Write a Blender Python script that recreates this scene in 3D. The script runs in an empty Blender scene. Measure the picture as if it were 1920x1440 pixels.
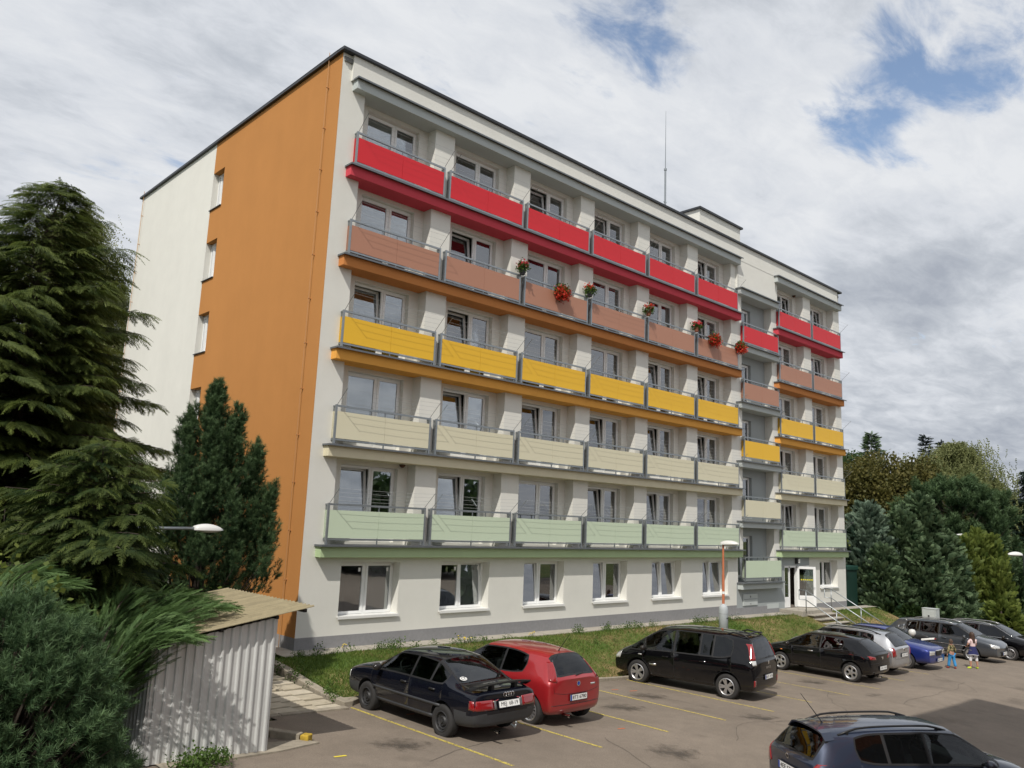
import bpy, bmesh, math, random
import numpy as np
from mathutils import Vector, Matrix
from mathutils.bvhtree import BVHTree
random.seed(7); RNG=np.random.default_rng(7)
scene=bpy.context.scene
COL=scene.collection
# ------------------------------------------------------------------ camera
YAW,PITCH,ROLL,FPX=0.7520,0.1694,0.0415,1502.7
CAM=Vector((-11.2911,-20.2194,1.2033))
def _cam_axes():
    f=Vector((math.sin(YAW)*math.cos(PITCH),math.cos(YAW)*math.cos(PITCH),math.sin(PITCH)))
    r0=Vector((math.cos(YAW),-math.sin(YAW),0)); u0=r0.cross(f)
    r=math.cos(ROLL)*r0+math.sin(ROLL)*u0; u=-math.sin(ROLL)*r0+math.cos(ROLL)*u0
    return r,u,f
_r,_u,_f=_cam_axes()
cam_data=bpy.data.cameras.new('camera'); cam=bpy.data.objects.new('camera',cam_data); COL.objects.link(cam)
cam.matrix_world=Matrix(((_r.x,_u.x,-_f.x,CAM.x),(_r.y,_u.y,-_f.y,CAM.y),(_r.z,_u.z,-_f.z,CAM.z),(0,0,0,1)))
cam_data.sensor_fit='HORIZONTAL'; cam_data.sensor_width=36.0; cam_data.lens=FPX/1920*36.0
cam_data.clip_start=0.1; cam_data.clip_end=4000
scene.camera=cam
# ------------------------------------------------------------------ world, sun, exposure
SUN_TO=Vector((-0.47,-0.276,0.67)).normalized()          # towards the sun
elev=math.asin(SUN_TO.z); azim=math.atan2(SUN_TO.x,SUN_TO.y)
world=bpy.data.worlds.new('World'); scene.world=world; world.use_nodes=True
GAPS=[((0.6272, 0.5525, 0.549), 4.68, 0.091), ((0.6521, 0.5114, 0.5597), 4.16, 0.081), ((0.6814, 0.4606, 0.5688), 3.9, 0.064), ((0.813, 0.2919, 0.5038), 4.16, 0.053), ((0.8258, 0.2391, 0.5107), 3.9, 0.053), ((0.8342, 0.2028, 0.5129), 4.16, 0.053), ((0.8063, 0.3462, 0.4797), 3.12, 0.064), ((0.81, 0.3187, 0.4922), 2.86, 0.053), ((0.4972, 0.654, 0.5701), 4.55, 0.064), ((0.2878, 0.8295, 0.4786), 2.6, 0.032), ((0.6275, 0.633, 0.4534), 1.69, 0.032), ((0.9161, 0.3431, 0.2077), 1.56, 0.032), ((0.2174, 0.8803, 0.4216), 10, -0.042), ((0.1643, 0.8617, 0.4801), 6, -0.018), ((0.3035, 0.8048, 0.5101), 6, -0.018)]
BRIGHT=[((0.8495, 0.27, 0.4532), 7, 0.06), ((0.8544, 0.3406, 0.3925), 6, 0.048), ((0.8988, 0.2284, 0.3741), 7, 0.042), ((0.9201, 0.3272, 0.2154), 4, 0.042), ((0.9501, 0.2643, 0.1656), 4, 0.042), ((0.6277, 0.65, 0.4284), 10, 0.018), ((0.7733, 0.4852, 0.4082), 8, 0.012), ((0.8974, 0.315, 0.3089), 4, -0.141), ((0.9315, 0.2592, 0.255), 4, -0.102), ((0.8882, 0.3583, 0.2878), 3.5, -0.102), ((0.9402, 0.3159, 0.1274), 5, -0.115), ((0.9638, 0.2523, 0.0866), 4, -0.102), ((0.2495, 0.8851, 0.3928), 8, -0.005), ((0.1656, 0.922, 0.3499), 6, 0.01)]
def build_world():
    nt=world.node_tree; N=nt.nodes; L=nt.links; N.clear()
    out=N.new('ShaderNodeOutputWorld'); bg=N.new('ShaderNodeBackground'); bg.inputs[1].default_value=0.1
    sky=N.new('ShaderNodeTexSky'); sky.sky_type='NISHITA'; sky.sun_disc=False
    sky.sun_elevation=elev; sky.sun_rotation=azim; sky.altitude=300; sky.dust_density=1.2
    tc=N.new('ShaderNodeTexCoord'); sep=N.new('ShaderNodeSeparateXYZ'); L.new(tc.outputs['Generated'],sep.inputs[0])
    def math_(op,a,b=None,c=None):
        m=N.new('ShaderNodeMath'); m.operation=op
        for i,v in enumerate((a,b,c)):
            if v is None: continue
            if isinstance(v,(int,float)): m.inputs[i].default_value=v
            else: L.new(v,m.inputs[i])
        return m.outputs[0]
    # project the view direction on a cloud deck: d.xy/(d.z+k)
    zz=math_('MAXIMUM',sep.outputs[2],0.0); den=math_('ADD',zz,0.16)
    px=math_('DIVIDE',sep.outputs[0],den); py=math_('DIVIDE',sep.outputs[1],den)
    cmb=N.new('ShaderNodeCombineXYZ'); L.new(px,cmb.inputs[0]); L.new(py,cmb.inputs[1])
    def mapping(loc,rot,sc):
        m=N.new('ShaderNodeMapping'); L.new(cmb.outputs[0],m.inputs[0])
        m.inputs['Location'].default_value=loc; m.inputs['Rotation'].default_value=rot; m.inputs['Scale'].default_value=sc
        return m.outputs[0]
    def noise(vec,sc,det,rough,dist=0.0):
        n=N.new('ShaderNodeTexNoise'); n.inputs['Scale'].default_value=sc; n.inputs['Detail'].default_value=det
        n.inputs['Roughness'].default_value=rough; n.inputs['Distortion'].default_value=dist; L.new(vec,n.inputs['Vector']); return n.outputs[0]
    v1=mapping((3.1,1.7,0),(0,0,0.9),(1.0,1.0,1.0))
    big=noise(v1,1.15,2,0.5,0.0)
    mid=noise(v1,2.6,6,0.58,0.25)
    v2=mapping((7.4,2.2,0),(0,0,0.62),(1.0,1.9,1.0))
    rip=noise(v2,5.2,7,0.62,0.35)
    s=math_('ADD',math_('MULTIPLY',big,0.52),math_('ADD',math_('MULTIPLY',mid,0.22),math_('MULTIPLY',rip,0.36)))
    def lobes(tab):
        tot=None
        for d0,r,w in tab:
            dp=N.new('ShaderNodeVectorMath'); dp.operation='DOT_PRODUCT'; L.new(tc.outputs['Generated'],dp.inputs[0]); dp.inputs[1].default_value=d0
            q=N.new('ShaderNodeMapRange'); q.interpolation_type='SMOOTHSTEP'; L.new(dp.outputs['Value'],q.inputs[0]); q.inputs[1].default_value=math.cos(math.radians(r*1.7)); q.inputs[2].default_value=math.cos(math.radians(r*.15)); q.inputs[3].default_value=0.0; q.inputs[4].default_value=w
            tot=q.outputs[0] if tot is None else math_('ADD',tot,q.outputs[0])
        return tot
    s=math_('SUBTRACT',s,lobes(GAPS))
    cov=N.new('ShaderNodeMapRange'); cov.interpolation_type='SMOOTHSTEP'; L.new(s,cov.inputs[0])
    cov.inputs[1].default_value=0.36; cov.inputs[2].default_value=0.48
    # near the horizon the deck closes
    hz=N.new('ShaderNodeMapRange'); L.new(sep.outputs[2],hz.inputs[0]); hz.inputs[1].default_value=0.10; hz.inputs[2].default_value=0.34
    hz.inputs[3].default_value=0.62; hz.inputs[4].default_value=0.0
    cover=math_('MINIMUM',math_('ADD',cov.outputs[0],hz.outputs[0]),1.0)
    # cloud brightness: billows from lower-frequency noise, grey undersides
    v3=mapping((1.3,5.2,0),(0,0,0.3),(1.0,1.25,1.0))
    sh=noise(v3,1.9,7,0.60,0.3)
    sh2=noise(v2,6.5,7,0.62,0.4)
    shade=math_('ADD',math_('MULTIPLY',sh,0.58),math_('MULTIPLY',sh2,0.42))
    shade=math_('ADD',shade,lobes(BRIGHT))
    ramp=N.new('ShaderNodeValToRGB'); L.new(shade,ramp.inputs[0])
    e=ramp.color_ramp.elements; e[0].position=0.22; e[0].color=(0.40,0.435,0.50,1); e[1].position=0.63; e[1].color=(0.80,0.82,0.85,1)
    lo_e=ramp.color_ramp.elements.new(0.37); lo_e.color=(0.54,0.575,0.63,1); mid_e=ramp.color_ramp.elements.new(0.49); mid_e.color=(0.69,0.72,0.77,1)
    gain=N.new('ShaderNodeMix'); gain.data_type='RGBA'; gain.blend_type='MULTIPLY'; gain.inputs[0].default_value=1
    L.new(ramp.outputs[0],gain.inputs[6]); gain.inputs[7].default_value=(9.9,9.9,9.9,1)
    skyb=N.new('ShaderNodeMix'); skyb.data_type='RGBA'; skyb.blend_type='MULTIPLY'; skyb.inputs[0].default_value=1
    L.new(sky.outputs[0],skyb.inputs[6]); skyb.inputs[7].default_value=(2.05,1.90,1.75,1)
    mx=N.new('ShaderNodeMix'); mx.data_type='RGBA'; L.new(cover,mx.inputs[0]); L.new(skyb.outputs[2],mx.inputs[6]); L.new(gain.outputs[2],mx.inputs[7])
    L.new(mx.outputs[2],bg.inputs[0]); L.new(bg.outputs[0],out.inputs[0])
build_world()
sun_d=bpy.data.lights.new('sun','SUN'); sun_d.energy=3.7; sun_d.angle=math.radians(0.5); sun_d.color=(1.0,0.95,0.87)
sun=bpy.data.objects.new('sun',sun_d); COL.objects.link(sun); sun.rotation_euler=(-SUN_TO).to_track_quat('-Z','Y').to_euler()
vs=scene.view_settings; vs.view_transform='Standard'; vs.look='None'; vs.gamma=1.0; vs.exposure=0.0; vs.use_curve_mapping=False
scene.cycles.max_bounces=7; scene.cycles.transparent_max_bounces=12; scene.cycles.glossy_bounces=3; scene.cycles.transmission_bounces=4
# ------------------------------------------------------------------ materials
def srgb(r,g,b):
    f=lambda c:(c/255/12.92) if c/255<=0.04045 else ((c/255+0.055)/1.055)**2.4
    return (f(r),f(g),f(b))
def pmat(name,col,rough=0.6,metal=0.0,spec=0.5,coat=0.0,noise=None,bump=None,backface=None,noise2=None):
    """noise=(scale,amount) mottles the base colour; bump=(scale,strength)"""
    m=bpy.data.materials.new(name); m.use_nodes=True; nt=m.node_tree; N=nt.nodes; L=nt.links
    b=N['Principled BSDF']; b.inputs['Base Color'].default_value=(*col,1); b.inputs['Roughness'].default_value=rough
    b.inputs['Metallic'].default_value=metal; b.inputs['Specular IOR Level'].default_value=spec; b.inputs['Coat Weight'].default_value=coat
    b.inputs['Coat Roughness'].default_value=0.04
    tc=None
    if noise or bump or noise2:
        tc=N.new('ShaderNodeTexCoord')
    src=None
    def mult(src,scale,amt,det=5,vecscale=None):
        n=N.new('ShaderNodeTexNoise'); n.inputs['Scale'].default_value=scale; n.inputs['Detail'].default_value=det; n.inputs['Roughness'].default_value=0.65
        v=tc.outputs['Object']
        if vecscale:
            mp=N.new('ShaderNodeMapping'); mp.inputs['Scale'].default_value=vecscale; L.new(v,mp.inputs[0]); v=mp.outputs[0]
        L.new(v,n.inputs['Vector'])
        r=N.new('ShaderNodeMapRange'); r.inputs[1].default_value=0.25; r.inputs[2].default_value=0.75; r.inputs[3].default_value=1-amt; r.inputs[4].default_value=1+amt
        L.new(n.outputs[0],r.inputs[0])
        mx=N.new('ShaderNodeVectorMath'); mx.operation='SCALE'
        if src is None: mx.inputs[0].default_value=col
        else: L.new(src,mx.inputs[0])
        L.new(r.outputs[0],mx.inputs[3]); return mx.outputs[0]
    if noise: src=mult(src,noise[0],noise[1])
    if noise2: src=mult(src,noise2[0],noise2[1],4,noise2[2] if len(noise2)>2 else None)
    if src is not None: L.new(src,b.inputs['Base Color'])
    if bump:
        n=N.new('ShaderNodeTexNoise'); n.inputs['Scale'].default_value=bump[0]; n.inputs['Detail'].default_value=4; L.new(tc.outputs['Object'],n.inputs['Vector'])
        bp=N.new('ShaderNodeBump'); bp.inputs['Strength'].default_value=bump[1]; bp.inputs['Distance'].default_value=0.01
        L.new(n.outputs[0],bp.inputs['Height']); L.new(bp.outputs[0],b.inputs['Normal'])
    return m
def glass_mat(name,tint,refl=0.16,trans=True,dark=(0.01,0.012,0.014),bump=0.03):
    """window pane: mirror reflection by Fresnel over a base reflectance, tinted see-through rest"""
    m=bpy.data.materials.new(name); m.use_nodes=True; nt=m.node_tree; N=nt.nodes; L=nt.links; N.clear()
    out=N.new('ShaderNodeOutputMaterial'); mix=N.new('ShaderNodeMixShader'); g=N.new('ShaderNodeBsdfGlossy'); g.inputs['Roughness'].default_value=0.015
    g.inputs['Color'].default_value=(0.95,0.97,1.0,1)
    if trans:
        t=N.new('ShaderNodeBsdfTransparent'); t.inputs['Color'].default_value=(*tint,1)
    else:
        t=N.new('ShaderNodeBsdfDiffuse'); t.inputs['Color'].default_value=(*dark,1)
    fr=N.new('ShaderNodeFresnel'); fr.inputs['IOR'].default_value=1.5
    mr=N.new('ShaderNodeMapRange'); mr.inputs[1].default_value=0.04; mr.inputs[2].default_value=1.0; mr.inputs[3].default_value=refl; mr.inputs[4].default_value=1.0
    tc=N.new('ShaderNodeTexCoord'); n=N.new('ShaderNodeTexNoise'); n.inputs['Scale'].default_value=1.3; n.inputs['Detail'].default_value=1
    L.new(tc.outputs['Object'],n.inputs['Vector']); bp=N.new('ShaderNodeBump'); bp.inputs['Strength'].default_value=bump; bp.inputs['Distance'].default_value=0.05
    if bump: L.new(n.outputs[0],bp.inputs['Height']); L.new(bp.outputs[0],g.inputs['Normal'])
    L.new(fr.outputs[0],mr.inputs[0]); L.new(mr.outputs[0],mix.inputs[0]); L.new(t.outputs[0],mix.inputs[1]); L.new(g.outputs[0],mix.inputs[2]); L.new(mix.outputs[0],out.inputs[0])
    return m
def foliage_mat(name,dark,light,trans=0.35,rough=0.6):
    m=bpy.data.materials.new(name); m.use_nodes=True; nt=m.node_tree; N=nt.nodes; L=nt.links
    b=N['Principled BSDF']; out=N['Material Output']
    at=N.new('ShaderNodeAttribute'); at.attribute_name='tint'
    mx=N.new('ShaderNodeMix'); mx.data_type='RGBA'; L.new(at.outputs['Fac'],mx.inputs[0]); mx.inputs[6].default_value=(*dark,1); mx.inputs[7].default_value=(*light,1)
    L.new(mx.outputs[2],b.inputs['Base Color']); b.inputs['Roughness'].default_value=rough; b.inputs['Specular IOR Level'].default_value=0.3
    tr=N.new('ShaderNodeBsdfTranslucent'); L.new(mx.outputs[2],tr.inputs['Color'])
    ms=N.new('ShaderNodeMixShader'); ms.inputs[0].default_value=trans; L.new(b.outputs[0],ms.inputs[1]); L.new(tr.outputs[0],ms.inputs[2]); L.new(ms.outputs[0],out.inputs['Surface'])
    return m
# ------------------------------------------------------------------ object helpers
def tag(o,label=None,cat=None,group=None,kind=None):
    if label: o['label']=label
    if cat: o['category']=cat
    if group: o['group']=group
    if kind: o['kind']=kind
    return o
def empty(name,loc=(0,0,0),rotz=0.0,parent=None):
    o=bpy.data.objects.new(name,None); COL.objects.link(o); o.location=loc; o.rotation_euler=(0,0,rotz); o.empty_display_size=0.2
    if parent: o.parent=parent
    return o
def link(name,me,mat=None,parent=None,loc=None):
    if mat is not None:
        for x in (mat if isinstance(mat,(list,tuple)) else [mat]): me.materials.append(x)
    o=bpy.data.objects.new(name,me); COL.objects.link(o)
    if parent: o.parent=parent
    if loc is not None: o.location=loc
    return o
def dup(o,parent=None,loc=None,rotz=None,data=None):
    c=o.copy(); COL.objects.link(c); c.parent=parent
    if loc is not None: c.location=loc
    if rotz is not None: c.rotation_euler=(0,0,rotz)
    for ch in list(o.children): dup(ch,c)
    return c
class MB:
    def __init__(s,origin=(0,0,0)): s.v=[]; s.f=[]; s.m=[]; s.o=Vector(origin)
    def poly(s,pts,mi=0):
        b=len(s.v); s.v+= [tuple(Vector(p)-s.o) for p in pts]; s.f.append(tuple(range(b,b+len(pts)))); s.m.append(mi)
    def box(s,x0,x1,y0,y1,z0,z1,mi=0):
        if x1<x0:x0,x1=x1,x0
        if y1<y0:y0,y1=y1,y0
        if z1<z0:z0,z1=z1,z0
        b=len(s.v)
        s.v+=[tuple(Vector(p)-s.o) for p in ((x0,y0,z0),(x1,y0,z0),(x1,y1,z0),(x0,y1,z0),(x0,y0,z1),(x1,y0,z1),(x1,y1,z1),(x0,y1,z1))]
        for q in ((0,3,2,1),(4,5,6,7),(0,1,5,4),(1,2,6,5),(2,3,7,6),(3,0,4,7)): s.f.append(tuple(b+i for i in q)); s.m.append(mi)
    def obox(s,c,ax,ay,az,mi=0):
        """oriented box: centre, three half-axis vectors"""
        c=Vector(c)-s.o; ax,ay,az=Vector(ax),Vector(ay),Vector(az); b=len(s.v)
        for sz in (-1,1):
            for sx,sy in ((-1,-1),(1,-1),(1,1),(-1,1)): s.v.append(tuple(c+sx*ax+sy*ay+sz*az))
        for q in ((0,3,2,1),(4,5,6,7),(0,1,5,4),(1,2,6,5),(2,3,7,6),(3,0,4,7)): s.f.append(tuple(b+i for i in q)); s.m.append(mi)
    def tube(s,pts,r,n=6,mi=0,cap=True):
        P=[Vector(p) for p in pts]; R=r if isinstance(r,(list,tuple)) else [r]*len(P); b=len(s.v)
        for i,p in enumerate(P):
            d=(P[min(i+1,len(P)-1)]-P[max(i-1,0)]).normalized()
            a=d.orthogonal().normalized() if abs(d.z)>0.95 else d.cross(Vector((0,0,1))).normalized()
            c=d.cross(a)
            for k in range(n):
                t=2*math.pi*k/n; s.v.append(tuple(p-s.o+R[i]*(math.cos(t)*a+math.sin(t)*c)))
        for i in range(len(P)-1):
            for k in range(n):
                k2=(k+1)%n; s.f.append((b+i*n+k,b+i*n+k2,b+(i+1)*n+k2,b+(i+1)*n+k)); s.m.append(mi)
        if cap:
            s.f.append(tuple(b+k for k in range(n))[::-1]); s.m.append(mi)
            s.f.append(tuple(b+(len(P)-1)*n+k for k in range(n))); s.m.append(mi)
    def lathe(s,prof,n=24,c=(0,0,0),axis='Z',mi=0):
        """prof=[(r,h)] rings about axis through c"""
        b=len(s.v); c=Vector(c)
        for r,h in prof:
            for k in range(n):
                t=2*math.pi*k/n; x,y=r*math.cos(t),r*math.sin(t)
                p=(x,y,h) if axis=='Z' else ((x,h,y) if axis=='Y' else (h,x,y)); s.v.append(tuple(c+Vector(p)-s.o))
        for i in range(len(prof)-1):
            for k in range(n):
                k2=(k+1)%n; s.f.append((b+i*n+k,b+i*n+k2,b+(i+1)*n+k2,b+(i+1)*n+k)); s.m.append(mi)
    def holes_y(s,y,x0,x1,z0,z1,holes,depth=0.0,mi=0,mr=None):
        """wall panel in plane y facing -Y with rectangular holes (xa,xb,za,zb); reveals run to y+depth"""
        xs=sorted({x0,x1,*[h[0] for h in holes],*[h[1] for h in holes]}); zs=sorted({z0,z1,*[h[2] for h in holes],*[h[3] for h in holes]})
        for i in range(len(xs)-1):
            for j in range(len(zs)-1):
                cx,cz=(xs[i]+xs[i+1])/2,(zs[j]+zs[j+1])/2
                if any(h[0]<cx<h[1] and h[2]<cz<h[3] for h in holes): continue
                s.poly(((xs[i],y,zs[j]),(xs[i+1],y,zs[j]),(xs[i+1],y,zs[j+1]),(xs[i],y,zs[j+1])),mi)
        if depth:
            k=mi if mr is None else mr
            for xa,xb,za,zb in holes:
                y2=y+depth
                s.poly(((xa,y,za),(xa,y,zb),(xa,y2,zb),(xa,y2,za)),k); s.poly(((xb,y,zb),(xb,y,za),(xb,y2,za),(xb,y2,zb)),k)
                s.poly(((xa,y,zb),(xb,y,zb),(xb,y2,zb),(xa,y2,zb)),k); s.poly(((xb,y,za),(xa,y,za),(xa,y2,za),(xb,y2,za)),k)
    def mesh(s,name,smooth=False,bevel=0.0):
        me=bpy.data.meshes.new(name); me.from_pydata(s.v,[],s.f); me.polygons.foreach_set('material_index',s.m)
        if bevel:
            bm=bmesh.new(); bm.from_mesh(me); bmesh.ops.remove_doubles(bm,verts=bm.verts,dist=1e-5)
            bmesh.ops.bevel(bm,geom=[e for e in bm.edges if len(e.link_faces)==2 and e.calc_face_angle(0)>0.6],offset=bevel,segments=2,affect='EDGES',profile=0.5)
            bm.to_mesh(me); bm.free()
        if smooth: me.shade_smooth()
        me.update(); return me
    def build(s,name,mat,parent=None,smooth=False,bevel=0.0,loc=None): return link(name,s.mesh(name,smooth,bevel),mat,parent,loc)
def fast_mesh(name,V,F,tint=None,smooth=False):
    """numpy vertices (n,3), faces (m,k) with k constant, optional tint per face"""
    V=np.asarray(V,dtype=np.float32); F=np.asarray(F,dtype=np.int32); me=bpy.data.meshes.new(name); k=F.shape[1]
    me.vertices.add(len(V)); me.vertices.foreach_set('co',V.ravel())
    me.loops.add(F.size); me.loops.foreach_set('vertex_index',F.ravel())
    me.polygons.add(len(F)); me.polygons.foreach_set('loop_start',np.arange(0,F.size,k,dtype=np.int32)); me.polygons.foreach_set('loop_total',np.full(len(F),k,dtype=np.int32))
    me.update(calc_edges=True)
    if tint is not None:
        a=me.attributes.new('tint','FLOAT','FACE'); a.data.foreach_set('value',np.asarray(tint,dtype=np.float32))
    if smooth: me.shade_smooth()
    return me
def interp(tab,x):
    return float(np.interp(x,[a for a,_ in tab],[b for _,b in tab]))
LOT=[(-40,-2.0),(-10,-2.42),(-1.3,-2.84),(6.1,-3.19),(8.6,-3.33),(13.6,-3.53),(16,-3.63),(22,-3.70),(27,-3.82),(31,-3.98),(45,-4.25),(80,-4.9),(300,-6.0)]
def lot(x,y=0.0):
    """height of the parking lot; it also falls gently away from the building"""
    return interp(LOT,x)-0.07*max(0.0,min(-10.0-y,12.0))
# ================================================================== the apartment building
PITCHX=3.635
M_WHITE=pmat('white_render',srgb(222,221,214),0.9,spec=0.2,noise=(1.2,0.035),bump=(55,0.35),noise2=(0.35,0.03,(1,1,0.25)))
M_ORANGE=pmat('orange_render',(0.50,0.226,0.070),0.9,spec=0.2,noise=(0.7,0.04),bump=(55,0.35),noise2=(0.5,0.05,(1,1,0.22)))
M_GREY=pmat('grey_render',srgb(160,166,167),0.9,spec=0.2,noise=(1.0,0.03),bump=(55,0.3))
M_GREYL=pmat('light_grey_render',srgb(186,192,191),0.9,spec=0.2,noise=(1.0,0.03),bump=(55,0.3))
M_PLINTH=pmat('plinth_grey',srgb(140,140,142),0.9,spec=0.2,noise=(9,0.10),bump=(60,0.4),noise2=(0.8,0.07))
M_COPING=pmat('dark_sheet_metal',srgb(62,64,68),0.45,metal=0.4,noise=(3,0.08))
M_FLASH=pmat('grey_flashing',srgb(112,116,120),0.4,metal=0.5,noise=(3,0.08))
M_STEEL=pmat('galvanised_steel',srgb(150,155,158),0.38,metal=0.75,noise=(14,0.10))
M_WIRE=pmat('line_wire',srgb(170,172,172),0.5)
M_PVC=pmat('white_pvc',srgb(236,237,236),0.35,spec=0.5)
M_SILL=pmat('white_sill',srgb(228,228,225),0.4)
M_DARKROOM=pmat('room_interior',srgb(150,146,140),0.9)
M_GLASS=glass_mat('window_glass',(0.80,0.83,0.83),refl=0.24)
M_BLIND=pmat('roller_blind',srgb(222,216,216),0.8)
M_BLIND_D=pmat('dark_blind',srgb(92,90,84),0.8,noise2=(3,0.2,(0.1,0.1,60)))
M_NET=pmat('net_curtain',srgb(224,222,216),0.9,noise2=(5,0.2,(22,1,0.2)))
M_CURT=pmat('curtain',srgb(182,172,158),0.9,noise2=(5,0.25,(20,1,0.2)))
SLABC={'green':(0.46,0.585,0.34),'cream':(0.72,0.66,0.48),'yellow':(0.82,0.40,0.085),'orange':(0.58,0.230,0.072),'red':(0.60,0.070,0.095)}
PANC={'green':(0.57,0.665,0.50),'cream':(0.68,0.64,0.47),'yellow':(0.80,0.47,0.03),'orange':(0.42,0.205,0.135),'red':(0.62,0.018,0.028)}
ORD=['green','cream','yellow','orange','red']
NICE={'green':'pale green','cream':'cream','yellow':'yellow','orange':'brown','red':'red'}
M_SLAB={k:pmat(k+'_slab_render',c,0.85,spec=0.2,noise=(1.4,0.05),bump=(55,0.3)) for k,c in SLABC.items()}
M_PAN={k:pmat(k+'_balcony_panel',c,0.5,spec=0.4,noise=(0.8,0.025)) for k,c in PANC.items()}
GZ=-2.75
BLD=empty('apartment_building',(0,0,GZ)); BO=(0,0,GZ)
tag(BLD,'six storey apartment block with orange end wall and rows of coloured balconies','apartment building')
W_L,W_R=1.28,3.31                      # window opening in a bay
def bayx(i): return PITCHX*i
BAYS=[bayx(i) for i in range(6)]
RB=[25.47,25.47+PITCHX]               # the two bays of the right section (x offset as for bay 0)
TOPZ=15.12; XR=33.5; DEP=17.27
def base_z(x): return -2.50-0.0060*x
def build_shell():
    w=MB(BO)
    # ground floor (white), plane y=0
    gh=[(W_L+b,3.31+b,-1.67,-0.15) for b in BAYS]
    w.holes_y(0,0,22.34,-3.2,0.02,gh,0.33)
    w.holes_y(0,29.25,XR,-3.2,0.02,[(30.42,32.48,-1.60,-0.18)],0.33)
    # strips and piers above, z 0.02..15.12
    def strip(x0,x1,z0,z1):
        w.box(x0,x1,0,0.60,z0,z1)
    strip(0.004,0.87,0.02,TOPZ)
    for i in range(5): strip(3.68+bayx(i),4.50+bayx(i),0.02,14.3)
    strip(3.68+bayx(5),22.80,0.02,14.3)
    strip(25.69,26.34,-1.2,14.3)
    strip(29.15,29.97,0.02,14.3)
    strip(32.79,XR-0.004,0.02,TOPZ)
    # recess back walls with window openings
    for k in range(5):
        z0=2.8*k+0.30; z1=2.8*(k+1)+0.05
        for b in BAYS+RB:
            w.holes_y(0.42,0.80+b,3.75+b,z0,z1,[(W_L+b,W_R+b,2.8*k+0.42,2.8*k+2.66)],0.17)
    # parapet and blank wall above the stair bay
    w.box(0.33,33.18,-0.10,0.5,14.30,TOPZ)
    w.box(22.30,25.95,-0.10,0.5,12.75,14.32)
    w.box(22.34,22.36,-0.10,0,12.75,14.3)
    # back and right walls (never seen from here)
    w.poly(((XR,0,-3.3),(XR,DEP,-3.3),(XR,DEP,TOPZ),(XR,0,TOPZ))); w.poly(((XR,DEP,-3.3),(0,DEP,-3.3),(0,DEP,TOPZ),(XR,DEP,TOPZ)))
    w.build('front_wall',M_WHITE,BLD)
    # end wall: orange from the corner to the stair windows, white beyond
    def endwall(y0,y1,holes,name,mat,reveal_mat_same=True):
        e=MB(BO); ys=sorted({y0,y1,*[h[0] for h in holes],*[h[1] for h in holes]}); zs=sorted({-3.3,TOPZ,*[h[2] for h in holes],*[h[3] for h in holes]})
        for i in range(len(ys)-1):
            for j in range(len(zs)-1):
                cy,cz=(ys[i]+ys[i+1])/2,(zs[j]+zs[j+1])/2
                if any(h[0]<cy<h[1] and h[2]<cz<h[3] for h in holes): continue
                e.poly(((0,ys[i+1],zs[j]),(0,ys[i],zs[j]),(0,ys[i],zs[j+1]),(0,ys[i+1],zs[j+1])))
        e.build(name,mat,BLD)
    eh=[(8.15,9.13,-1.60+2.8*k,-0.10+2.8*k) for k in range(1,6)]
    eh=[(8.15,9.13,6.80+2.8*k,8.30+2.8*k) for k in range(-2,3)]
    endwall(0.0,9.13,eh,'end_wall',M_ORANGE); endwall(9.13,DEP,[],'end_wall',M_WHITE)
    for y0,y1,z0,z1 in eh:
        d=0.22; rv=MB(BO); ro=MB(BO)
        rv.poly(((0,y1,z0),(0,y1,z1),(d,y1,z1),(d,y1,z0))); ro.poly(((0,y0,z1),(0,y0,z0),(d,y0,z0),(d,y0,z1))); ro.poly(((0,y1,z1),(0,y0,z1),(d,y0,z1),(d,y1,z1)))
        rv.build('window_reveal',M_WHITE,BLD); ro.build('window_reveal',M_ORANGE,BLD)
    # grey stair bay
    g=MB(BO)
    g.box(22.22,26.0,-0.006,0.45,-3.2,-1.15)
    g.holes_y(-0.004,26.0,29.25,-0.42,0.02,[],0); g.holes_y(-0.004,26.0,26.62,-3.2,-0.42,[],0)
    for k in range(5):
        z0=-1.45+2.8*k
        g.holes_y(0.42,22.75,25.72,z0+0.2,z0+2.85,[(22.95,24.35,z0+0.45,z0+2.42)],0.15)
    g.build('stair_bay_wall',M_GREY,BLD)
    # plinth
    p=MB(BO)
    p.box(-0.004,22.22,-0.004,0.3,-3.3,-2.15); p.box(-0.004,0.3,0.3,DEP,-3.3,-2.15); p.box(29.28,XR+0.004,-0.004,0.3,-3.3,-2.36)
    p.box(22.1,24.9,-0.02,0.2,-3.3,-2.28); p.box(24.9,26.05,-0.02,0.2,-3.3,-2.42)
    p.build('plinth',M_PLINTH,BLD)
    lb=MB(BO); lb.box(24.88,26.02,-0.012,0.2,-2.42,-2.20); lb.build('wall_band',M_GREYL,BLD)
    # roof and coping
    r=MB(BO); r.box(0.05,XR-0.05,-0.05,DEP-0.05,14.85,15.0); r.build('roof',pmat('roof_felt',srgb(120,120,118),0.9,noise=(2,0.1)),BLD)
    c=MB(BO)
    c.box(-0.10,XR+0.10,-0.20,0.25,TOPZ,TOPZ+0.10); c.box(-0.10,0.25,0.25,DEP+0.1,TOPZ,TOPZ+0.10); c.box(XR-0.25,XR+0.10,0.25,DEP+0.1,TOPZ,TOPZ+0.10); c.box(0.25,XR-0.25,DEP-0.2,DEP+0.1,TOPZ,TOPZ+0.10)
    c.build('roof_coping',M_COPING,BLD,bevel=0.01)
    # rooms behind the glass
    d=MB(BO)
    d.box(0.3,XR-0.3,4.0,4.1,-3.0,14.6)
    for k in range(-1,6): d.box(0.3,XR-0.3,0.62,4.0,2.8*k+0.05,2.8*k+0.30)
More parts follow.
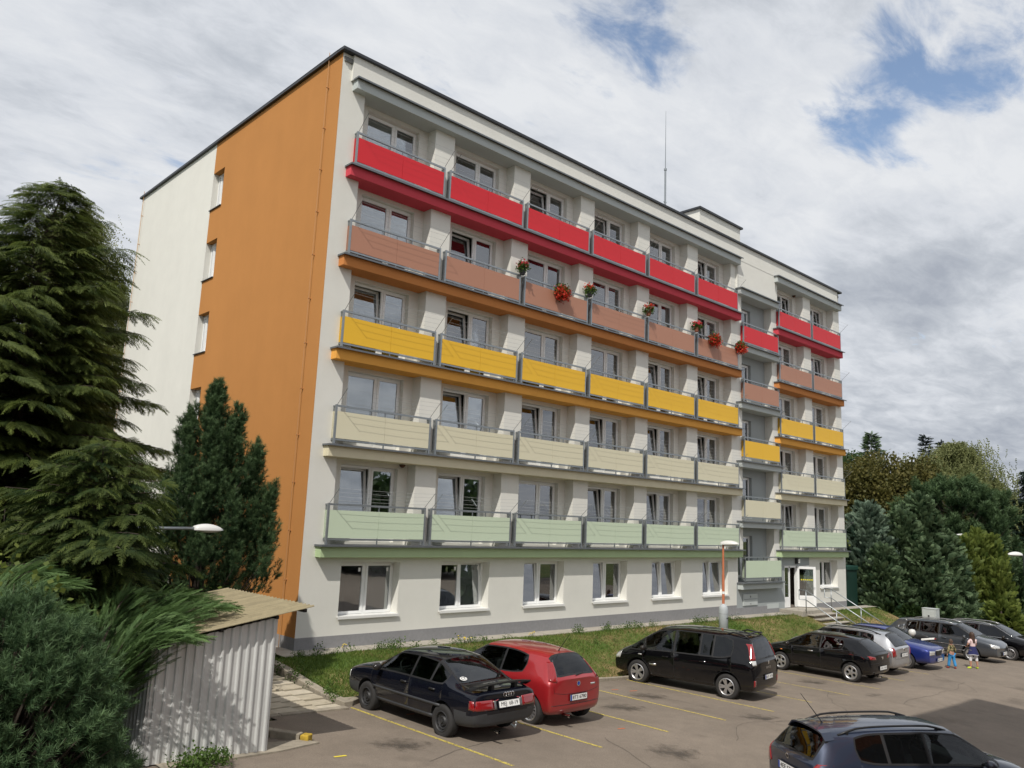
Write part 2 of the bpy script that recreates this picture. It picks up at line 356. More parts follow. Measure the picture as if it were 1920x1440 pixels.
    for b in BAYS+RB+[bayx(6)-0.02]: d.box(b+0.3,b+0.42,0.62,4.0,-2.6,14.3)
    d.build('room_interior',M_DARKROOM,BLD)
    # lift housing on the roof
    ph=MB(BO); ph.box(22.2,26.1,2.0,7.5,14.9,17.45); o=ph.build('lift_housing',M_WHITE,BLD)
    pc=MB(BO); pc.box(22.08,26.22,1.88,7.62,17.45,17.55); pc.build('coping',M_COPING,o,loc=(0,0,0))
    pl=MB(BO); pl.box(26.1,26.5,2.2,2.5,15.95,16.07); pl.box(26.25,26.5,2.15,2.55,16.0,16.12); pl.build('roof_light',M_COPING,BLD)
build_shell()
# ---------------------------------------------------------------- slabs
def slab(x0,x1,z,mat,thick=0.33,floor=True,d=0.276,bevel=0.012):
    s=MB(BO); s.box(x0,x1,-d,0.62,z,z+thick); o=s.build('balcony_slab',mat,BLD,bevel=bevel)
    f=MB(BO); f.box(x0-0.05,x1+0.05,-d-0.12,0.62,z+thick+0.001,z+thick+0.022); f.box(x0-0.05,x1+0.05,-d-0.12,-d-0.105,z+thick-0.03,z+thick+0.001); f.box(x0-0.05,x0-0.038,-d-0.105,-0.003,z+thick-0.03,z+thick+0.001)
    f.build('flashing',M_FLASH,o); return o
for k,cn in enumerate(ORD):
    slab(0.41,22.34,2.8*k,M_SLAB[cn]); slab(25.89,33.31,2.8*k,M_SLAB[cn])
    slab(22.30,25.98,-1.45+2.8*k,M_GREYL,0.29)
slab(22.30,25.98,-1.45+14.0,M_GREYL,0.29)
slab(0.41,22.34,14.0,M_GREYL,0.32); slab(25.89,33.31,14.0,M_GREYL,0.32)
# ---------------------------------------------------------------- windows
def win_meshes(w,h,split,fr=0.07):
    """frame with mullion at split; local origin: lower left corner, y=0 front of frame"""
    f=MB(); y0,y1=0.0,0.07
    f.box(0,w,y0,y1,0,fr); f.box(0,w,y0,y1,h-fr,h); f.box(0,fr,y0,y1,fr,h-fr); f.box(w-fr,w,y0,y1,fr,h-fr); f.box(split-0.05,split+0.05,y0,y1,fr,h-fr)
    return f.mesh('window',bevel=0.006)
def sash_mesh(w,h,fr=0.075):
    s=MB(); y0,y1=-0.018,0.05
    s.box(0,w,y0,y1,0,fr); s.box(0,w,y0,y1,h-fr,h); s.box(0,fr,y0,y1,fr,h-fr); s.box(w-fr,w,y0,y1,fr,h-fr)
    return s.mesh('sash',bevel=0.006)
_mc={}
def cached(key,fn):
    if key not in _mc: _mc[key]=fn()
    return _mc[key]
M_CORNER=pmat('sticker_white',srgb(235,235,235),0.6)
def add_window(name,x,y,z,w,h,split,tiltL=0,tiltR=0,blindL=0.0,blindR=0.0,blindmat=None,sill=False,fr=0.07,stick=False,parent=None,rot=None):
    """a window part of the building with sashes, panes and blinds as sub-parts"""
    key=(round(w,3),round(h,3),round(split,3))
    me=cached(('f',)+key,lambda:win_meshes(w,h,split,fr))
    if not me.materials: me.materials.append(M_PVC)
    o=link(name,me,None,BLD,(x-BO[0],y-BO[1],z-BO[2]))
    if rot is not None: o.rotation_euler=(0,0,rot)
    for side,(xa,xb,tl,bl) in enumerate(((fr-0.025,split-0.025,tiltL,blindL),(split+0.025,w-fr+0.025,tiltR,blindR))):
        if xb-xa<0.12: continue
        sw,sh=xb-xa,h-2*fr+0.05
        sm=cached(('s',round(sw,3),round(sh,3)),lambda:sash_mesh(sw,sh))
        if not sm.materials: sm.materials.append(M_PVC)
        s=link('sash',sm,None,o,(xa,0,fr-0.025))
        def pane():
            p=MB(); p.box(0.07,sw-0.07,0.012,0.022,0.07,sh-0.07); return p.mesh('pane')
        pm=cached(('p',round(sw,3),round(sh,3)),pane)
        if not pm.materials: pm.materials.append(M_GLASS)
        g=link('pane',pm,None,o,(xa,0,fr-0.025))
        if tl:
            a=-math.radians(tl); s.rotation_euler=(a,0,0); g.rotation_euler=(a,0,0)
        if bl>0:
            b=MB(); hh=sh-0.1; yb=0.075+(0.0 if not tl else 0.0)
            b.box(0.055,sw-0.055,yb,yb+0.008,0.05+hh*(1-bl),0.05+hh); bo=b.build('blind',blindmat or M_BLIND,o,loc=(xa,0,fr-0.025))
            if tl: bo.rotation_euler=(a,0,0)
        if stick:
            t=MB(); t.box(sw-0.20,sw-0.13,0.004,0.010,sh-0.24,sh-0.13); t.build('sticker',M_CORNER,o,loc=(xa,0,fr-0.025))
    if sill:
        t=MB(); t.box(-0.03,w+0.03,-0.40,0.03,0.003,0.03); t.box(-0.03,w+0.03,-0.40,-0.385,-0.045,0.003); t.build('sill',M_SILL,o)
    return o
WW=W_R-W_L
rw=random.Random(11)
# ground floor windows
gcfg=[(0,0,0,1.0,M_BLIND,True),(0,5,0,1.0,M_BLIND,True),(5,0,0,0,None,False),(5,0,0,0,None,False),(5,4,0,0,M_CURT,True),(5,4,0,0,M_CURT,False)]
for b,(tl,tr,bl,br,bm,st) in zip(BAYS,gcfg):
    add_window('window',W_L+b,0.33,-1.67,3.31-W_L,1.52,1.02,tl,tr,bl,br,bm,sill=True,stick=st)
add_window('window',30.42,0.33,-1.60,2.06,1.42,1.03,0,0,0,0,None,sill=True)
# balcony windows
TILT={(0,0):6,(0,1):6,(0,3):6,(0,4):6,(0,5):0,(1,1):7,(1,2):6,(1,3):6,(1,4):6,(1,5):6,(2,0):6,(2,1):7,(2,3):0,(2,4):6,(2,5):6,(3,1):7,(3,5):6,(4,2):7,(4,3):5,(4,5):6}
for k in range(5):
    for i,b in enumerate(BAYS+RB):
        tl=TILT.get((k,i),0); tr=0
        if i>=6: tr=6 if (k,i) in ((0,6),(3,7),(4,6),(4,7)) else 0; tl=6 if k in (0,1) else 0
        if k==4: bl,br,bm=0.58+0.1*rw.random(),0.58+0.1*rw.random(),M_BLIND_D
        elif k==3 and i in (0,1,4): bl,br,bm=0.22,0.18,M_BLIND_D
        elif k==2: bl,br,bm=(0.25,0.15,M_BLIND_D) if i in (0,1,2) else (0,0,None)
        elif k==1 and i==4: bl,br,bm=0,0.9,M_BLIND_D
        else: bl,br,bm=0,0,None
        if k in (0,1) and i in (5,6,7): br,bm=1.0,M_CURT
        if (k,i) in ((0,2),(1,0),(1,3),(2,4),(3,2),(2,6),(3,5)) and not tl: bl,br,bm=(1.0 if (k+i)%2 else 0),1.0,M_NET
        add_window('window',W_L+b,0.59,2.8*k+0.42,WW,2.24,1.14,tl,tr,bl,br,bm)
# stair bay doors
for k in range(5):
    add_window('window',22.95,0.57,-1.45+2.8*k+0.45,1.40,1.97,0.62,0,0,0,0,None)
# end wall windows (turned to face -X)
for k in range(-2,3):
    add_window('window',0.22,9.13,6.80+2.8*k,0.98,1.50,0.30,0,6,0,0,None,rot=-math.pi/2)
es=MB(BO)
for k in range(-2,3): es.box(-0.05,0.22,8.13,9.15,6.77+2.8*k,6.80+2.8*k)
es.build('window_sill',M_COPING,BLD)
# ---------------------------------------------------------------- balcony railings
def railing_meshes(W,lines,left_end,right_end):
    f=MB(); r=0.028; y=0.0
    for x in (0,W): f.box(x-r,x+r,y-r,y+r,0.36,1.50)
    f.box(r,W-r,y-r*0.9,y+r*0.9,1.44,1.495); f.box(r,W-r,y-r*0.8,y+r*0.8,0.475,0.525)
    f.box(W/2-0.015,W/2+0.015,y-0.015,y+0.015,0.525,1.44); f.box(W/2-0.015,W/2+0.015,y-0.015,y+0.015,0.36,0.475)
    for q in (0.34,0.67): f.box(W*q-0.012,W*q+0.012,y-0.012,y+0.012,1.31,1.44)
    for x,s in ((0,1),(W,-1)):
        f.box(x-0.02,x+0.02,y+r,y+0.16,1.445,1.485); f.box(x-0.02,x+0.02,y+r,y+0.16,0.48,0.52)
        f.obox((x,y+0.09,1.36),(0.012,0,0),(0,0.07,0.09),(0,0.012,-0.01))
        for q in range(4): f.box(x-0.012,x+0.012,y+0.04+0.032*q-0.006,y+0.04+0.032*q+0.006,0.52,1.445)
    if lines:
        for x in (0.02,W-0.02): f.tube(((x,y,1.49),(x,y-0.50,1.93)),0.008,5)
    p=MB(); p.box(r+0.006,W/2-0.004,-0.03,-0.016,0.535,1.31); p.box(W/2+0.004,W-r-0.006,-0.03,-0.016,0.535,1.31)
    s=[]
    for on,xa in ((left_end,-0.012),(right_end,W)):
        if on: q=MB(); q.box(xa,xa+0.012,0.035,0.148,0.54,1.31); s.append(q.mesh('side_panel'))
    wires=None
    if lines:
        wires=MB()
        for j in range(4):
            q=0.22+0.25*j; a=Vector((0.02,y-0.50*q,1.49+0.44*q)); b=Vector((W-0.02,y-0.50*q,1.49+0.44*q)); mid=(a+b)/2-Vector((0,0,0.02+0.012*(j%2)))
            wires.tube((a,a*0.5+mid*0.5-Vector((0,0,0.004)),mid,mid*0.5+b*0.5-Vector((0,0,0.004)),b),0.003,4,cap=False)
    return f.mesh('balcony_railing'),p.mesh('panel'),s,(wires.mesh('clothes_line') if wires else None)
_rc={}
def add_railing(x,z,W,cn,lines=True,left=False,right=False,y=-0.15):
    key=(round(W,3),lines,left,right)
    if key not in _rc:
        _rc[key]=railing_meshes(W,lines,left,right); _rc[key][0].materials.append(M_STEEL)
        if _rc[key][3]: _rc[key][3].materials.append(M_WIRE)
    fm,pm,sm,wm=_rc[key]
    o=link('balcony_railing',fm,None,BLD,(x,y,z-GZ))
    for nm,m in [('panel',pm)]+[('side_panel',q) for q in sm]:
        mk=(key,m.name,cn)
        if mk not in _mc:
            c=m.copy(); c.materials.clear(); c.materials.append(M_PAN[cn]); _mc[mk]=c
        link(nm,_mc[mk],None,o)
    if wm: link('clothes_line',wm,None,o)
    return o
for k,cn in enumerate(ORD):
    for i in range(6):
        add_railing(0.63+PITCHX*i,2.8*k,3.38 if i<5 else 3.38,cn,lines=not(k==3 and i in (1,2,4)),left=(i==0),right=(i==5))
    add_railing(26.22,2.8*k,3.44,cn,left=True); add_railing(29.88,2.8*k,3.40,cn,right=True)
    add_railing(22.72,-1.45+2.8*k-0.02,3.34,cn,lines=False,left=True,right=True)
# ---------------------------------------------------------------- entrance
def entrance():
    fr=MB(BO)
    fr.box(26.62,26.70,0.02,0.12,-2.45,-0.46); fr.box(27.14,27.24,0.02,0.12,-2.45,-0.46); fr.box(27.86,27.94,0.02,0.12,-2.45,-0.46); fr.box(28.86,29.25,0.0,0.12,-2.45,-0.42)
    fr.box(26.62,29.2,0.02,0.12,-0.52,-0.42); fr.box(26.70,27.14,0.02,0.10,-2.45,-1.95)
    o=fr.build('entrance_frame',M_PVC,BLD)
    g=MB(BO); g.box(26.70,27.14,0.05,0.06,-1.95,-0.52); g.build('pane',M_GLASS,o)
    hall=MB(BO)
    hall.box(26.6,29.3,2.4,2.5,-2.6,0.0); hall.box(26.5,26.6,0.14,2.5,-2.6,0); hall.box(29.3,29.4,0.14,2.5,-2.6,0); hall.box(26.6,29.3,0.14,2.5,-2.52,-2.45); hall.box(26.5,29.4,0.14,2.5,-0.1,0.0)
    hall.build('entrance_hall',pmat('hall_grey',srgb(120,112,104),0.8),BLD)
    # open door leaf hinged at x=27.92
    d=MB(); w=0.98; h=1.98
    d.box(0,w,-0.03,0.03,0,0.55); d.box(0,w,-0.03,0.03,h-0.12,h); d.box(0,0.11,-0.03,0.03,0.55,h-0.12); d.box(w-0.13,w,-0.03,0.03,0.55,h-0.12)
    leaf=d.build('door',M_PVC,BLD,loc=(27.93,0.0,-2.44-GZ),bevel=0.006); leaf.rotation_euler=(0,0,math.radians(-38))
    g=MB(); g.box(0.11,w-0.13,-0.005,0.005,0.55,h-0.12); g.build('pane',glass_mat('door_glass',(0.5,0.56,0.55),refl=0.3),leaf)
    t=MB()
    for q in range(6): t.box(0.20+0.11*q,0.26+0.11*q,-0.012,-0.006,1.30,1.36)
    t.build('marking_strip',pmat('yellow_tape',(0.8,0.7,0.03),0.6),leaf)
    hd=MB(); hd.tube(((w-0.07,-0.03,0.95),(w-0.07,-0.08,0.95),(w-0.19,-0.08,0.95)),0.012,6); hd.build('handle',M_STEEL,leaf)
    sp=MB(); sp.box(0.12,w-0.15,-0.034,-0.03,0.08,0.47); sp.build('door_panel',M_SILL,leaf)
    l=MB(BO); l.box(27.72,27.95,-0.14,-0.004,-0.33,-0.05); lo=l.build('wall_lamp',M_COPING,BLD,bevel=0.02)
    l2=MB(BO); l2.box(27.80,27.97,-0.17,-0.13,-0.30,-0.09); l2.build('lamp_shade',pmat('opal_glass',(0.8,0.8,0.78),0.3),lo,bevel=0.02)
    b=MB(BO); b.box(22.72,23.98,-0.05,0.0,-2.2,-1.68); bo=b.build('meter_cabinet',M_GREYL,BLD,bevel=0.008)
    b=MB(BO); b.box(22.76,23.94,-0.06,-0.05,-1.92,-1.905); b.box(23.3,23.36,-0.065,-0.05,-1.84,-1.76); b.box(23.33,23.37,-0.065,-0.05,-2.14,-2.10); b.build('latch',M_FLASH,bo)
entrance()
# lightning conductors on the end wall
def conductor(y,zlo):
    m=MB(BO); m.tube(((-0.07,y,TOPZ+0.25),(-0.07,y,zlo)),0.011,5)
    for i in range(12):
        z=14.2-1.35*i
        if z<zlo: break
        m.box(-0.09,0.0,y-0.02,y+0.02,z-0.012,z+0.012)
    m.build('lightning_conductor',M_RODC,BLD)
M_RODC=pmat('conductor_rod',srgb(196,150,104),0.5,metal=0.3)
conductor(0.72,-2.6); conductor(16.9,-2.6)
# small brown nests under the slabs
def nest(x,y,z,label):
    n=MB(); n.lathe([(0.0,-0.10),(0.05,-0.09),(0.09,-0.03),(0.105,0.0)],9,c=(0,0,0)); o=n.build('bird_nest',pmat('nest_mud',srgb(92,68,52),0.95,noise=(20,0.3)),None,smooth=True,loc=(x,y,z))
    tag(o,label,'nest',group='brown nests under the ceilings')
nest(3.38,0.30,2.79,'small brown nest under the cream slab above the first green balcony'); nest(28.75,0.30,13.99,'small brown nest under the grey top slab of the right wing')
# aerial mast on the roof
mast=empty('aerial_mast',(20.6,3.0,15.0)); tag(mast,'tall thin aerial mast with a sideways antenna on the roof','antenna')
m=MB(); m.tube(((0,0,0),(0,0,4.3)),0.05,8); m.tube(((0,0,4.3),(0,0,4.4)),0.075,8); m.box(-0.1,0.1,-0.02,0.02,2.55,2.6); m.build('pole',M_STEEL,mast)
m=MB(); m.tube(((0,0,4.4),(0,0,7.6)),[0.025,0.008],6); m.build('whip',M_STEEL,mast)
m=MB(); m.tube(((0,0,1.9),(-0.75,0.2,2.0)),0.03,6); m.tube(((-0.6,0.2,2.0),(-1.7,0.25,1.95)),0.015,5)
for q in range(9): m.tube(((-0.75-0.11*q,0.05,1.98),(-0.75-0.11*q,0.45,1.98)),0.008,4)
m.tube(((-0.6,0.2,1.6),(-0.85,0.2,2.4)),0.012,4); m.build('yagi_antenna',M_STEEL,mast)
# ================================================================== ground, lot, lawn, kerbs, markings
KY=-4.42                                   # front edge of the lawn (kerb line)
def bz(x): return base_z(min(max(x,-8),40))-0.02
def smooth(a,b,x):
    t=min(max((x-a)/(b-a),0),1); return t*t*(3-2*t)
def gh(x,y):
    """height of the natural ground"""
    L=lot(x,y)
    if y>=-60 and x<-1.3:
        top=-2.50
        e=smooth(-5.6,0.5,y); return L*(1-e)+top*e if L<top else L
    if x<=35.5:
        e=smooth(KY,-1.0,y) if x<24 else smooth(KY-0.2,-0.6,y)
        return L*(1-e)+bz(x)*e
    e=smooth(KY-0.5,1.5,y); q=smooth(35.5,60,x)
    top=bz(34)*(1-q)+(L+0.9)*q
    return L*(1-e)+top*e
def axis(*segs):
    out=[]
    for a,b,n in segs: out+=list(np.linspace(a,b,n,endpoint=False))
    return out+[segs[-1][1]]
def grid_obj(name,xs,ys,hf,mat,kind='structure',keep=None,dz=0.0):
    V=[];F=[]
    for y in ys:
        for x in xs: V.append((x,y,hf(x,y)+dz))
    nx=len(xs)
    for j in range(len(ys)-1):
        for i in range(nx-1):
            if keep and not keep((xs[i]+xs[i+1])/2,(ys[j]+ys[j+1])/2): continue
            F.append((j*nx+i,j*nx+i+1,(j+1)*nx+i+1,(j+1)*nx+i))
    me=fast_mesh(name,V,F,smooth=True); o=link(name,me,mat); tag(o,kind=kind); return o
def ground_mat(name,cols,scale=0.5,bumps=(30,0.6),rough=0.95,fine=(18,0.35),thresh=(0.40,0.60)):
    m=bpy.data.materials.new(name); m.use_nodes=True; nt=m.node_tree; N=nt.nodes; L=nt.links; b=N['Principled BSDF']
    tc=N.new('ShaderNodeTexCoord')
    def noise(s,d=6): 
        n=N.new('ShaderNodeTexNoise'); n.inputs['Scale'].default_value=s; n.inputs['Detail'].default_value=d; n.inputs['Roughness'].default_value=0.65; L.new(tc.outputs['Object'],n.inputs['Vector']); return n
    n1=noise(scale); n2=noise(fine[0],4)
    r=N.new('ShaderNodeValToRGB'); L.new(n1.outputs[0],r.inputs[0]); e=r.color_ramp.elements
    e[0].position=thresh[0]; e[0].color=(*cols[0],1); e[1].position=thresh[1]; e[1].color=(*cols[-1],1)
    for i,c in enumerate(cols[1:-1]):
        q=e.new(thresh[0]+(thresh[1]-thresh[0])*(i+1)/(len(cols)-1)); q.color=(*c,1)
    mr=N.new('ShaderNodeMapRange'); mr.inputs[1].default_value=0.25; mr.inputs[2].default_value=0.75; mr.inputs[3].default_value=1-fine[1]; mr.inputs[4].default_value=1+fine[1]; L.new(n2.outputs[0],mr.inputs[0])
    vm=N.new('ShaderNodeVectorMath'); vm.operation='SCALE'; L.new(r.outputs[0],vm.inputs[0]); L.new(mr.outputs[0],vm.inputs[3]); L.new(vm.outputs[0],b.inputs['Base Color'])
    b.inputs['Roughness'].default_value=rough; b.inputs['Specular IOR Level'].default_value=0.25
    n3=noise(bumps[0],5); bp=N.new('ShaderNodeBump'); bp.inputs['Strength'].default_value=bumps[1]; bp.inputs['Distance'].default_value=0.03; L.new(n3.outputs[0],bp.inputs['Height']); L.new(bp.outputs[0],b.inputs['Normal'])
    return m
M_SOIL=ground_mat('grass_soil',[(0.065,0.115,0.020),(0.130,0.140,0.040),(0.290,0.205,0.105)],0.42,(14,0.8))
M_FIELD=ground_mat('meadow',[(0.06,0.085,0.022),(0.10,0.11,0.035)],0.3,(3,0.6))
def asphalt_mat():
    m=bpy.data.materials.new('asphalt'); m.use_nodes=True; nt=m.node_tree; N=nt.nodes; L=nt.links; b=N['Principled BSDF']; tc=N.new('ShaderNodeTexCoord')
    def noise(s,d=6,r=0.6):
        n=N.new('ShaderNodeTexNoise'); n.inputs['Scale'].default_value=s; n.inputs['Detail'].default_value=d; n.inputs['Roughness'].default_value=r; L.new(tc.outputs['Object'],n.inputs['Vector']); return n.outputs[0]
    def mr(src,a,b_,c,d):
        q=N.new('ShaderNodeMapRange'); L.new(src,q.inputs[0]); q.inputs[1].default_value=a; q.inputs[2].default_value=b_; q.inputs[3].default_value=c; q.inputs[4].default_value=d; return q.outputs[0]
    def mul(a,b_):
        q=N.new('ShaderNodeMath'); q.operation='MULTIPLY'; L.new(a,q.inputs[0]); L.new(b_,q.inputs[1]); return q.outputs[0]
    f=mul(mul(mr(noise(0.35,5),0.3,0.7,0.86,1.13),mr(noise(2.2,6,0.7),0.3,0.7,0.90,1.09)),mr(noise(55,3,0.8),0.3,0.7,0.72,1.28))
    # light grit and dark stains
    vo=N.new('ShaderNodeTexVoronoi'); vo.inputs['Scale'].default_value=16; L.new(tc.outputs['Object'],vo.inputs['Vector'])
    f=mul(f,mr(vo.outputs['Distance'],0.04,0.09,1.5,1.0))
    f=mul(f,mr(noise(0.9,3,0.5),0.60,0.72,1.0,0.78))
    vm=N.new('ShaderNodeVectorMath'); vm.operation='SCALE'; vm.inputs[0].default_value=(0.200,0.166,0.133); L.new(f,vm.inputs[3]); L.new(vm.outputs[0],b.inputs['Base Color'])
    # cracks
    b.inputs['Roughness'].default_value=0.88; b.inputs['Specular IOR Level'].default_value=0.3
    bp=N.new('ShaderNodeBump'); bp.inputs['Strength'].default_value=0.5; bp.inputs['Distance'].default_value=0.006; L.new(noise(120,3,0.7),bp.inputs['Height']); L.new(bp.outputs[0],b.inputs['Normal'])
    return m
M_ASPH=asphalt_mat()
M_CONC=pmat('concrete',(0.36,0.33,0.28),0.9,spec=0.25,noise=(4,0.14),bump=(40,0.5),noise2=(0.8,0.10))
M_KERB=pmat('kerb_concrete',(0.30,0.265,0.21),0.92,spec=0.25,noise=(7,0.25),bump=(30,0.7),noise2=(1.3,0.2))
XS=axis((-400,-60,8),(-60,-14,12),(-14,40,109),(40,80,24),(80,600,16)); YS=axis((-300,-40,10),(-40,-8,20),(-8,3,45),(3,30,14),(30,700,16))
ground=grid_obj('ground',XS,YS,lambda x,y:gh(x,y)-0.05,M_FIELD)
# lawn in front of the building, and the planted strip left of it
lawn=grid_obj('lawn',axis((-1.16,36,150)),axis((KY+0.1,-0.62,26)),lambda x,y:gh(x,y)+0.03*math.sin(x*1.7+y*2.1)*math.sin(x*0.6-y)*0.6,M_SOIL)
soil=grid_obj('planting_bed',axis((-30,-3.4,54)),axis((-6.2,30,40)),lambda x,y:gh(x,y)-0.02,ground_mat('bed_soil',[(0.05,0.045,0.025),(0.09,0.07,0.04)],1.2,(10,0.9)))
soil2=grid_obj('planting_bed',axis((-30,-6.45,50)),axis((-12.5,-6.2,16)),lambda x,y:gh(x,y)-0.02,soil.data.materials[0])
# asphalt parking lot
asph=grid_obj('asphalt',axis((-9,60,139)),axis((-60,-22,6),(-22,KY,70)),lambda x,y:lot(x,y),M_ASPH,keep=lambda x,y:(x>-1.35 or y<-5.45) and not(x<-6.3 and y>-8.4) and not (x>36 and y>-5.5))
asph2=grid_obj('asphalt',axis((-3.25,-1.35,6)),axis((-5.45,-4.95,3)),lambda x,y:lot(x)+0.001,M_ASPH)
# paved path beside the lawn
def pavers():
    m=MB(); rr=random.Random(3); x0,x1=-4.6,-1.46; nx=6; w=(x1-x0)/nx; y=-5.0; j=0
    while y<3.0:
        for i in range(nx):
            dz=rr.uniform(-0.008,0.008); a=x0+i*w+0.014; b=x0+(i+1)*w-0.014; z=lot(-2.6)*0.0+gh((a+b)/2,y)+0.012+dz
            m.box(a,b,y+0.012,y+0.42,z-0.08,z,rr.choice((0,0,1,2)))
        y+=0.44; j+=1
    cs=[(0.42,0.37,0.28),(0.36,0.32,0.25),(0.47,0.42,0.33)]
    o=m.build('path',[pmat('paver',c,0.9,noise=(6,0.16),bump=(25,0.5)) for c in cs],None,bevel=0.008); tag(o,kind='structure')
pavers()
def kerb_run(pts,w,h,mat=M_KERB,L=1.0,name='kerb',top=None):
    m=MB(); rr=random.Random(5)
    for (a,b) in zip(pts[:-1],pts[1:]):
        a,b=Vector(a),Vector(b); d=(b-a); n=max(1,round(d.length/L)); u=d.normalized(); s=Vector((-u.y,u.x,0)).normalized()
        for i in range(n):
            p=a+d*(i/n); q=a+d*((i+1)/n); c=(p+q)/2+Vector((0,0,rr.uniform(-0.008,0.008))); up=u.cross(s)*-1; up=Vector((0,0,1))
            m.obox(c+up*(h/2-0.12),u*((q-p).length/2-0.006),s*(w/2),up*(h/2+0.12))
    o=m.build(name,mat,None,bevel=0.014); tag(o,kind='structure'); return o
kz=lambda x:lot(x)
kerb_run([(x,KY,kz(x)) for x in np.linspace(-1.2,26.4,29)],0.14,0.09)
kerb_run([(-1.3,y,gh(-1.2,y)-0.02) for y in np.linspace(-4.85,2.5,9)],0.22,0.13,L=0.9)
kerb_run([(-1.2,KY-0.32,kz(-1.2)),(-0.75,KY-0.02,kz(-1))],0.14,0.10,L=0.6)
kerb_run([(-4.6,-5.12,gh(-4,-5.12)-0.0),(-1.45,-5.02,gh(-1.6,-5.0)-0.0)],0.18,0.03,L=0.8)
# concrete kerb at the shed corner, painted yellow at its tip
kerb_run([(-4.6,-5.6,lot(-4.6)+0.02),(-3.62,-7.0,lot(-3.6)+0.0)],0.16,0.12,L=0.6)
tip=MB(); tip.obox((-3.57,-7.08,lot(-3.5)+0.035),(0.045,-0.065,0),(0.075,0.052,0),(0,0,0.09)); tag(tip.build('kerb',pmat('yellow_paint_worn',(0.42,0.28,0.03),0.85,noise=(16,0.6)),None,bevel=0.02),kind='structure')
ap=MB(); z=lot(-4.4); ap.poly(((-6.3,-7.75,lot(-6.3)+0.03),(-4.3,-7.55,lot(-4.3)+0.03),(-3.45,-7.33,lot(-3.5)+0.03),(-3.62,-7.05,lot(-3.6)+0.035),(-4.5,-7.0,lot(-4.5)+0.035),(-6.3,-7.1,lot(-6.3)+0.035)))
ap.poly(((-6.3,-7.75,lot(-6.3)+0.03),(-6.3,-7.75,lot(-6.3)-0.1),(-4.3,-7.55,lot(-4.3)-0.1),(-4.3,-7.55,lot(-4.3)+0.03))); ap.poly(((-4.3,-7.55,lot(-4.3)+0.03),(-4.3,-7.55,lot(-4.3)-0.1),(-3.45,-7.33,lot(-3.5)-0.1),(-3.45,-7.33,lot(-3.5)+0.03)))
tag(ap.build('concrete_apron',M_KERB,None),kind='structure')
# concrete strip at the foot of the building
st=MB()
xs=np.linspace(-0.62,26.0,20)
for a,b in zip(xs[:-1],xs[1:]):
    st.poly(((a+0.008,-0.62,bz(a)+0.03),(b-0.008,-0.62,bz(b)+0.03),(b-0.008,0.02,bz(b)+0.05),(a+0.008,0.02,bz(a)+0.05))); st.poly(((a+0.008,-0.62,bz(a)+0.03),(a+0.008,-0.62,bz(a)-0.15),(b-0.008,-0.62,bz(b)-0.15),(b-0.008,-0.62,bz(b)+0.03)))
for y in np.arange(0.02,6,1.0): st.poly(((-0.62,y,bz(0)+0.03),(-0.0,y,bz(0)+0.05),(0,y+0.98,bz(0)+0.05),(-0.62,y+0.98,bz(0)+0.03)))
st.poly(((28.9,-0.62,bz(29)+0.03),(36,-0.62,bz(36)+0.03),(36,0.02,bz(36)+0.05),(28.9,0.02,bz(29)+0.05)))
tag(st.build('footpath',M_CONC,None),kind='structure')
# ---------------------------------------------------------------- painted bay lines
def paint_mat():
    m=bpy.data.materials.new('yellow_road_paint'); m.use_nodes=True; nt=m.node_tree; N=nt.nodes; L=nt.links; b=N['Principled BSDF']; out=N['Material Output']
    b.inputs['Base Color'].default_value=(0.55,0.44,0.09,1); b.inputs['Roughness'].default_value=0.8
    tc=N.new('ShaderNodeTexCoord'); n=N.new('ShaderNodeTexNoise'); n.inputs['Scale'].default_value=26; n.inputs['Detail'].default_value=5; n.inputs['Roughness'].default_value=0.75; L.new(tc.outputs['Object'],n.inputs['Vector'])
    r=N.new('ShaderNodeMapRange'); r.inputs[1].default_value=0.42; r.inputs[2].default_value=0.50; L.new(n.outputs[0],r.inputs[0])
    t=N.new('ShaderNodeBsdfTransparent'); mx=N.new('ShaderNodeMixShader'); L.new(r.outputs[0],mx.inputs[0]); L.new(t.outputs[0],mx.inputs[1]); L.new(b.outputs[0],mx.inputs[2]); L.new(mx.outputs[0],out.inputs['Surface']); return m
M_PAINT=paint_mat()
def bay_line(x,y0,y1,w=0.075):
    m=MB(); n=14; rr=random.Random(int(x*10))
    for i in range(n):
        a=y0+(y1-y0)*i/n; b=y0+(y1-y0)*(i+1)/n; e=0.006
        m.poly(((x-w/2+rr.uniform(-e,e),a,lot(x)+0.006),(x+w/2,a,lot(x)+0.006),(x+w/2+rr.uniform(-e,e),b,lot(x)+0.006),(x-w/2,b,lot(x)+0.006)))
    tag(m.build('parking_line',M_PAINT,None),kind='structure')
for k,(a,b) in enumerate(((-4.95,-9.95),(-4.9,-9.8),(-4.7,-9.55),(-5.2,-9.4),(-4.3,-9.25),(-5.2,-9.05),(-4.9,-9.0),(-4.8,-8.9),(-5.0,-8.7),(-5,-8.6))): bay_line(-1.3+2.48*k,a,b,0.065 if k<5 else 0.045)
m=MB(); m.poly(((-3.68,-8.21,lot(-3.7)+0.006),(-3.45,-8.22,lot(-3.45)+0.006),(-3.44,-8.16,lot(-3.44)+0.006),(-3.67,-8.15,lot(-3.67)+0.006))); tag(m.build('parking_line',pmat('fresh_yellow_paint',(0.75,0.62,0.05),0.7),None),kind='structure')
m=MB()
for x,y,l in ((-0.6,-6.0,0.2),(6.6,-5.6,0.25),(7.0,-5.9,0.3),(2.8,-8.9,0.2)): m.poly(((x,y,lot(x)+0.006),(x+l,y-0.02,lot(x+l)+0.006),(x+l,y+0.03,lot(x+l)+0.006),(x,y+0.05,lot(x)+0.006)))
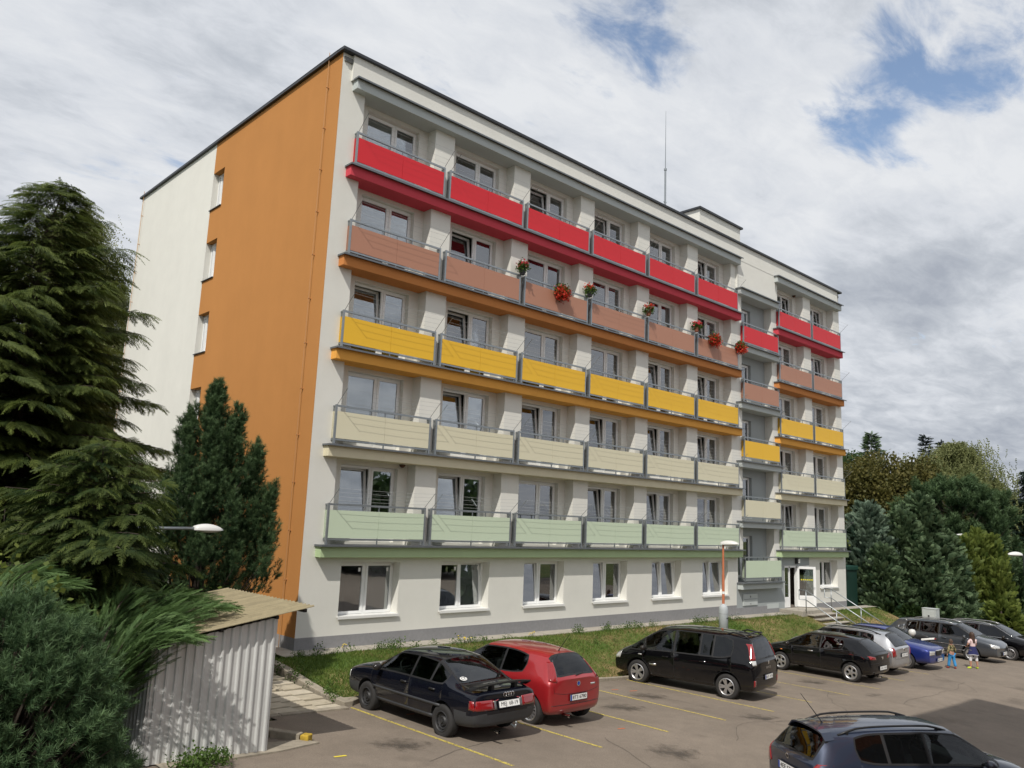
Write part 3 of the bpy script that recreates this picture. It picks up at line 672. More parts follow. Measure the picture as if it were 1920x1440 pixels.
tag(m.build('paint_mark',pmat('orange_marker_paint',(0.55,0.14,0.05),0.8),None),kind='structure')
# ---------------------------------------------------------------- entrance stairs and handrails
stairs=empty('entrance_steps',(27.3,-1.1,-3.6)); tag(stairs,'worn concrete steps climbing the grass bank to the entrance door','steps')
SO=(27.3,-1.1,-3.6)
s=MB(SO); s.box(26.1,29.2,-1.2,0.02,-3.4,-2.47); s.build('landing',M_CONC,stairs,bevel=0.012)
for i in range(7):
    y=-1.22-0.30*i; z=-2.47-0.165*(i+1); x0=26.55; 
    t=MB(SO); t.box(x0,29.05,y-0.36,y+0.06,z-0.05,z); o=t.build('tread',M_CONC,stairs,bevel=0.01)
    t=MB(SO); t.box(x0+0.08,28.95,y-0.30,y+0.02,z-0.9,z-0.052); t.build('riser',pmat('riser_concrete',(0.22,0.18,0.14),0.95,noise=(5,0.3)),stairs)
def handrail(x,label):
    h=empty('handrail',(x,-1.2,-2.45)); tag(h,label,'handrail',group='handrails of the entrance steps')
    top=Vector((0,0.75,0.95)); a=Vector((0,0.35,0.95)); b=Vector((0,-3.3,-0.85)); 
    m=MB(); r=0.024
    m.tube((a,Vector((0,0.0,0.95)),b+Vector((0,0,0.0))),r,8); m.build('top_rail',M_STEEL,h,smooth=True)
    m=MB(); m.tube((a,a-Vector((0,0,0.45)),Vector((0,0.0,0.50)),b+Vector((0,0,-0.45))),r,8); m.build('lower_rail',M_STEEL,h,smooth=True)
    for t in (0.0,0.45,0.9):
        p=Vector((0,0.0,0.95)).lerp(b,t); m=MB(); m.tube((p,p-Vector((0,0,1.05))),r,8); m.build('post',M_STEEL,h,smooth=True)
handrail(26.45,'steel pipe handrail on the near side of the entrance steps'); handrail(29.1,'steel pipe handrail on the far side of the entrance steps')
# ---------------------------------------------------------------- house behind the camera that throws the shadow across the lot
def neighbour():
    nb=empty('neighbouring_block',(0.3,-25,-3)); tag(nb,'pink rendered neighbouring block standing right of the camera outside the picture','apartment building'); O=(0.3,-25,-3)
    m=MB(O); hs=[]
    for k in range(5):
        for i in range(2): hs.append((-2.6+i*3.8,-0.9+i*3.8,-1.6+3.2*k,0.1+3.2*k))
    # north wall faces the lot
    w=MB(O)
    w.box(-4,4.55,-34,-18.98,-3.4,15.0)
    w.build('wall',pmat('pink_render',srgb(214,158,134),0.9,noise=(0.8,0.05)),nb)
    pl=MB(O); pl.box(-4.01,4.56,-18.985,-18.95,-3.4,0.9); pl.build('plinth',pmat('neighbour_plinth',srgb(150,152,154),0.9,noise=(2,.1)),nb)  # unseen grey band added low on the wall for greyer car window reflections
    f=MB(O)
    for a,b,c,d in hs: f.box(a,b,-18.98,-18.93,c,d)
    fo=f.build('window',M_PVC,nb)
    f=MB(O)
    for a,b,c,d in hs: f.box(a+0.1,b-0.1,-18.93,-18.92,c+0.1,d-0.1)
    f.build('pane',glass_mat('neighbour_glass',(0.1,0.1,0.1),0.2,trans=False),fo)
    r=MB(O); r.box(-4.1,4.6,-34.1,-18.9,15.0,15.25); r.build('roof_edge',M_COPING,nb)
neighbour()

# cracks and oil stains of the old asphalt
def cracks():
    m=MB(); rr=random.Random(23)
    for x,y,a,l in ((4.6,-10.6,.15,6.0),(9.5,-10.2,-.1,5.0),(-2.4,-9.1,.5,3.0),(1.0,-11.2,1.2,2.2),(14.0,-10.4,.05,6.5),(19,-10.8,.3,4.0),(7.2,-8.4,1.45,2.4),(11.6,-7.4,1.6,2.0)):
        P=[]; s=0
        while s<l: P.append((x,y)); a+=rr.uniform(-.45,.45)*.5; x+=math.cos(a)*.18; y+=math.sin(a)*.18; s+=.18
        for i,((p,q),(r,t)) in enumerate(zip(P[:-1],P[1:])):
            w=.003+.005*rr.random(); d=Vector((r-p,t-q,0)).normalized(); n=Vector((-d.y,d.x,0))*w
            m.poly([Vector((p,q,lot(p,q)+.005))-n,Vector((r,t,lot(r,t)+.005))-n,Vector((r,t,lot(r,t)+.005))+n,Vector((p,q,lot(p,q)+.005))+n])
    tag(m.build('asphalt_cracks',pmat('crack_fill',(.085,.072,.06),.95),None),kind='structure')
cracks()

def stain_mat():
    m=bpy.data.materials.new('oil_stain'); m.use_nodes=True; nt=m.node_tree; N=nt.nodes; L=nt.links; b=N['Principled BSDF']; out=N['Material Output']; b.inputs['Base Color'].default_value=(.055,.047,.04,1); b.inputs['Roughness'].default_value=.6
    tc=N.new('ShaderNodeTexCoord'); n=N.new('ShaderNodeTexNoise'); n.inputs['Scale'].default_value=2.6; n.inputs['Detail'].default_value=6; n.inputs['Roughness'].default_value=.7; L.new(tc.outputs['Object'],n.inputs['Vector'])
    g=N.new('ShaderNodeVectorMath'); g.operation='LENGTH'; L.new(tc.outputs['Object'],g.inputs[0])
    q=N.new('ShaderNodeMath'); q.operation='MULTIPLY_ADD'; L.new(g.outputs['Value'],q.inputs[0]); q.inputs[1].default_value=-.55; L.new(n.outputs[0],q.inputs[2])
    r=N.new('ShaderNodeMapRange'); L.new(q.outputs[0],r.inputs[0]); r.inputs[1].default_value=.22; r.inputs[2].default_value=.48; r.inputs[4].default_value=.50
    t=N.new('ShaderNodeBsdfTransparent'); mx=N.new('ShaderNodeMixShader'); L.new(r.outputs[0],mx.inputs[0]); L.new(t.outputs[0],mx.inputs[1]); L.new(b.outputs[0],mx.inputs[2]); L.new(mx.outputs[0],out.inputs['Surface']); return m
M_STAIN=stain_mat()
for x,y,sx,sy in ((4.9,-7.4,.7,.9),(6.9,-6.6,.8,.7),(7.4,-9.6,.6,.5),(12.2,-7.0,.8,1.0),(14.9,-7.2,.8,.9),(14.6,-9.6,1.0,.6),(2.4,-10.6,.9,.5),(-2.2,-8.0,.6,.7),(9.6,-10.8,1.1,.6),(18.6,-9.9,.9,.6),(6.0,-11.6,1.3,.5)):
    m=MB((x,y,lot(x,y))); m.poly([(x+sx*a,y+sy*b,lot(x+sx*a,y+sy*b)+.005) for a,b in ((-1,-1),(1,-1),(1,1),(-1,1))]); tag(m.build('oil_stain',M_STAIN,None,loc=(x,y,lot(x,y))),kind='structure')
# ================================================================== cars
DG=None
def paint(name,col,flake=0.25,rough=0.38,coat=1.0):
    m=bpy.data.materials.new(name); m.use_nodes=True; nt=m.node_tree; N=nt.nodes; L=nt.links; b=N['Principled BSDF']; out=N['Material Output']
    b.inputs['Metallic'].default_value=flake; b.inputs['Roughness'].default_value=rough; b.inputs['Coat Weight'].default_value=coat; b.inputs['Coat Roughness'].default_value=0.05; b.inputs['Specular IOR Level'].default_value=0.5 if flake>0 else 0.0
    tc=N.new('ShaderNodeTexCoord'); n=N.new('ShaderNodeTexNoise'); n.inputs['Scale'].default_value=1.6; n.inputs['Detail'].default_value=5; L.new(tc.outputs['Object'],n.inputs['Vector'])
    r=N.new('ShaderNodeMapRange'); r.inputs[1].default_value=0.3; r.inputs[2].default_value=0.7; r.inputs[3].default_value=0.9; r.inputs[4].default_value=1.1; L.new(n.outputs[0],r.inputs[0])
    vm=N.new('ShaderNodeVectorMath'); vm.operation='SCALE'; vm.inputs[0].default_value=col; L.new(r.outputs[0],vm.inputs[3])
    # road dust low on the body
    sp=N.new('ShaderNodeSeparateXYZ'); L.new(tc.outputs['Object'],sp.inputs[0])
    n2=N.new('ShaderNodeTexNoise'); n2.inputs['Scale'].default_value=5; n2.inputs['Detail'].default_value=6; L.new(tc.outputs['Object'],n2.inputs['Vector'])
    dz=N.new('ShaderNodeMapRange'); dz.inputs[1].default_value=0.62; dz.inputs[2].default_value=0.22; dz.inputs[3].default_value=0.0; dz.inputs[4].default_value=0.45; L.new(sp.outputs[2],dz.inputs[0])
    mu=N.new('ShaderNodeMath'); mu.operation='MULTIPLY'; L.new(dz.outputs[0],mu.inputs[0]); L.new(n2.outputs[0],mu.inputs[1])
    mx=N.new('ShaderNodeMix'); mx.data_type='RGBA'; L.new(mu.outputs[0],mx.inputs[0]); L.new(vm.outputs[0],mx.inputs[6]); mx.inputs[7].default_value=(0.09,0.075,0.06,1); L.new(mx.outputs[2],b.inputs['Base Color'])
    cr=N.new('ShaderNodeMath'); cr.operation='MULTIPLY_ADD'; L.new(mu.outputs[0],cr.inputs[0]); cr.inputs[1].default_value=0.6; cr.inputs[2].default_value=0.03; L.new(cr.outputs[0],b.inputs['Coat Roughness'])
    # the inside of the shell is dark trim
    ge=N.new('ShaderNodeNewGeometry'); d=N.new('ShaderNodeBsdfDiffuse'); d.inputs['Color'].default_value=(0.022,0.022,0.024,1); ms=N.new('ShaderNodeMixShader')
    L.new(ge.outputs['Backfacing'],ms.inputs[0]); L.new(b.outputs[0],ms.inputs[1]); L.new(d.outputs[0],ms.inputs[2]); L.new(ms.outputs[0],out.inputs['Surface'])
    return m
M_CGLASS=glass_mat('car_glass',(0.50,0.56,0.54),refl=0.045,bump=0)
M_CGLASSD=glass_mat('tinted_car_glass',(0.10,0.11,0.13),refl=0.05,bump=0)
M_TRIM=pmat('black_trim',(0.012,0.012,0.013),0.45)
M_RUB=pmat('tyre_rubber',(0.026,0.025,0.025),0.85,noise=(6,0.25))
M_ALLOY=pmat('alloy_rim',(0.55,0.55,0.56),0.32,metal=0.85)
M_STEELRIM=pmat('black_steel_rim',(0.035,0.035,0.037),0.55,metal=0.2)
M_LINER=pmat('wheel_arch_liner',(0.008,0.008,0.008),0.95)
M_RED_L=pmat('red_lamp',(0.24,0.005,0.007),0.12,spec=0.6,coat=1.0)
M_CLEAR_L=pmat('clear_lamp',(0.62,0.62,0.60),0.12,metal=0.35,coat=1.0)
M_ORANGE_L=pmat('amber_lamp',(0.70,0.20,0.03),0.2,coat=1.0)
M_PLASTIC=pmat('grey_bumper_plastic',(0.045,0.047,0.052),0.55,noise=(5,0.12))
M_CHROME=pmat('chrome',(0.8,0.8,0.8),0.12,metal=1.0)
M_PLATE=pmat('number_plate',(0.78,0.78,0.76),0.4)
M_INK=pmat('plate_lettering',(0.01,0.01,0.01),0.5)
M_EUBLUE=pmat('plate_blue',(0.02,0.06,0.35),0.5)
M_SEAT=pmat('seat_fabric',(0.035,0.035,0.038),0.9)
M_DASH=pmat('dashboard',(0.02,0.02,0.021),0.7)
M_SHADE=pmat('windscreen_shade',(0.55,0.56,0.55),0.6)
NP=9
def section(st):
    x,zb,w,zs,zt,wt,dr=st
    return [(x,0,zb),(x,.80*w,zb),(x,.955*w,zb+.06),(x,w,zb+.52*(zs-zb)),(x,.99*w,zs-.07),(x,.955*w,zs),(x,wt,zt-dr),(x,wt*.66,zt-dr*.22),(x,0,zt)]
def eval_mesh(o):
    dg=bpy.context.evaluated_depsgraph_get(); dg.update(); me=bpy.data.meshes.new_from_object(o.evaluated_get(dg)); return me
def temp(me):
    o=bpy.data.objects.new('temp',me); COL.objects.link(o); return o
def kill(o):
    me=o.data; bpy.data.objects.remove(o,do_unlink=True)
    if me.users==0: bpy.data.meshes.remove(me)
IDS={'body':0,'arch':1,'ws':2,'rw':3}
def car_shell(sp):
    """closed subdivided body with part ids in material_index; returns mesh (no arches) and mesh with arches"""
    S=sp['st']; V=[];F=[];M=[]; crease={}
    secs=[section(s) for s in S]; n=len(S)
    bulge=sp.get('bulge',(0.07,0.10))
    def vid(i,j,side): return i*(2*NP)+j*2+(0 if side>0 else 1)
    for i,sec in enumerate(secs):
        for j,(x,y,z) in enumerate(sec):
            # plan curvature of the nose and the tail
            dx=0
            if i<=1: dx=bulge[0]*(y/S[i][2])**2*(1.0 if i==0 else 0.5)
            if i>=n-2: dx=-bulge[1]*(y/S[i][2])**2*(1.0 if i==n-1 else 0.6)
            if i==0: dx+=sp.get('tail_dx',[0]*NP)[j]
            if i==n-1: dx+=sp.get('nose_dx',[0]*NP)[j]
            V.append((x+dx,y,z)); V.append((x+dx,-y,z))
    pid={}
    def idof(i,j,side):
        for k,(a,b) in enumerate(sp['side']):
            if j==5 and a<=i<b: return 10+2*k+(0 if side>0 else 1)
        for k,(a,b) in enumerate(sp.get('doors',[])):
            if j in (2,3,4) and a<=i<b: return 40+2*k+(0 if side>0 else 1)
        if j in (6,7):
            if sp['ws'][0]<=i<sp['ws'][1]: return 2
            if sp['rw'][0]<=i<sp['rw'][1]: return 3
        return 0
    for i in range(n-1):
        for j in range(NP-1):
            for side in (1,-1):
                a,b,c,d=vid(i,j,side),vid(i+1,j,side),vid(i+1,j+1,side),vid(i,j+1,side)
                q=(a,b,c,d) if side<0 else (a,d,c,b)
                if j==0: # centre vertices are shared
                    pass
                F.append(q); M.append(idof(i,j,side))
    # merge doubled centre verts later; end caps with a centre column
    for i,sg in ((0,1),(n-1,-1)):
        c=[]
        for j in range(NP):
            x,y,z=secs[i][j]; dx=(sp.get('tail_dx',[0]*NP)[j] if i==0 else sp.get('nose_dx',[0]*NP)[j]); c.append(len(V)); V.append((x+dx,0,z))
        for j in range(NP-1):
            for side in (1,-1):
                a,b,cc,d=vid(i,j,side),vid(i,j+1,side),c[j+1],c[j]
                q=(a,b,cc,d) if side*sg>0 else (a,d,cc,b); F.append(q); M.append(0)
    me=bpy.data.meshes.new('shell'); me.from_pydata(V,[],F); me.polygons.foreach_set('material_index',M)
    bm=bmesh.new(); bm.from_mesh(me); bmesh.ops.remove_doubles(bm,verts=bm.verts,dist=1e-5)
    bmesh.ops.dissolve_degenerate(bm,dist=1e-5,edges=bm.edges); bmesh.ops.recalc_face_normals(bm,faces=bm.faces)
    cl=bm.edges.layers.float.new('crease_edge')
    for e in bm.edges:
        ids={f.material_index for f in e.link_faces}
        if len(ids)>1:
            if any(10<=k<40 for k in ids) or 2 in ids or 3 in ids: e[cl]=0.45
        xs=[v.co.x for v in e.verts]
    bm.to_mesh(me); bm.free()
    for k in range(60): me.materials.append(None)
    o=temp(me); sd=o.modifiers.new('s','SUBSURF'); sd.levels=2; sd.render_levels=2
    full=eval_mesh(o)
    if sp.get('flare'): pass
    # wheel arches
    cutm=MB()
    for ax in sp['axles']:
        for sgn in (1,-1):
            y0,y1=sgn*(sp['W']-0.30),sgn*(sp['W']+0.3); r=sp['rt']+sp.get('gap',0.055); N=36; ring=[]
            for y in (min(y0,y1),max(y0,y1)): ring.append([(ax+r*math.cos(2*math.pi*k/N),y,sp['rt']+0.015+r*math.sin(2*math.pi*k/N)) for k in range(N)])
            b=len(cutm.v); cutm.v+=ring[0]+ring[1]
            for k in range(N): cutm.f.append((b+k,b+(k+1)%N,b+N+(k+1)%N,b+N+k)); cutm.m.append(1)
            cutm.f.append(tuple(b+k for k in range(N))[::-1]); cutm.m.append(1); cutm.f.append(tuple(b+N+k for k in range(N))); cutm.m.append(1)
    cm=cutm.mesh('cut'); bmc=bmesh.new(); bmc.from_mesh(cm); bmesh.ops.recalc_face_normals(bmc,faces=bmc.faces); bmc.to_mesh(cm); bmc.free()
    for k in range(60): cm.materials.append(None)
    co=temp(cm); fo=temp(full.copy())
    bo=fo.modifiers.new('b','BOOLEAN'); bo.operation='DIFFERENCE'; bo.object=co; bo.solver='EXACT'
    cut=eval_mesh(fo)
    for x in (o,co,fo): kill(x)
    return full,cut
def split_ids(me,L,sp):
    """split by material_index into meshes; returns {id: bmesh}"""
    out={}
    bm0=bmesh.new(); bm0.from_mesh(me)
    zb,rl,fl=sp.get('bumper',(0.55,0.16,0.2))
    groups={}
    for f in bm0.faces:
        i=f.material_index
        if i==0:
            c=f.calc_center_median()
            if c.z<zb and c.x<rl: i=60
            elif c.z<zb and c.x>L-fl: i=61
        elif i==1:
            c=f.calc_center_median(); i=70+(1 if c.x>L/2 else 0)+(2 if c.y>0 else 0)
        groups.setdefault(i,[]).append(f)
    for i,fs in groups.items():
        bm=bmesh.new(); mp={}
        for f in fs:
            vs=[]
            for v in f.verts:
                if v.index not in mp: mp[v.index]=bm.verts.new(v.co)
                vs.append(mp[v.index])
            try: bm.faces.new(vs)
            except ValueError: pass
        bm.normal_update(); out[i]=bm
    bm0.free(); return out
def to_obj(bm,name,mats,parent,off):
    for v in bm.verts: v.co.x-=off
    me=bpy.data.meshes.new(name); bm.to_mesh(me); bm.free(); me.shade_smooth(); return link(name,me,mats,parent)
def wheel_mesh(r,w,style,rimr):
    t=MB(); t.lathe([(rimr,-w*.46),(rimr+.02,-w*.5),(r*.86,-w*.5),(r*.965,-w*.44),(r,-w*.30),(r,w*.30),(r*.965,w*.44),(r*.86,w*.5),(rimr+.02,w*.5),(rimr,w*.46)],40,axis='Y')
    tyre=t.mesh('tyre',smooth=True)
    m=MB(); y=w*.5
    # barrel and lip; outside is +Y
    m.lathe([(rimr+.004,-w*.45),(rimr+.004,y-.004),(rimr-.012,y+.004),(rimr-.028,y-.012),(rimr-.035,y-.07)],40,axis='Y')
    if style=='steel':
        m.lathe([(rimr-.03,y-.05),(rimr*.72,y-.035),(rimr*.55,y-.055),(rimr*.40,y-.02),(rimr*.30,y-.03),(0.0,y-.03)],28,axis='Y')
        for k in range(12):
            a=2*math.pi*k/12; c=Vector((rimr*.80*math.cos(a),y-.036,rimr*.80*math.sin(a))); m.obox(c,Vector((math.cos(a),0,math.sin(a)))*.018,Vector((-math.sin(a),0,math.cos(a)))*.012,(0,.006,0),1)
        m.lathe([(0.0,y-.004),(.032,y-.008),(.034,y-.03)],14,axis='Y',mi=0)
        for k in range(4):
            a=2*math.pi*k/4+.4; m.lathe([(0,y-.015),(.011,y-.016),(.012,y-.03)],8,c=(0.055*math.cos(a),0,0.055*math.sin(a)),axis='Y')
    else:
        n={'five':5,'six':6,'ten':10,'turbine':14,'multi':11}[style]
        m.lathe([(0.0,y-.012),(.055,y-.014),(.065,y-.05)],20,axis='Y')
        m.lathe([(rimr-.03,y-.13),(0.0,y-.13)],28,axis='Y',mi=1)
        if style=='five' or style=='six':      # broad spokes with round holes between
            hole=rimr*(.235 if style=='five' else .20); hr=rimr*.56; N=72; ro=rimr-.03
            for k in range(n):
                a0=2*math.pi*(k+.0)/n; 
                for s in range(20):
                    t0,t1=2*math.pi*s/20,2*math.pi*(s+1)/20
                    def hp(t): return Vector((hr*math.cos(a0)+hole*math.cos(t+a0),y-.022,hr*math.sin(a0)+hole*math.sin(t+a0)))
                    def op(t):
                        d=hp(t)-Vector((hr*math.cos(a0),y-.022,hr*math.sin(a0))); d=d.normalized(); c=Vector((hr*math.cos(a0),y-.022,hr*math.sin(a0)))
                        # clip the ray to the sector
                        q=c+d*(rimr*.60)
                        ang=math.atan2(q.z,q.x)-a0; ang=(ang+math.pi)%(2*math.pi)-math.pi; ang=max(-math.pi/n,min(math.pi/n,ang)); rad=max(.05,min(ro,Vector((q.x,0,q.z)).length))
                        return Vector((rad*math.cos(a0+ang),y-.016,rad*math.sin(a0+ang)))
                    m.poly((hp(t0),hp(t1),op(t1),op(t0))); a,b=hp(t0),hp(t1); m.poly((a,b,b-Vector((0,.07,0)),a-Vector((0,.07,0))))
        else:
            for k in range(n):
                a=2*math.pi*k/n; tw=0.0
                if style=='ten': a=2*math.pi*(k//2)/5+(0.17 if k%2 else -0.17)
                if style=='turbine': tw=0.22
                u=Vector((math.cos(a),0,math.sin(a))); v=Vector((math.cos(a+tw),0,math.sin(a+tw))); p=Vector((0,y-.03,0))+u*.05; q=Vector((0,y-.018,0))+v*(rimr-.028)
                ww={'ten':.024,'turbine':.017,'multi':.016}[style]
                d=(q-p); m.obox((p+q)/2,d/2,Vector((-math.sin(a+tw/2),0,math.cos(a+tw/2)))*ww,Vector((0,.014,0)))
    rim=m.mesh('rim',smooth=False,bevel=0.0); return tyre,rim
_wc={}
def text_mesh(s,size,depth=0.002):
    c=bpy.data.curves.new('t','FONT'); c.body=s; c.size=size; c.align_x='CENTER'; c.align_y='CENTER'; c.extrude=depth
    o=bpy.data.objects.new('t',c); COL.objects.link(o); me=eval_mesh(o); bpy.data.objects.remove(o,do_unlink=True); bpy.data.curves.remove(c); return me
class Car:
    def __init__(s,sp,loc,rot,label,cat='car',group='cars parked on the lot'):
        s.sp=sp; s.L=sp['st'][-1][0]; s.off=s.L/2
        s.root=empty('parked_car',loc,rot); tag(s.root,label,cat,group)
        full,cut=car_shell(sp)
        bm=bmesh.new(); bm.from_mesh(full)
        for v in bm.verts: v.co.x-=s.off
        s.bvh=BVHTree.FromBMesh(bm); bm.free(); bpy.data.meshes.remove(full)
        parts=split_ids(cut,s.L,sp); bpy.data.meshes.remove(cut)
        P=sp['paint']; off=s.off
        tint=sp.get('tint',[M_CGLASS]*8)
        for i,b in sorted(parts.items()):
            if i==0: s.body=to_obj(b,'body',P,s.root,off)
            elif i>=70: to_obj(b,'wheel_arch',M_LINER,s.root,off)
            elif i in (2,3) or 10<=i<40:
                th=0.030 if i>=10 else 0.045
                r=bmesh.ops.inset_region(b,faces=b.faces[:],thickness=th,depth=-0.004,use_even_offset=True,use_boundary=True)
                for f in b.faces: f.material_index=0
                for f in r['faces']: f.material_index=1
                nm={2:'windscreen',3:'rear_window'}.get(i,'side_window')
                g=M_CGLASS if i==2 else (sp.get('rear_glass',M_CGLASSD) if i==3 else tint[(i-10)//2])
                trim=P if (i in (2,3) and sp.get('body_pillars',True)) else M_TRIM
                to_obj(b,nm,[g,M_TRIM if i>=10 else M_TRIM],s.root,off)
            elif 40<=i<60:
                r=bmesh.ops.inset_region(b,faces=b.faces[:],thickness=0.007,depth=-0.004,use_even_offset=True,use_boundary=True)
                for f in b.faces: f.material_index=0
                for f in r['faces']: f.material_index=1
                o=to_obj(b,'door',[P,M_TRIM],s.root,off)
                k=(i-40)//2; sd=1 if i%2==0 else -1; hx,hz=sp['handles'][k]
                s.patch('handle',[(hx-.09,hz-.015),(hx+.09,hz-.015),(hx+.09,hz+.015),(hx-.09,hz+.015)],'L' if sd>0 else 'R',sp.get('handle_mat',P),o,3,1,off=0.028)
            elif i==60: to_obj(b,'bumper',sp.get('bumper_mat',P),s.root,off)
            elif i==61: to_obj(b,'bumper',sp.get('bumper_mat',P),s.root,off)
        s.wheels(); s.interior()
    def hit(s,o,d):
        r=s.bvh.ray_cast(Vector(o),Vector(d)); return r
    def patch(s,name,c4,face,mat,parent=None,nu=6,nv=4,off=0.008,depth=0.03,label=None):
        """c4: four corners (2-D) projected on the body from side L/R (x,z), back B / front F (y,z) or top T (x,y)"""
        D={'L':((0,1,0),lambda a,b:(a-s.off,2.0,b)),'R':((0,-1,0),lambda a,b:(a-s.off,-2.0,b)),'B':((-1,0,0),lambda a,b:(-5,a,b)),'F':((1,0,0),lambda a,b:(5,a,b)),'T':((0,0,1),lambda a,b:(a-s.off,b,4)),
           'BL':((-.75,.66,0),None),'BR':((-.75,-.66,0),None),'FL':((.75,.66,0),None),'FR':((.75,-.66,0),None)}
        n,fo=D[face]; n=Vector(n)
        top=[];
        for j in range(nv+1):
            for i in range(nu+1):
                u,v=i/nu,j/nv
                a=(1-u)*(1-v)*Vector(c4[0])+u*(1-v)*Vector(c4[1])+u*v*Vector(c4[2])+(1-u)*v*Vector(c4[3])
                if fo: o=Vector(fo(a[0],a[1]))
                else: o=Vector(a)+n*3
                h=s.bvh.ray_cast(o,-n)
                if h[0] is None:
                    h2=s.bvh.find_nearest(o-n*(3 if not fo else 2)); p=h2[0]
                else: p=h[0]
                top.append(p+n*off)
        m=MB(); w=nu+1
        for j in range(nv):
            for i in range(nu): m.poly((top[j*w+i],top[j*w+i+1],top[(j+1)*w+i+1],top[(j+1)*w+i]))
        per=[j for j in range(w)]+[j*w+nu for j in range(1,nv+1)]+[nv*w+i for i in range(nu-1,-1,-1)]+[j*w for j in range(nv-1,0,-1)]
        for a,b in zip(per,per[1:]+per[:1]): m.poly((top[a],top[a]-n*depth,top[b]-n*depth,top[b]))
        me=m.mesh(name); bm=bmesh.new(); bm.from_mesh(me); bmesh.ops.remove_doubles(bm,verts=bm.verts,dist=1e-5); bmesh.ops.recalc_face_normals(bm,faces=bm.faces); bm.to_mesh(me); bm.free(); me.shade_smooth()
        o=link(name,me,mat,parent or s.root)
        if label: o['label']=label
        return o
    def wheels(s):
        sp=s.sp; key=(sp['rt'],sp['rim'],sp.get('wt',.20),sp.get('rimr'))
        if key not in _wc: _wc[key]=wheel_mesh(sp['rt'],sp.get('wt',.20),sp['rim'],sp.get('rimr',sp['rt']*.64))
        ty,ri=_wc[key]
        for ax in sp['axles']:
            for sd in (1,-1):
                w=link('wheel',ty.copy(),M_RUB,s.root,(ax-s.off,sd*(sp['W']-.115),sp['rt']-.004))
                if sd<0: w.rotation_euler=(0,0,math.pi)
                w.name='wheel'; r=link('rim',ri.copy(),[sp.get('rim_mat',M_ALLOY),M_LINER],w)
    def interior(s):
        sp=s.sp; B=sp['cab']; zf=B['belt']; m=MB()
        # floor/pan so that the cabin is dark below the belt line
        ped=MB(); W=sp['W']-.16
        ped.box(B['x0']-s.off,B['x1']-s.off,-W,W,zf-.42,zf-.36); ped.build('cabin_floor',M_DASH,s.root)
        d=MB(); d.box(B['x1']-.42-s.off,B['x1']-.02-s.off,-W,W,zf-.3,zf+.02); d.build('dashboard',M_DASH,s.root,bevel=0.05)
        for xs in B['seats']:
            for y in ((.36,-.36)):
                q=MB(); x=xs-s.off
                q.obox((x,y,zf-.10),(.055,0,0),(0,.22,0),Vector((-.08,0,.30)))
                q.obox((x-.10,y,zf+.27),(.04,0,0),(0,.12,0),(-.02,0,.07)); q.obox((x+.24,y,zf-.26),(.25,0,.02),(0,.24,0),(0,0,.08)); q.build('seat',M_SEAT,s.root,bevel=0.04)
        sw=MB(); c=Vector((B['x1']-.50-s.off,.36,zf+.08)); ax=Vector((-.86,0,.5)).normalized(); u=Vector((0,1,0)); v=ax.cross(u)
        sw.tube([c+.185*(math.cos(t)*u+math.sin(t)*v) for t in np.linspace(0,2*math.pi,21)],.016,6,cap=False); sw.tube((c+.18*u,c-.18*u),.02,5); sw.tube((c,c-ax*.3),.025,5); sw.build('steering_wheel',M_DASH,s.root)
    def mirror(s,x,z,mat,both=True):
        for sd in (1,-1):
            y=sd*(s.sp['W']+.10); m=MB(); m.lathe([(0,-.075),(.05,-.07),(.082,-.03),(.085,.02),(.075,.035),(0,.03)],14,axis='X'); me=m.mesh('mirror',smooth=True)
            o=link('mirror',me,mat,s.root,(x-s.off,y,z)); o.scale=(1,1.25,.85)
            a=MB(); a.tube(((0,-sd*.08,-.02),(-.0,-sd*.20,-.05)),.022,6); a.build('mirror_arm',M_TRIM,o)
    def plate(s,face,y,z,text=None,w=.52,h=.112,eu=True,frame=True,label=None,dark=False):
        n=Vector((-1,0,0)) if face=='B' else Vector((1,0,0))
        h0=s.bvh.ray_cast(Vector((n.x*5,y,z+h/2)),-n)[0]; h1=s.bvh.ray_cast(Vector((n.x*5,y,z-h/2)),-n)[0]
        p=(h0+h1)/2; up=(h0-h1).normalized(); rt=Vector((0,-n.x*-1,0)); rt=up.cross(n).normalized(); nn=rt.cross(up).normalized()
        nn=nn if nn.dot(n)>0 else -nn
        rt=up.cross(nn)
        c=p+nn*.016
        fr=MB(); fr.obox(c,rt*(w/2+.012),up*(h/2+.012),nn*.008); o=fr.build('number_plate_holder',M_TRIM,s.root)
        pm=MB(); pm.obox(c+nn*.009,rt*(w/2),up*(h/2),nn*.003); q=pm.build('number_plate',M_PLATE,o)
        if label: o['label']=label
        if eu:
            e=MB(); e.obox(c+nn*.0125-rt*(w/2-.022),rt*.022,up*(h/2),nn*.001); e.build('blue_band',M_EUBLUE,o)
        if text:
            me=text_mesh(text,h*.86); mat4=Matrix((( rt.x,up.x,nn.x,0),(rt.y,up.y,nn.y,0),(rt.z,up.z,nn.z,0),(0,0,0,1))); mat4.translation=c+nn*.0125+rt*(.02 if eu else 0)
            bb=[v.co.x for v in me.vertices]; wd=max(bb)-min(bb); k=min(1.35,(w-.09)/wd); me.transform(Matrix.Diagonal((k,1,1,1))); me.transform(mat4)
            link('lettering',me,M_INK,o)
        else:
            g=MB(); rr=random.Random(int(abs(y*100+z*77)+len(s.root.name)))
            for i in range(7):
                if i==3: continue
                t=-.19+.066*i; a=rr.uniform(.010,.02)
                g.obox(c+nn*.0125+rt*t,rt*a*.5,up*.03,nn*.0008); g.obox(c+nn*.0125+rt*(t+.012)+up*rr.uniform(-.02,.02),rt*.014,up*.006,nn*.0008)
            g.build('lettering',M_INK,o)
        return o
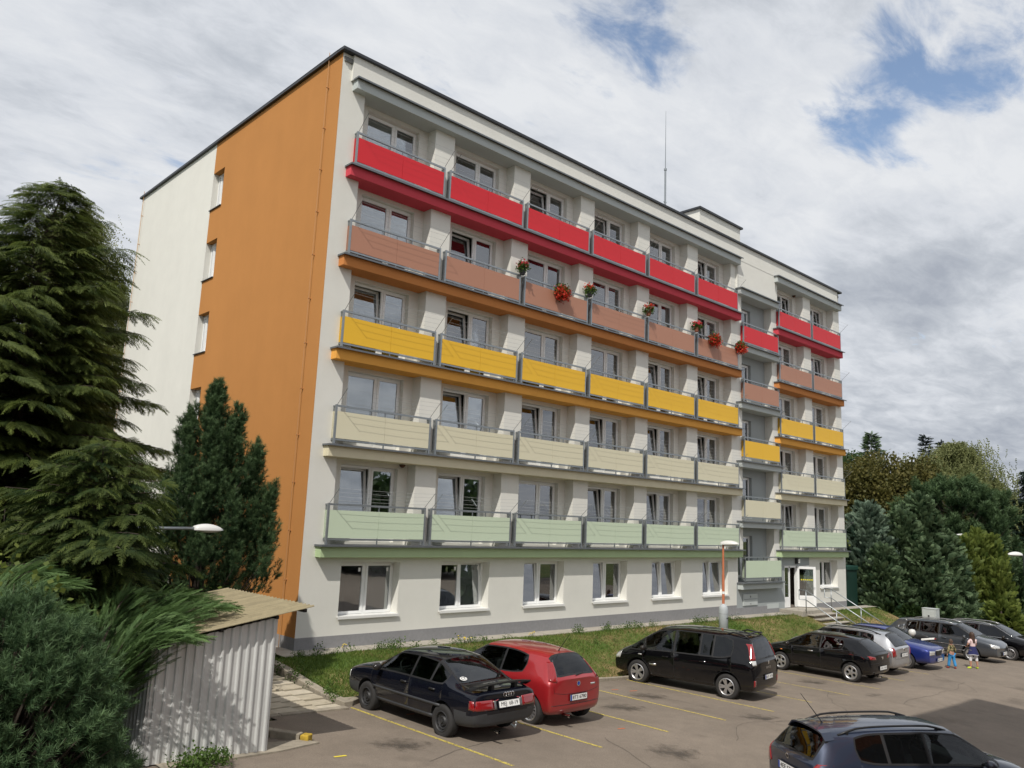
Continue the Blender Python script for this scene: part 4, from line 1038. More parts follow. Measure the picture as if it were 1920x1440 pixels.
    def seam(s,pts,face,parent=None,r=.004,name='panel_seam',mat=None):
        n={'L':Vector((0,1,0)),'R':Vector((0,-1,0)),'B':Vector((-1,0,0)),'F':Vector((1,0,0)),'T':Vector((0,0,1))}[face]; P=[]
        for (a0,b0),(a1,b1) in zip(pts[:-1],pts[1:]):
            k=max(2,int(math.hypot(a1-a0,b1-b0)/.08))
            for i in range(k+1):
                if P and i==0: continue
                a=a0+(a1-a0)*i/k; b=b0+(b1-b0)*i/k
                o={'L':(a-s.off,2,b),'R':(a-s.off,-2,b),'B':(-5,a,b),'F':(5,a,b),'T':(a-s.off,b,4)}[face]
                h=s.bvh.ray_cast(Vector(o),-n)[0]
                if h is not None: P.append(h)
        if len(P)>1:
            m=MB(); m.tube(P,r,5); return m.build(name,mat or M_TRIM,parent or s.root,smooth=True)
    def strip(s,x0,x1,z0,z1,mat,name='side_moulding',off=.012):
        for f in ('L','R'): s.patch(name,[(x0,z0),(x1,z0),(x1,z1),(x0,z1)],f,mat,None,14,1,off=off)
    def badge_disc(s,face,y,z,r,mat,name='badge',inner=None):
        n=Vector((-1,0,0)) if face=='B' else Vector((1,0,0)); h=s.bvh.ray_cast(Vector((n.x*5,y,z)),-n)
        if h[0] is None: return
        nn=h[1] if h[1].dot(n)>0 else -h[1]; m=MB(); u=nn.orthogonal().normalized(); v=nn.cross(u); c=h[0]+nn*.004; k=18
        m.poly([c+nn*.006+r*(math.cos(2*math.pi*i/k)*u+math.sin(2*math.pi*i/k)*v) for i in range(k)])
        for i in range(k):
            a,b=2*math.pi*i/k,2*math.pi*(i+1)/k; p,q=c+r*(math.cos(a)*u+math.sin(a)*v),c+r*(math.cos(b)*u+math.sin(b)*v); m.poly((p,q,q+nn*.006,p+nn*.006))
        o=m.build(name,mat,s.root)
        if inner:
            m=MB(); m.poly([c+nn*.0085+r*.68*(math.cos(2*math.pi*i/k)*u+math.sin(2*math.pi*i/k)*v) for i in range(k)]); m.build('emblem',inner,o)
    def roof_rail(s,x0,x1,y,h,mat,r=.018):
        for sd in (1,-1):
            P=[]
            for t in np.linspace(0,1,13):
                x=x0+(x1-x0)*t; hz=s.bvh.ray_cast(Vector((x-s.off,sd*y,4)),Vector((0,0,-1)))[0]
                P.append(hz+Vector((0,0,h*min(1,min(t,1-t)*7)-.005)))
            m=MB(); m.tube(P,r,7); o=m.build('roof_rail',mat,s.root,smooth=True)
            mid=len(P)//2
            for i in (1,len(P)-2):
                q=MB(); q.tube((P[i],P[i]-Vector((0,0,h+.02))),.03,6); q.build('rail_foot',mat,o)
    def aerial(s,x,y,l=.5):
        p=s.bvh.ray_cast(Vector((x-s.off,y,4)),Vector((0,0,-1)))[0]; m=MB(); m.tube((p-Vector((0,0,.01)),p+Vector((-.02,0,.03)),p+Vector((-l*.62,0,l*.75))),[.022,.009,.0045],6); m.build('aerial',M_TRIM,s.root)
    def exhaust(s,y,z,r=.028):
        m=MB(); x=-s.off+.02; m.lathe([(r,-.12),(r,.10),(r*.78,.10),(r*.78,-.10)],12,c=(x,y,z),axis='X'); m.build('exhaust_pipe',M_CHROME,s.root,smooth=True)
    def wiper(s,x,z,y0,y1,dz=.03):
        h0=s.bvh.ray_cast(Vector((-5,y0,z)),Vector((1,0,0)))[0]; h1=s.bvh.ray_cast(Vector((-5,y1,z+dz)),Vector((1,0,0)))[0]
        m=MB(); m.tube((h0+Vector((-.02,0,0)),h1+Vector((-.015,0,0))),.008,5); m.build('wiper',M_TRIM,s.root)
PB=paint('black_car_paint',(0.004,0.004,0.005),0.0,0.5); PNAVY=paint('dark_blue_black_paint',(0.005,0.006,0.011),0.0,0.5); PRED=paint('red_car_paint',(0.33,0.014,0.018),0.2,0.35)
PSIL=paint('silver_car_paint',(0.48,0.49,0.51),0.75,0.33); PBLUE=paint('blue_car_paint',(0.012,0.028,0.20),0.35); PGREY=paint('grey_car_paint',(0.075,0.085,0.10),0.5,0.34); PBG=paint('dark_blue_grey_paint',(0.022,0.032,0.062),0.45,0.34)
def stn(x,zb,w,zs,zt,wt,dr=.05): return (x,zb,w,zs,zt,wt,dr)
# ---------------------------------------------------------------- black saloon
sal=[stn(0,.42,.77,.80,.90,.60,.03),stn(.07,.29,.83,.87,.965,.66,.03),stn(.66,.25,.850,.92,.985,.66,.03),stn(1.0,.24,.855,.93,1.19,.60,.05),stn(1.42,.235,.855,.935,1.385,.555,.055),stn(2.06,.235,.86,.93,1.425,.575,.055),stn(2.68,.235,.86,.925,1.395,.565,.055),
     stn(3.02,.235,.858,.915,1.20,.63,.05),stn(3.36,.235,.855,.90,.995,.70,.035),stn(3.85,.24,.85,.87,.945,.69,.03),stn(4.27,.26,.83,.79,.855,.66,.03),stn(4.37,.29,.79,.72,.78,.62,.03),stn(4.40,.42,.74,.66,.71,.58,.03)]
SP_SALOON=dict(st=sal,side=[(5,8),(4,5),(3,4)],doors=[(5,8),(3,5)],handles=[(2.22,.83),(1.30,.84)],ws=(6,8),rw=(2,4),axles=(.97,3.53),W=.86,rt=.305,rim='steel',rim_mat=M_STEELRIM,rimr=.19,paint=PNAVY,bumper=(.56,.62,.6),bumper_mat=M_PLASTIC,tint=[M_CGLASS,M_CGLASSD,M_CGLASSD],cab=dict(x0=1.0,x1=3.25,belt=.90,seats=(1.35,2.25)),handle_mat=M_TRIM,rear_glass=glass_mat('saloon_rear_glass',(0.30,0.33,0.33),0.07,bump=0))
SP_SALOON['tail_dx']=[.03,.03,0,-.045,.0,.02,.02,.02,.02]; SP_SALOON['bulge']=(.09,.12)
c=Car(SP_SALOON,(-.26,-6.52,lot(-.2)),math.pi/2,'black old saloon with a boot spoiler, black steel wheels and wide red tail lamps')
c.patch('tail_light',[(.80,.63),(.36,.63),(.36,.80),(.80,.80)],'B',M_RED_L,off=.012); c.patch('tail_light',[(-.36,.63),(-.80,.63),(-.80,.80),(-.36,.80)],'B',M_RED_L,off=.012)
for sd,f in ((1,'L'),(-1,'R')): c.patch('tail_light',[(.05,.64),(.22,.64),(.22,.80),(.05,.80)],f,M_ORANGE_L if False else M_RED_L,off=.008,nu=4)
for y in (.33,-.33): c.patch('reversing_light',[(y+.03,.63),(y-.03,.63),(y-.03,.78),(y+.03,.78)],'B',pmat('smoked_lamp',(.10,.10,.10),.2,coat=1.0),off=.012,nu=2)
c.plate('B',0,.705,'MEJ  68-19',eu=False)
o=None
for q in range(4):
    m=MB(); yc=.095-.063*q; h=c.bvh.ray_cast(Vector((-5,yc,.87)),Vector((1,0,0)))[0]; m.tube([h+Vector((-.012,.041*math.cos(t),.041*math.sin(t))) for t in np.linspace(0,2*math.pi,17)],.007,5,cap=False)
    r_=m.build('emblem_ring' ,M_CHROME,c.root if o is None else o); o=o or r_
# boot spoiler on three feet
sp_=MB(); xs=.10-c.off
pts=[(xs+.20,.72,.96),(xs+.03,.68,1.045),(xs,.40,1.075),(xs-.01,0,1.085),(xs,-.40,1.075),(xs+.03,-.68,1.045),(xs+.20,-.72,.96)]
for a,b in zip(pts[:-1],pts[1:]):
    a,b=Vector(a),Vector(b); sp_.poly((a,b,b+Vector((.17,0,-.02)),a+Vector((.17,0,-.02)))); sp_.poly((a-Vector((0,0,.03)),a+Vector((.17,0,-.045)),b+Vector((.17,0,-.045)),b-Vector((0,0,.03)))); sp_.poly((a,a-Vector((0,0,.03)),b-Vector((0,0,.03)),b)); sp_.poly((a+Vector((.17,0,-.02)),b+Vector((.17,0,-.02)),b+Vector((.17,0,-.045)),a+Vector((.17,0,-.045))))
so=sp_.build('boot_spoiler',M_TRIM,c.root)
for y in (.30,-.30): q=MB(); q.box(xs+.05,xs+.16,y-.035,y+.035,.95,1.065); q.build('spoiler_foot',M_TRIM,so)
c.strip(1.05,3.30,.555,.60,M_PLASTIC); c.strip(1.32,3.18,.30,.37,M_PLASTIC,'sill_cover',.006)
c.mirror(3.02,1.0,PNAVY); c.exhaust(.33,.25,.03)
tb=MB(); tb.tube(((-c.off-.02,-.05,.33),(-c.off-.13,-.05,.30),(-c.off-.15,-.05,.36)),.02,8); tb.lathe([(0,-.028),(.028,0),(0,.028)],10,c=(-c.off-.15,-.05,.39)); tb.build('tow_bar',M_STEEL,c.root,smooth=True)
st_=MB(); h=c.bvh.ray_cast(Vector((-5,.47,1.06)),Vector((1,0,0))); nn=-h[1] if h[1].x>0 else h[1]; u=Vector((0,-1,0)); v=nn.cross(u)*-1; v=v if v.z>0 else -v
st_.poly([h[0]+nn*.006+u*.085*math.cos(t)+v*.055*math.sin(t) for t in np.linspace(0,2*math.pi,20)[:-1]]); so=st_.build('country_sticker',M_PLATE,c.root)
me=text_mesh('CZ',.085); mt=Matrix(((u.x,v.x,nn.x,0),(u.y,v.y,nn.y,0),(u.z,v.z,nn.z,0),(0,0,0,1))); mt.translation=h[0]+nn*.009; me.transform(mt); link('lettering',me,M_INK,so)
for f in ('L','R'): c.patch('headlight',[(4.22,.60),(4.34,.60),(4.34,.74),(4.22,.74)],f,M_CLEAR_L,nu=3,off=.006)
for f in ('L','R'): c.patch('mud_flap',[(3.14,.12),(3.20,.12),(3.20,.30),(3.14,.30)],f,M_TRIM,nu=1,nv=1,off=-.02)
# ---------------------------------------------------------------- red hatchback
hat=[stn(0,.40,.72,.86,.98,.60,.03),stn(.07,.27,.82,.93,1.03,.61,.035),stn(.24,.24,.845,.965,1.26,.545,.05),stn(.46,.235,.85,.975,1.44,.50,.055),stn(.85,.23,.852,.965,1.485,.54,.055),stn(1.62,.23,.855,.945,1.515,.575,.055),stn(2.28,.23,.855,.93,1.485,.575,.055),
     stn(2.74,.23,.852,.915,1.25,.64,.05),stn(3.14,.23,.85,.90,1.03,.70,.04),stn(3.60,.24,.84,.83,.93,.66,.04),stn(3.90,.26,.80,.70,.80,.58,.04),stn(4.0,.29,.72,.60,.69,.50,.04),stn(4.03,.40,.62,.54,.60,.42,.03)]
SP_RED=dict(st=hat,side=[(5,8),(4,5)],doors=[(5,7)],handles=[(1.85,.86)],ws=(6,8),rw=(1,3),axles=(.66,3.17),W=.85,rt=.315,rim='turbine',rimr=.215,paint=PRED,bumper=(.60,.5,.5),tint=[M_CGLASS,M_CGLASSD],cab=dict(x0=.7,x1=3.0,belt=.93,seats=(1.05,2.0)))
c=Car(SP_RED,(2.16,-6.30,lot(2.2)),math.pi/2,'shiny red small hatchback parked beside the black saloon with a roof aerial')
for sd in (1,-1): c.patch('tail_light',[(sd*.55,1.29),(sd*.49,1.29),(sd*.62,.93),(sd*.77,.95)],'B',M_RED_L,off=.012,nv=8)
c.plate('B',0.0,.60,'8T3 6780'); c.badge_disc('B',0,.87,.055,M_CHROME,inner=M_EUBLUE); c.aerial(.62,0,.5); c.wiper(0,1.03,.05,-.22); c.exhaust(.36,.26,.035); c.mirror(2.82,1.0,PRED)
c.seam([(-.70,.93),(-.68,.72),(-.40,.68),(.40,.68),(.68,.72),(.70,.93)],'B'); c.seam([(-.74,.47),(.74,.47)],'B',r=.006)
c.patch('script_badge',[(-.42,.80),(-.60,.80),(-.60,.83),(-.42,.84)],'B',M_CHROME,nu=4,nv=1,off=.004,depth=.006)
# ---------------------------------------------------------------- black people carrier
mpv=[stn(0,.44,.82,.92,1.04,.66,.03),stn(.06,.29,.905,.99,1.09,.70,.035),stn(.17,.26,.925,1.03,1.40,.665,.05),stn(.30,.25,.93,1.05,1.66,.60,.06),stn(.66,.245,.932,1.05,1.715,.635,.06),stn(1.30,.24,.935,1.03,1.735,.65,.06),stn(1.66,.24,.935,1.02,1.74,.655,.06),stn(2.50,.24,.935,1.0,1.735,.66,.06),stn(3.02,.24,.935,.985,1.66,.65,.06),
     stn(3.48,.24,.932,.96,1.40,.69,.055),stn(3.95,.24,.925,.93,1.08,.72,.04),stn(4.32,.25,.90,.84,.94,.66,.04),stn(4.48,.27,.84,.72,.81,.58,.04),stn(4.54,.30,.76,.62,.70,.50,.04),stn(4.57,.42,.68,.56,.62,.44,.03)]
SP_MPV=dict(st=mpv,side=[(7,9),(9,10),(6,7),(5,6),(4,5)],doors=[(7,9),(4,7)],handles=[(2.72,.88),(1.55,.90)],ws=(8,10),rw=(1,3),axles=(.84,3.64),W=.935,rt=.335,rim='ten',rimr=.225,wt=.215,paint=PB,bumper=(.56,.5,.5),tint=[M_CGLASS,M_CGLASS,M_CGLASSD,M_CGLASSD,M_CGLASSD],cab=dict(x0=.7,x1=3.75,belt=1.0,seats=(1.2,2.65)))
c=Car(SP_MPV,(9.74,-6.08,lot(9.6)),math.radians(97.5),'tall black people carrier with tinted rear windows and bright ten spoke wheels')
for sd in (1,-1):
    c.patch('tail_light',[(sd*.64,1.50),(sd*.58,1.50),(sd*.70,1.10),(sd*.84,1.10)],'B',M_RED_L,off=.014,nv=8); c.patch('reversing_light',[(sd*.84,1.09),(sd*.70,1.09),(sd*.72,.97),(sd*.86,.97)],'B',M_CLEAR_L,off=.014)
    c.patch('reflector',[(sd*.84,.42),(sd*.74,.42),(sd*.74,.58),(sd*.84,.58)],'B',M_RED_L,off=.006,nu=2)
c.plate('B',0.0,.63,None); c.badge_disc('B',0,1.0,.05,M_CHROME); c.mirror(3.40,1.06,PB); c.wiper(0,1.12,.05,-.3)
me=text_mesh('ESPACE',.075); hh=c.bvh.ray_cast(Vector((-5,0,.87)),Vector((1,0,0)))[0]; mt=Matrix(((0,0,-1,hh.x-.006),(-1,0,0,0),(0,1,0,.87),(0,0,0,1))); me.transform(mt@Matrix.Diagonal((1.3,1,1,1))); link('lettering',me,M_CHROME,c.root)
# rear roof spoiler bars
for sd in (1,-1):
    m=MB(); P=[]
    for t in np.linspace(0,1,9):
        p=c.bvh.ray_cast(Vector((.36+.62*t-c.off,sd*.50,4)),Vector((0,0,-1)))[0]; P.append(p+Vector((0,0,.07*min(1,4*min(t,1-t))-.005)))
    m.tube(P,.022,6); m.build('roof_rail',M_TRIM,c.root,smooth=True)
m=MB(); m.tube([(.40-c.off,y,1.755-.05*(y/.5)**2) for y in np.linspace(-.5,.5,9)],.025,6); m.build('roof_spoiler',M_TRIM,c.root,smooth=True)
for f in ('L','R'):
    c.patch('headlight',[(4.26,.66),(4.56,.62),(4.50,.76),(4.20,.86)],f,M_CLEAR_L,off=.006); c.patch('side_badge',[(3.02,.60),(3.24,.58),(3.24,.63),(3.02,.65)],f,M_CHROME,nu=2,nv=1,off=.006); c.patch('indicator',[(3.50,.83),(3.62,.83),(3.62,.86),(3.50,.86)],f,M_CLEAR_L,nu=2,nv=1,off=.006)
c.seam([(-.80,.98),(-.78,.66),(.78,.66),(.80,.98)],'B',r=.005)
# ---------------------------------------------------------------- black sporty hatchback
alf=[stn(0,.42,.74,.84,.94,.60,.03),stn(.08,.28,.83,.90,.99,.63,.035),stn(.34,.25,.86,.93,1.22,.56,.05),stn(.62,.24,.865,.94,1.375,.52,.055),stn(.95,.235,.868,.94,1.42,.545,.055),stn(1.85,.235,.87,.92,1.45,.57,.055),stn(2.40,.235,.87,.905,1.42,.57,.055),
     stn(2.86,.235,.868,.89,1.20,.64,.05),stn(3.28,.235,.865,.875,.98,.70,.035),stn(3.72,.24,.855,.82,.90,.66,.035),stn(4.02,.26,.81,.70,.78,.58,.03),stn(4.12,.29,.74,.60,.68,.50,.03),stn(4.17,.40,.64,.54,.60,.42,.03)]
SP_ALF=dict(st=alf,side=[(5,8),(4,5)],doors=[(5,7),(3,5)],handles=[(2.14,.83),(1.18,1.16)],ws=(6,8),rw=(1,3),axles=(.74,3.29),W=.87,rt=.315,rim='five',rimr=.22,paint=PB,bumper=(.58,.5,.5),tint=[M_CGLASS,M_CGLASSD],cab=dict(x0=.8,x1=3.15,belt=.9,seats=(1.2,2.1)),handle_mat=M_CHROME)
c=Car(SP_ALF,(17.30,-6.42,lot(17)),math.pi/2,'low black hatchback with round holed alloy wheels beside a silver estate')
for sd in (1,-1): c.patch('tail_light',[(sd*.84,.80),(sd*.46,.78),(sd*.50,.86),(sd*.84,.93)],'B',M_RED_L,off=.012)
c.plate('B',0,.50,None,eu=False); c.badge_disc('B',0,.82,.05,M_CHROME); c.mirror(2.95,.97,PB); c.exhaust(.42,.26,.035); c.strip(.5,3.0,.60,.605,PB,'body_crease',.004)
for f in ('L','R'): c.patch('side_indicator',[(3.20,.72),(3.28,.72),(3.28,.75),(3.20,.75)],f,M_ORANGE_L,nu=2,nv=1,off=.006)
c.seam([(-.74,.66),(.74,.66)],'B',r=.006)
# ---------------------------------------------------------------- estates
wag=[stn(0,.40,.72,.86,.96,.60,.03),stn(.07,.27,.80,.92,1.01,.62,.035),stn(.28,.24,.82,.96,1.26,.555,.05),stn(.50,.235,.825,.97,1.435,.52,.055),stn(.78,.23,.828,.965,1.462,.545,.055),stn(1.36,.23,.83,.955,1.485,.565,.055),stn(2.12,.23,.832,.94,1.495,.575,.055),stn(2.72,.23,.832,.93,1.465,.575,.055),
     stn(3.08,.23,.83,.915,1.26,.63,.05),stn(3.42,.23,.828,.90,1.02,.69,.04),stn(3.85,.24,.82,.85,.945,.66,.04),stn(4.12,.26,.79,.74,.83,.58,.04),stn(4.21,.29,.72,.62,.71,.50,.04),stn(4.24,.40,.62,.56,.62,.42,.03)]
def estate(paint_,loc,rot,label,rail_mat,tints,rim='turbine',rail=True,scale=None):
    sp=dict(st=wag,side=[(6,9),(5,6),(4,5)],doors=[(6,8),(4,6)],handles=[(2.32,.84),(1.48,.86)],ws=(7,9),rw=(1,3),axles=(.80,3.26),W=.832,rt=.31,rim=rim,rimr=.205,paint=paint_,bumper=(.58,.5,.5),tint=tints,cab=dict(x0=.6,x1=3.25,belt=.93,seats=(1.35,2.3)))
    sp['rear_glass']=glass_mat('estate_rear_glass',(0.30,0.33,0.33),0.07,bump=0)
    if scale:
        k,h=scale; sp['st']=[(s[0]*k,s[1],s[2]*1.05,s[3]*h,s[4]*h,s[5]*1.05,s[6]) for s in wag]; sp['axles']=(.80*k,3.26*k); sp['W']=.832*1.05; sp['handles']=[(a*k,b*h) for a,b in sp['handles']]; cb=sp['cab']; sp['cab']=dict(x0=.6*k,x1=3.25*k,belt=.93*h,seats=(1.35*k,2.3*k))
    c=Car(sp,loc,rot,label); k,h=scale or (1,1); w=1.05 if scale else 1
    for sd in (1,-1): c.patch('tail_light',[(sd*.81*w,.98*h),(sd*.68*w,.98*h),(sd*.60*w,.70*h),(sd*.80*w,.66*h)],'B',M_RED_L,off=.012,nv=6)
    for f in ('L','R'): c.patch('headlight',[(3.98*k,.64*h),(4.20*k,.60*h),(4.14*k,.76*h),(3.92*k,.80*h)],f,M_CLEAR_L,off=.006)
    for sd in (1,-1): c.patch('headlight',[(sd*.74*w,.64*h),(sd*.44*w,.60*h),(sd*.44*w,.70*h),(sd*.74*w,.78*h)],'F',M_CLEAR_L,off=.006)
    c.mirror(3.10*k,.985*h,paint_)
    if rail: c.roof_rail(.62*k,2.62*k,.50*w,.055,rail_mat)
    return c
c=estate(PSIL,(19.85,-6.12,lot(20)),math.pi/2,'silver estate car parked between the black hatchback and the blue car',M_TRIM,[M_CGLASSD]*3); c.plate('B',0,.72,None,eu=False); c.badge_disc('B',0,.90,.045,M_CHROME,inner=M_TRIM); c.wiper(0,1.03,.05,-.22); c.seam([(-.70,.92),(-.66,.60),(.66,.60),(.70,.92)],'B')
FG=estate(PBG,(3.7,-14.3,lot(3.7,-14.3)),math.radians(-32),'dark blue estate car with roof rails in the foreground cut off by the bottom edge',M_TRIM,[M_CGLASS,M_CGLASS,M_CGLASSD]); c=FG
c.sp['x']=0; c.plate('B',0,.74,'4EE 5712'); c.badge_disc('B',0,.93,.045,M_CHROME,inner=M_TRIM); c.aerial(.66,0,.62); c.wiper(0,1.03,.05,-.22)
m=MB(); 
P=[]
for y in np.linspace(-.56,.56,11):
    p=c.bvh.ray_cast(Vector((.53-c.off,y,4)),Vector((0,0,-1)))[0]; P.append(p)
for a,b in zip(P[:-1],P[1:]):
    f=Vector((-.17,0,-.012)); up=Vector((0,0,.014)); m.poly((a+up,b+up,b+f+up*.6,a+f+up*.6)); m.poly((a+f+up*.6,b+f+up*.6,b+f-up*1.2,a+f-up*1.2)); m.poly((b-up,a-up,a+f-up*1.2,b+f-up*1.2))
m.build('roof_spoiler',PBG,c.root)
c.seam([(-.70,.92),(-.66,.60),(.66,.60),(.70,.92)],'B')
c=estate(PGREY,(28.35,-6.75,lot(28.4)),-math.pi/2,'dark grey estate car with silver roof rails behind the two people',M_ALLOY,[M_CGLASSD]*3,rim='five',scale=(1.10,1.02)); c.plate('F',0,.42,None); c.strip(1.0,3.4,.62,.635,M_CHROME,'side_moulding'); c.strip(1.0,3.4,.42,.435,M_CHROME,'side_moulding')
c.patch('grille',[(.42,.32),(-.42,.32),(-.42,.52),(.42,.52)],'F',M_TRIM,off=.006)
c=estate(PB,(31.2,-7.45,lot(31)),-math.pi/2,'black estate car with chrome window trim parked farthest right',M_ALLOY,[M_CGLASSD]*3,rim='multi',scale=(1.10,1.0)); c.plate('F',0,.42,None)
c.seam([(.80,.985),(2.2,.955),(3.55,.93)],'R',r=.011,name='chrome_trim',mat=M_CHROME); c.seam([(1.0,1.42),(2.2,1.44),(2.95,1.41),(3.7,1.0)],'R',r=.011,name='chrome_trim',mat=M_CHROME)
# ---------------------------------------------------------------- blue liftback, nose out
lif=[(s[0]*1.02,s[1],s[2]*1.01,s[3],s[4]*1.012,s[5],s[6]) for s in sal]
lif[-1]=stn(4.50,.40,.70,.66,.73,.50,.03); lif[-2]=stn(4.46,.27,.78,.74,.81,.58,.03)
SP_BLUE=dict(st=lif,side=[(5,8),(4,5)],doors=[(5,8),(3,5)],handles=[(2.26,.84),(1.32,.85)],ws=(6,8),rw=(2,4),axles=(.96,3.55),W=.868,rt=.31,rim='five',rimr=.21,paint=PBLUE,bumper=(.56,.5,.55),tint=[M_CGLASS]*3,cab=dict(x0=1.0,x1=3.25,belt=.9,seats=(1.35,2.25)))
c=Car(SP_BLUE,(22.55,-6.24,lot(22.7)),-math.pi/2,'bright blue car parked nose out between the silver and grey estates')
for sd in (1,-1): c.patch('headlight',[(sd*.76,.58),(sd*.36,.58),(sd*.36,.72),(sd*.74,.74)],'F',M_CLEAR_L,off=.008)
c.patch('grille',[(.27,.56),(-.27,.56),(-.30,.74),(.30,.74)],'F',M_TRIM,off=.012); c.patch('grille_surround',[(.31,.735),(-.31,.735),(-.31,.765),(.31,.765)],'F',M_CHROME,off=.018,nv=1); c.plate('F',0,.40,None); c.mirror(3.05,1.0,PBLUE)
c.patch('air_intake',[(.5,.27),(-.5,.27),(-.5,.32),(.5,.32)],'F',M_TRIM,off=.004,nv=1); c.seam([(-.7,.52),(.7,.52)],'F',r=.006)
# ================================================================== vegetation
def rotframes(D,U,roll=None):
    """(n,3) directions and ups -> (n,3,3) matrices with columns x=dir, y=side, z=up"""
    D=D/np.linalg.norm(D,axis=1,keepdims=True); Y=np.cross(U,D); nrm=np.linalg.norm(Y,axis=1,keepdims=True); bad=nrm[:,0]<1e-4; Y[bad]=(1,0,0); nrm[bad]=1; Y=Y/nrm; Z=np.cross(D,Y)
    if roll is not None:
        c,s=np.cos(roll)[:,None],np.sin(roll)[:,None]; Y,Z=Y*c+Z*s,Z*c-Y*s
    return np.stack((D,Y,Z),axis=2)
def place(T,tt,P,R,S,tint):
    """T (m,3,3) template triangles with tint tt (m); instances P (n,3), R (n,3,3), S (n), tint (n)"""
    n,m=len(P),len(T); V=np.einsum('nij,mkj->nmki',R,T)*S[:,None,None,None]+P[:,None,None,:]
    t=(tint[:,None]+tt[None,:]); return V.reshape(-1,3),np.clip(t,0,1).reshape(-1)
def leaves_obj(name,chunks,mat,parent=None,loc=None):
    V=np.concatenate([c[0] for c in chunks]); t=np.concatenate([c[1] for c in chunks]); F=np.arange(len(V)).reshape(-1,3); return link(name,fast_mesh(name,V,F,t),mat,parent,loc)
def T_frond(L=0.55,n=11,ang=52,tw=0.17,w=0.022,droop=0.35,seg=3,rng=RNG):
    """flat spray: a twig with alternating side twigs, each a row of pointed needle clumps"""
    T=[];t=[]
    def tri(a,b,c,x): T.append((a,b,c)); t.append(x)
    z=lambda x:-droop*(x/L)**2*L
    for i in range(n):
        x=L*(i+0.6)/n; ln=tw*(1-0.75*(i/n))*rng.uniform(.8,1.15)
        for s in (1,-1):
            a=math.radians(ang+rng.uniform(-8,8)); d=np.array((math.cos(a),s*math.sin(a),rng.uniform(-.25,.05))); p0=np.array((x,0,z(x))); sd=np.array((-d[1],d[0],0)); sd/=np.linalg.norm(sd)
            for k in range(seg):
                q0=p0+d*ln*(k/seg); q1=p0+d*ln*((k+1.35)/seg); q0=q0+np.array((0,0,-.35*(ln*k/seg))); q1=q1+np.array((0,0,-.35*(ln*(k+1)/seg)))
                ww=w*(1-.25*k/seg); tri(tuple(q0-sd*ww),tuple(q0+sd*ww),tuple(q1),0.10*k/seg+0.18*i/n-.1)
    tri((L*.75,-w,z(L*.75)),(L*.75,w,z(L*.75)),(L*1.1,0,z(L*1.08)),.15)
    return np.array(T),np.array(t)
def T_shoot(L=0.20,nl=0.11,n=30,w=0.006,rng=RNG):
    """pine shoot: bottle brush of needles"""
    T=[];t=[]
    for i in range(n):
        x=L*i/n; a=rng.uniform(0,2*math.pi); el=math.radians(rng.uniform(30,62)); d=np.array((math.cos(el),math.sin(el)*math.cos(a),math.sin(el)*math.sin(a))); p=np.array((x,0,0)); sd=np.cross(d,rng.normal(size=3)); sd/=np.linalg.norm(sd); l=nl*rng.uniform(.8,1.15)
        T.append((tuple(p-sd*w),tuple(p+sd*w),tuple(p+d*l))); t.append(.45*i/n-.2)
    return np.array(T),np.array(t)
def T_leaves(n=9,r=0.22,l=0.10,w=0.055,rng=RNG,hang=0.0):
    T=[];t=[]
    for i in range(n):
        p=rng.normal(size=3)*r*.5; d=rng.normal(size=3); d[2]-=hang; d/=np.linalg.norm(d); s=np.cross(d,rng.normal(size=3)); s/=np.linalg.norm(s); ll=l*rng.uniform(.7,1.2)
        a,b,c,e=p,p+d*ll*.5+s*w,p+d*ll,p+d*ll*.5-s*w; x=rng.uniform(-.15,.15)
        T.append((tuple(a),tuple(b),tuple(c))); t.append(x); T.append((tuple(a),tuple(c),tuple(e))); t.append(x)
    return np.array(T),np.array(t)
def T_strand(L=0.9,n=16,l=0.055,w=0.026,rng=RNG):
    T=[];t=[]
    for i in range(n):
        p=np.array((L*i/n,rng.uniform(-.05,.05),rng.uniform(-.05,.05))); d=rng.normal(size=3)*.7+np.array((1,0,0)); d/=np.linalg.norm(d); s=np.cross(d,rng.normal(size=3)); s/=np.linalg.norm(s); x=rng.uniform(-.2,.2)
        a,b,c,e=p,p+d*l*.5+s*w,p+d*l,p+d*l*.5-s*w; T.append((tuple(a),tuple(b),tuple(c))); t.append(x); T.append((tuple(a),tuple(c),tuple(e))); t.append(x)
    return np.array(T),np.array(t)
HEM_D,HEM_L=(0.018,0.042,0.012),(0.215,0.265,0.060)
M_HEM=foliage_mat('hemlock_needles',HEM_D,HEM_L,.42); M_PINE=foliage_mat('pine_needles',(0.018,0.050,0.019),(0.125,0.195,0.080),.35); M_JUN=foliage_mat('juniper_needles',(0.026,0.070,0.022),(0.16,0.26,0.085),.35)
M_MUGO=foliage_mat('mountain_pine_needles',(0.018,0.055,0.022),(0.150,0.240,0.105),.35); M_BIRCH=foliage_mat('birch_leaves',(0.095,0.120,0.040),(0.33,0.35,0.150),.5); M_CHEST=foliage_mat('browning_chestnut_leaves',(0.055,0.062,0.015),(0.205,0.175,0.050),.38)
M_DECID=foliage_mat('dark_green_leaves',(0.022,0.050,0.014),(0.080,0.135,0.040),.35); M_BLUEC=foliage_mat('blue_juniper_needles',(0.040,0.080,0.055),(0.36,0.47,0.34),.32); M_CYP=foliage_mat('green_juniper_needles',(0.020,0.052,0.022),(0.26,0.36,0.19),.35); M_THU=foliage_mat('thuja_scales',(0.060,0.100,0.018),(0.25,0.30,0.065),.4)
M_SPRU=foliage_mat('spruce_needles',(0.008,0.020,0.014),(0.035,0.062,0.042),.2); M_YEL=foliage_mat('yellow_green_leaves',(0.05,0.085,0.015),(0.20,0.24,0.05),.4); M_WEED=foliage_mat('weed_leaves',(0.03,0.07,0.012),(0.12,0.20,0.04),.35)
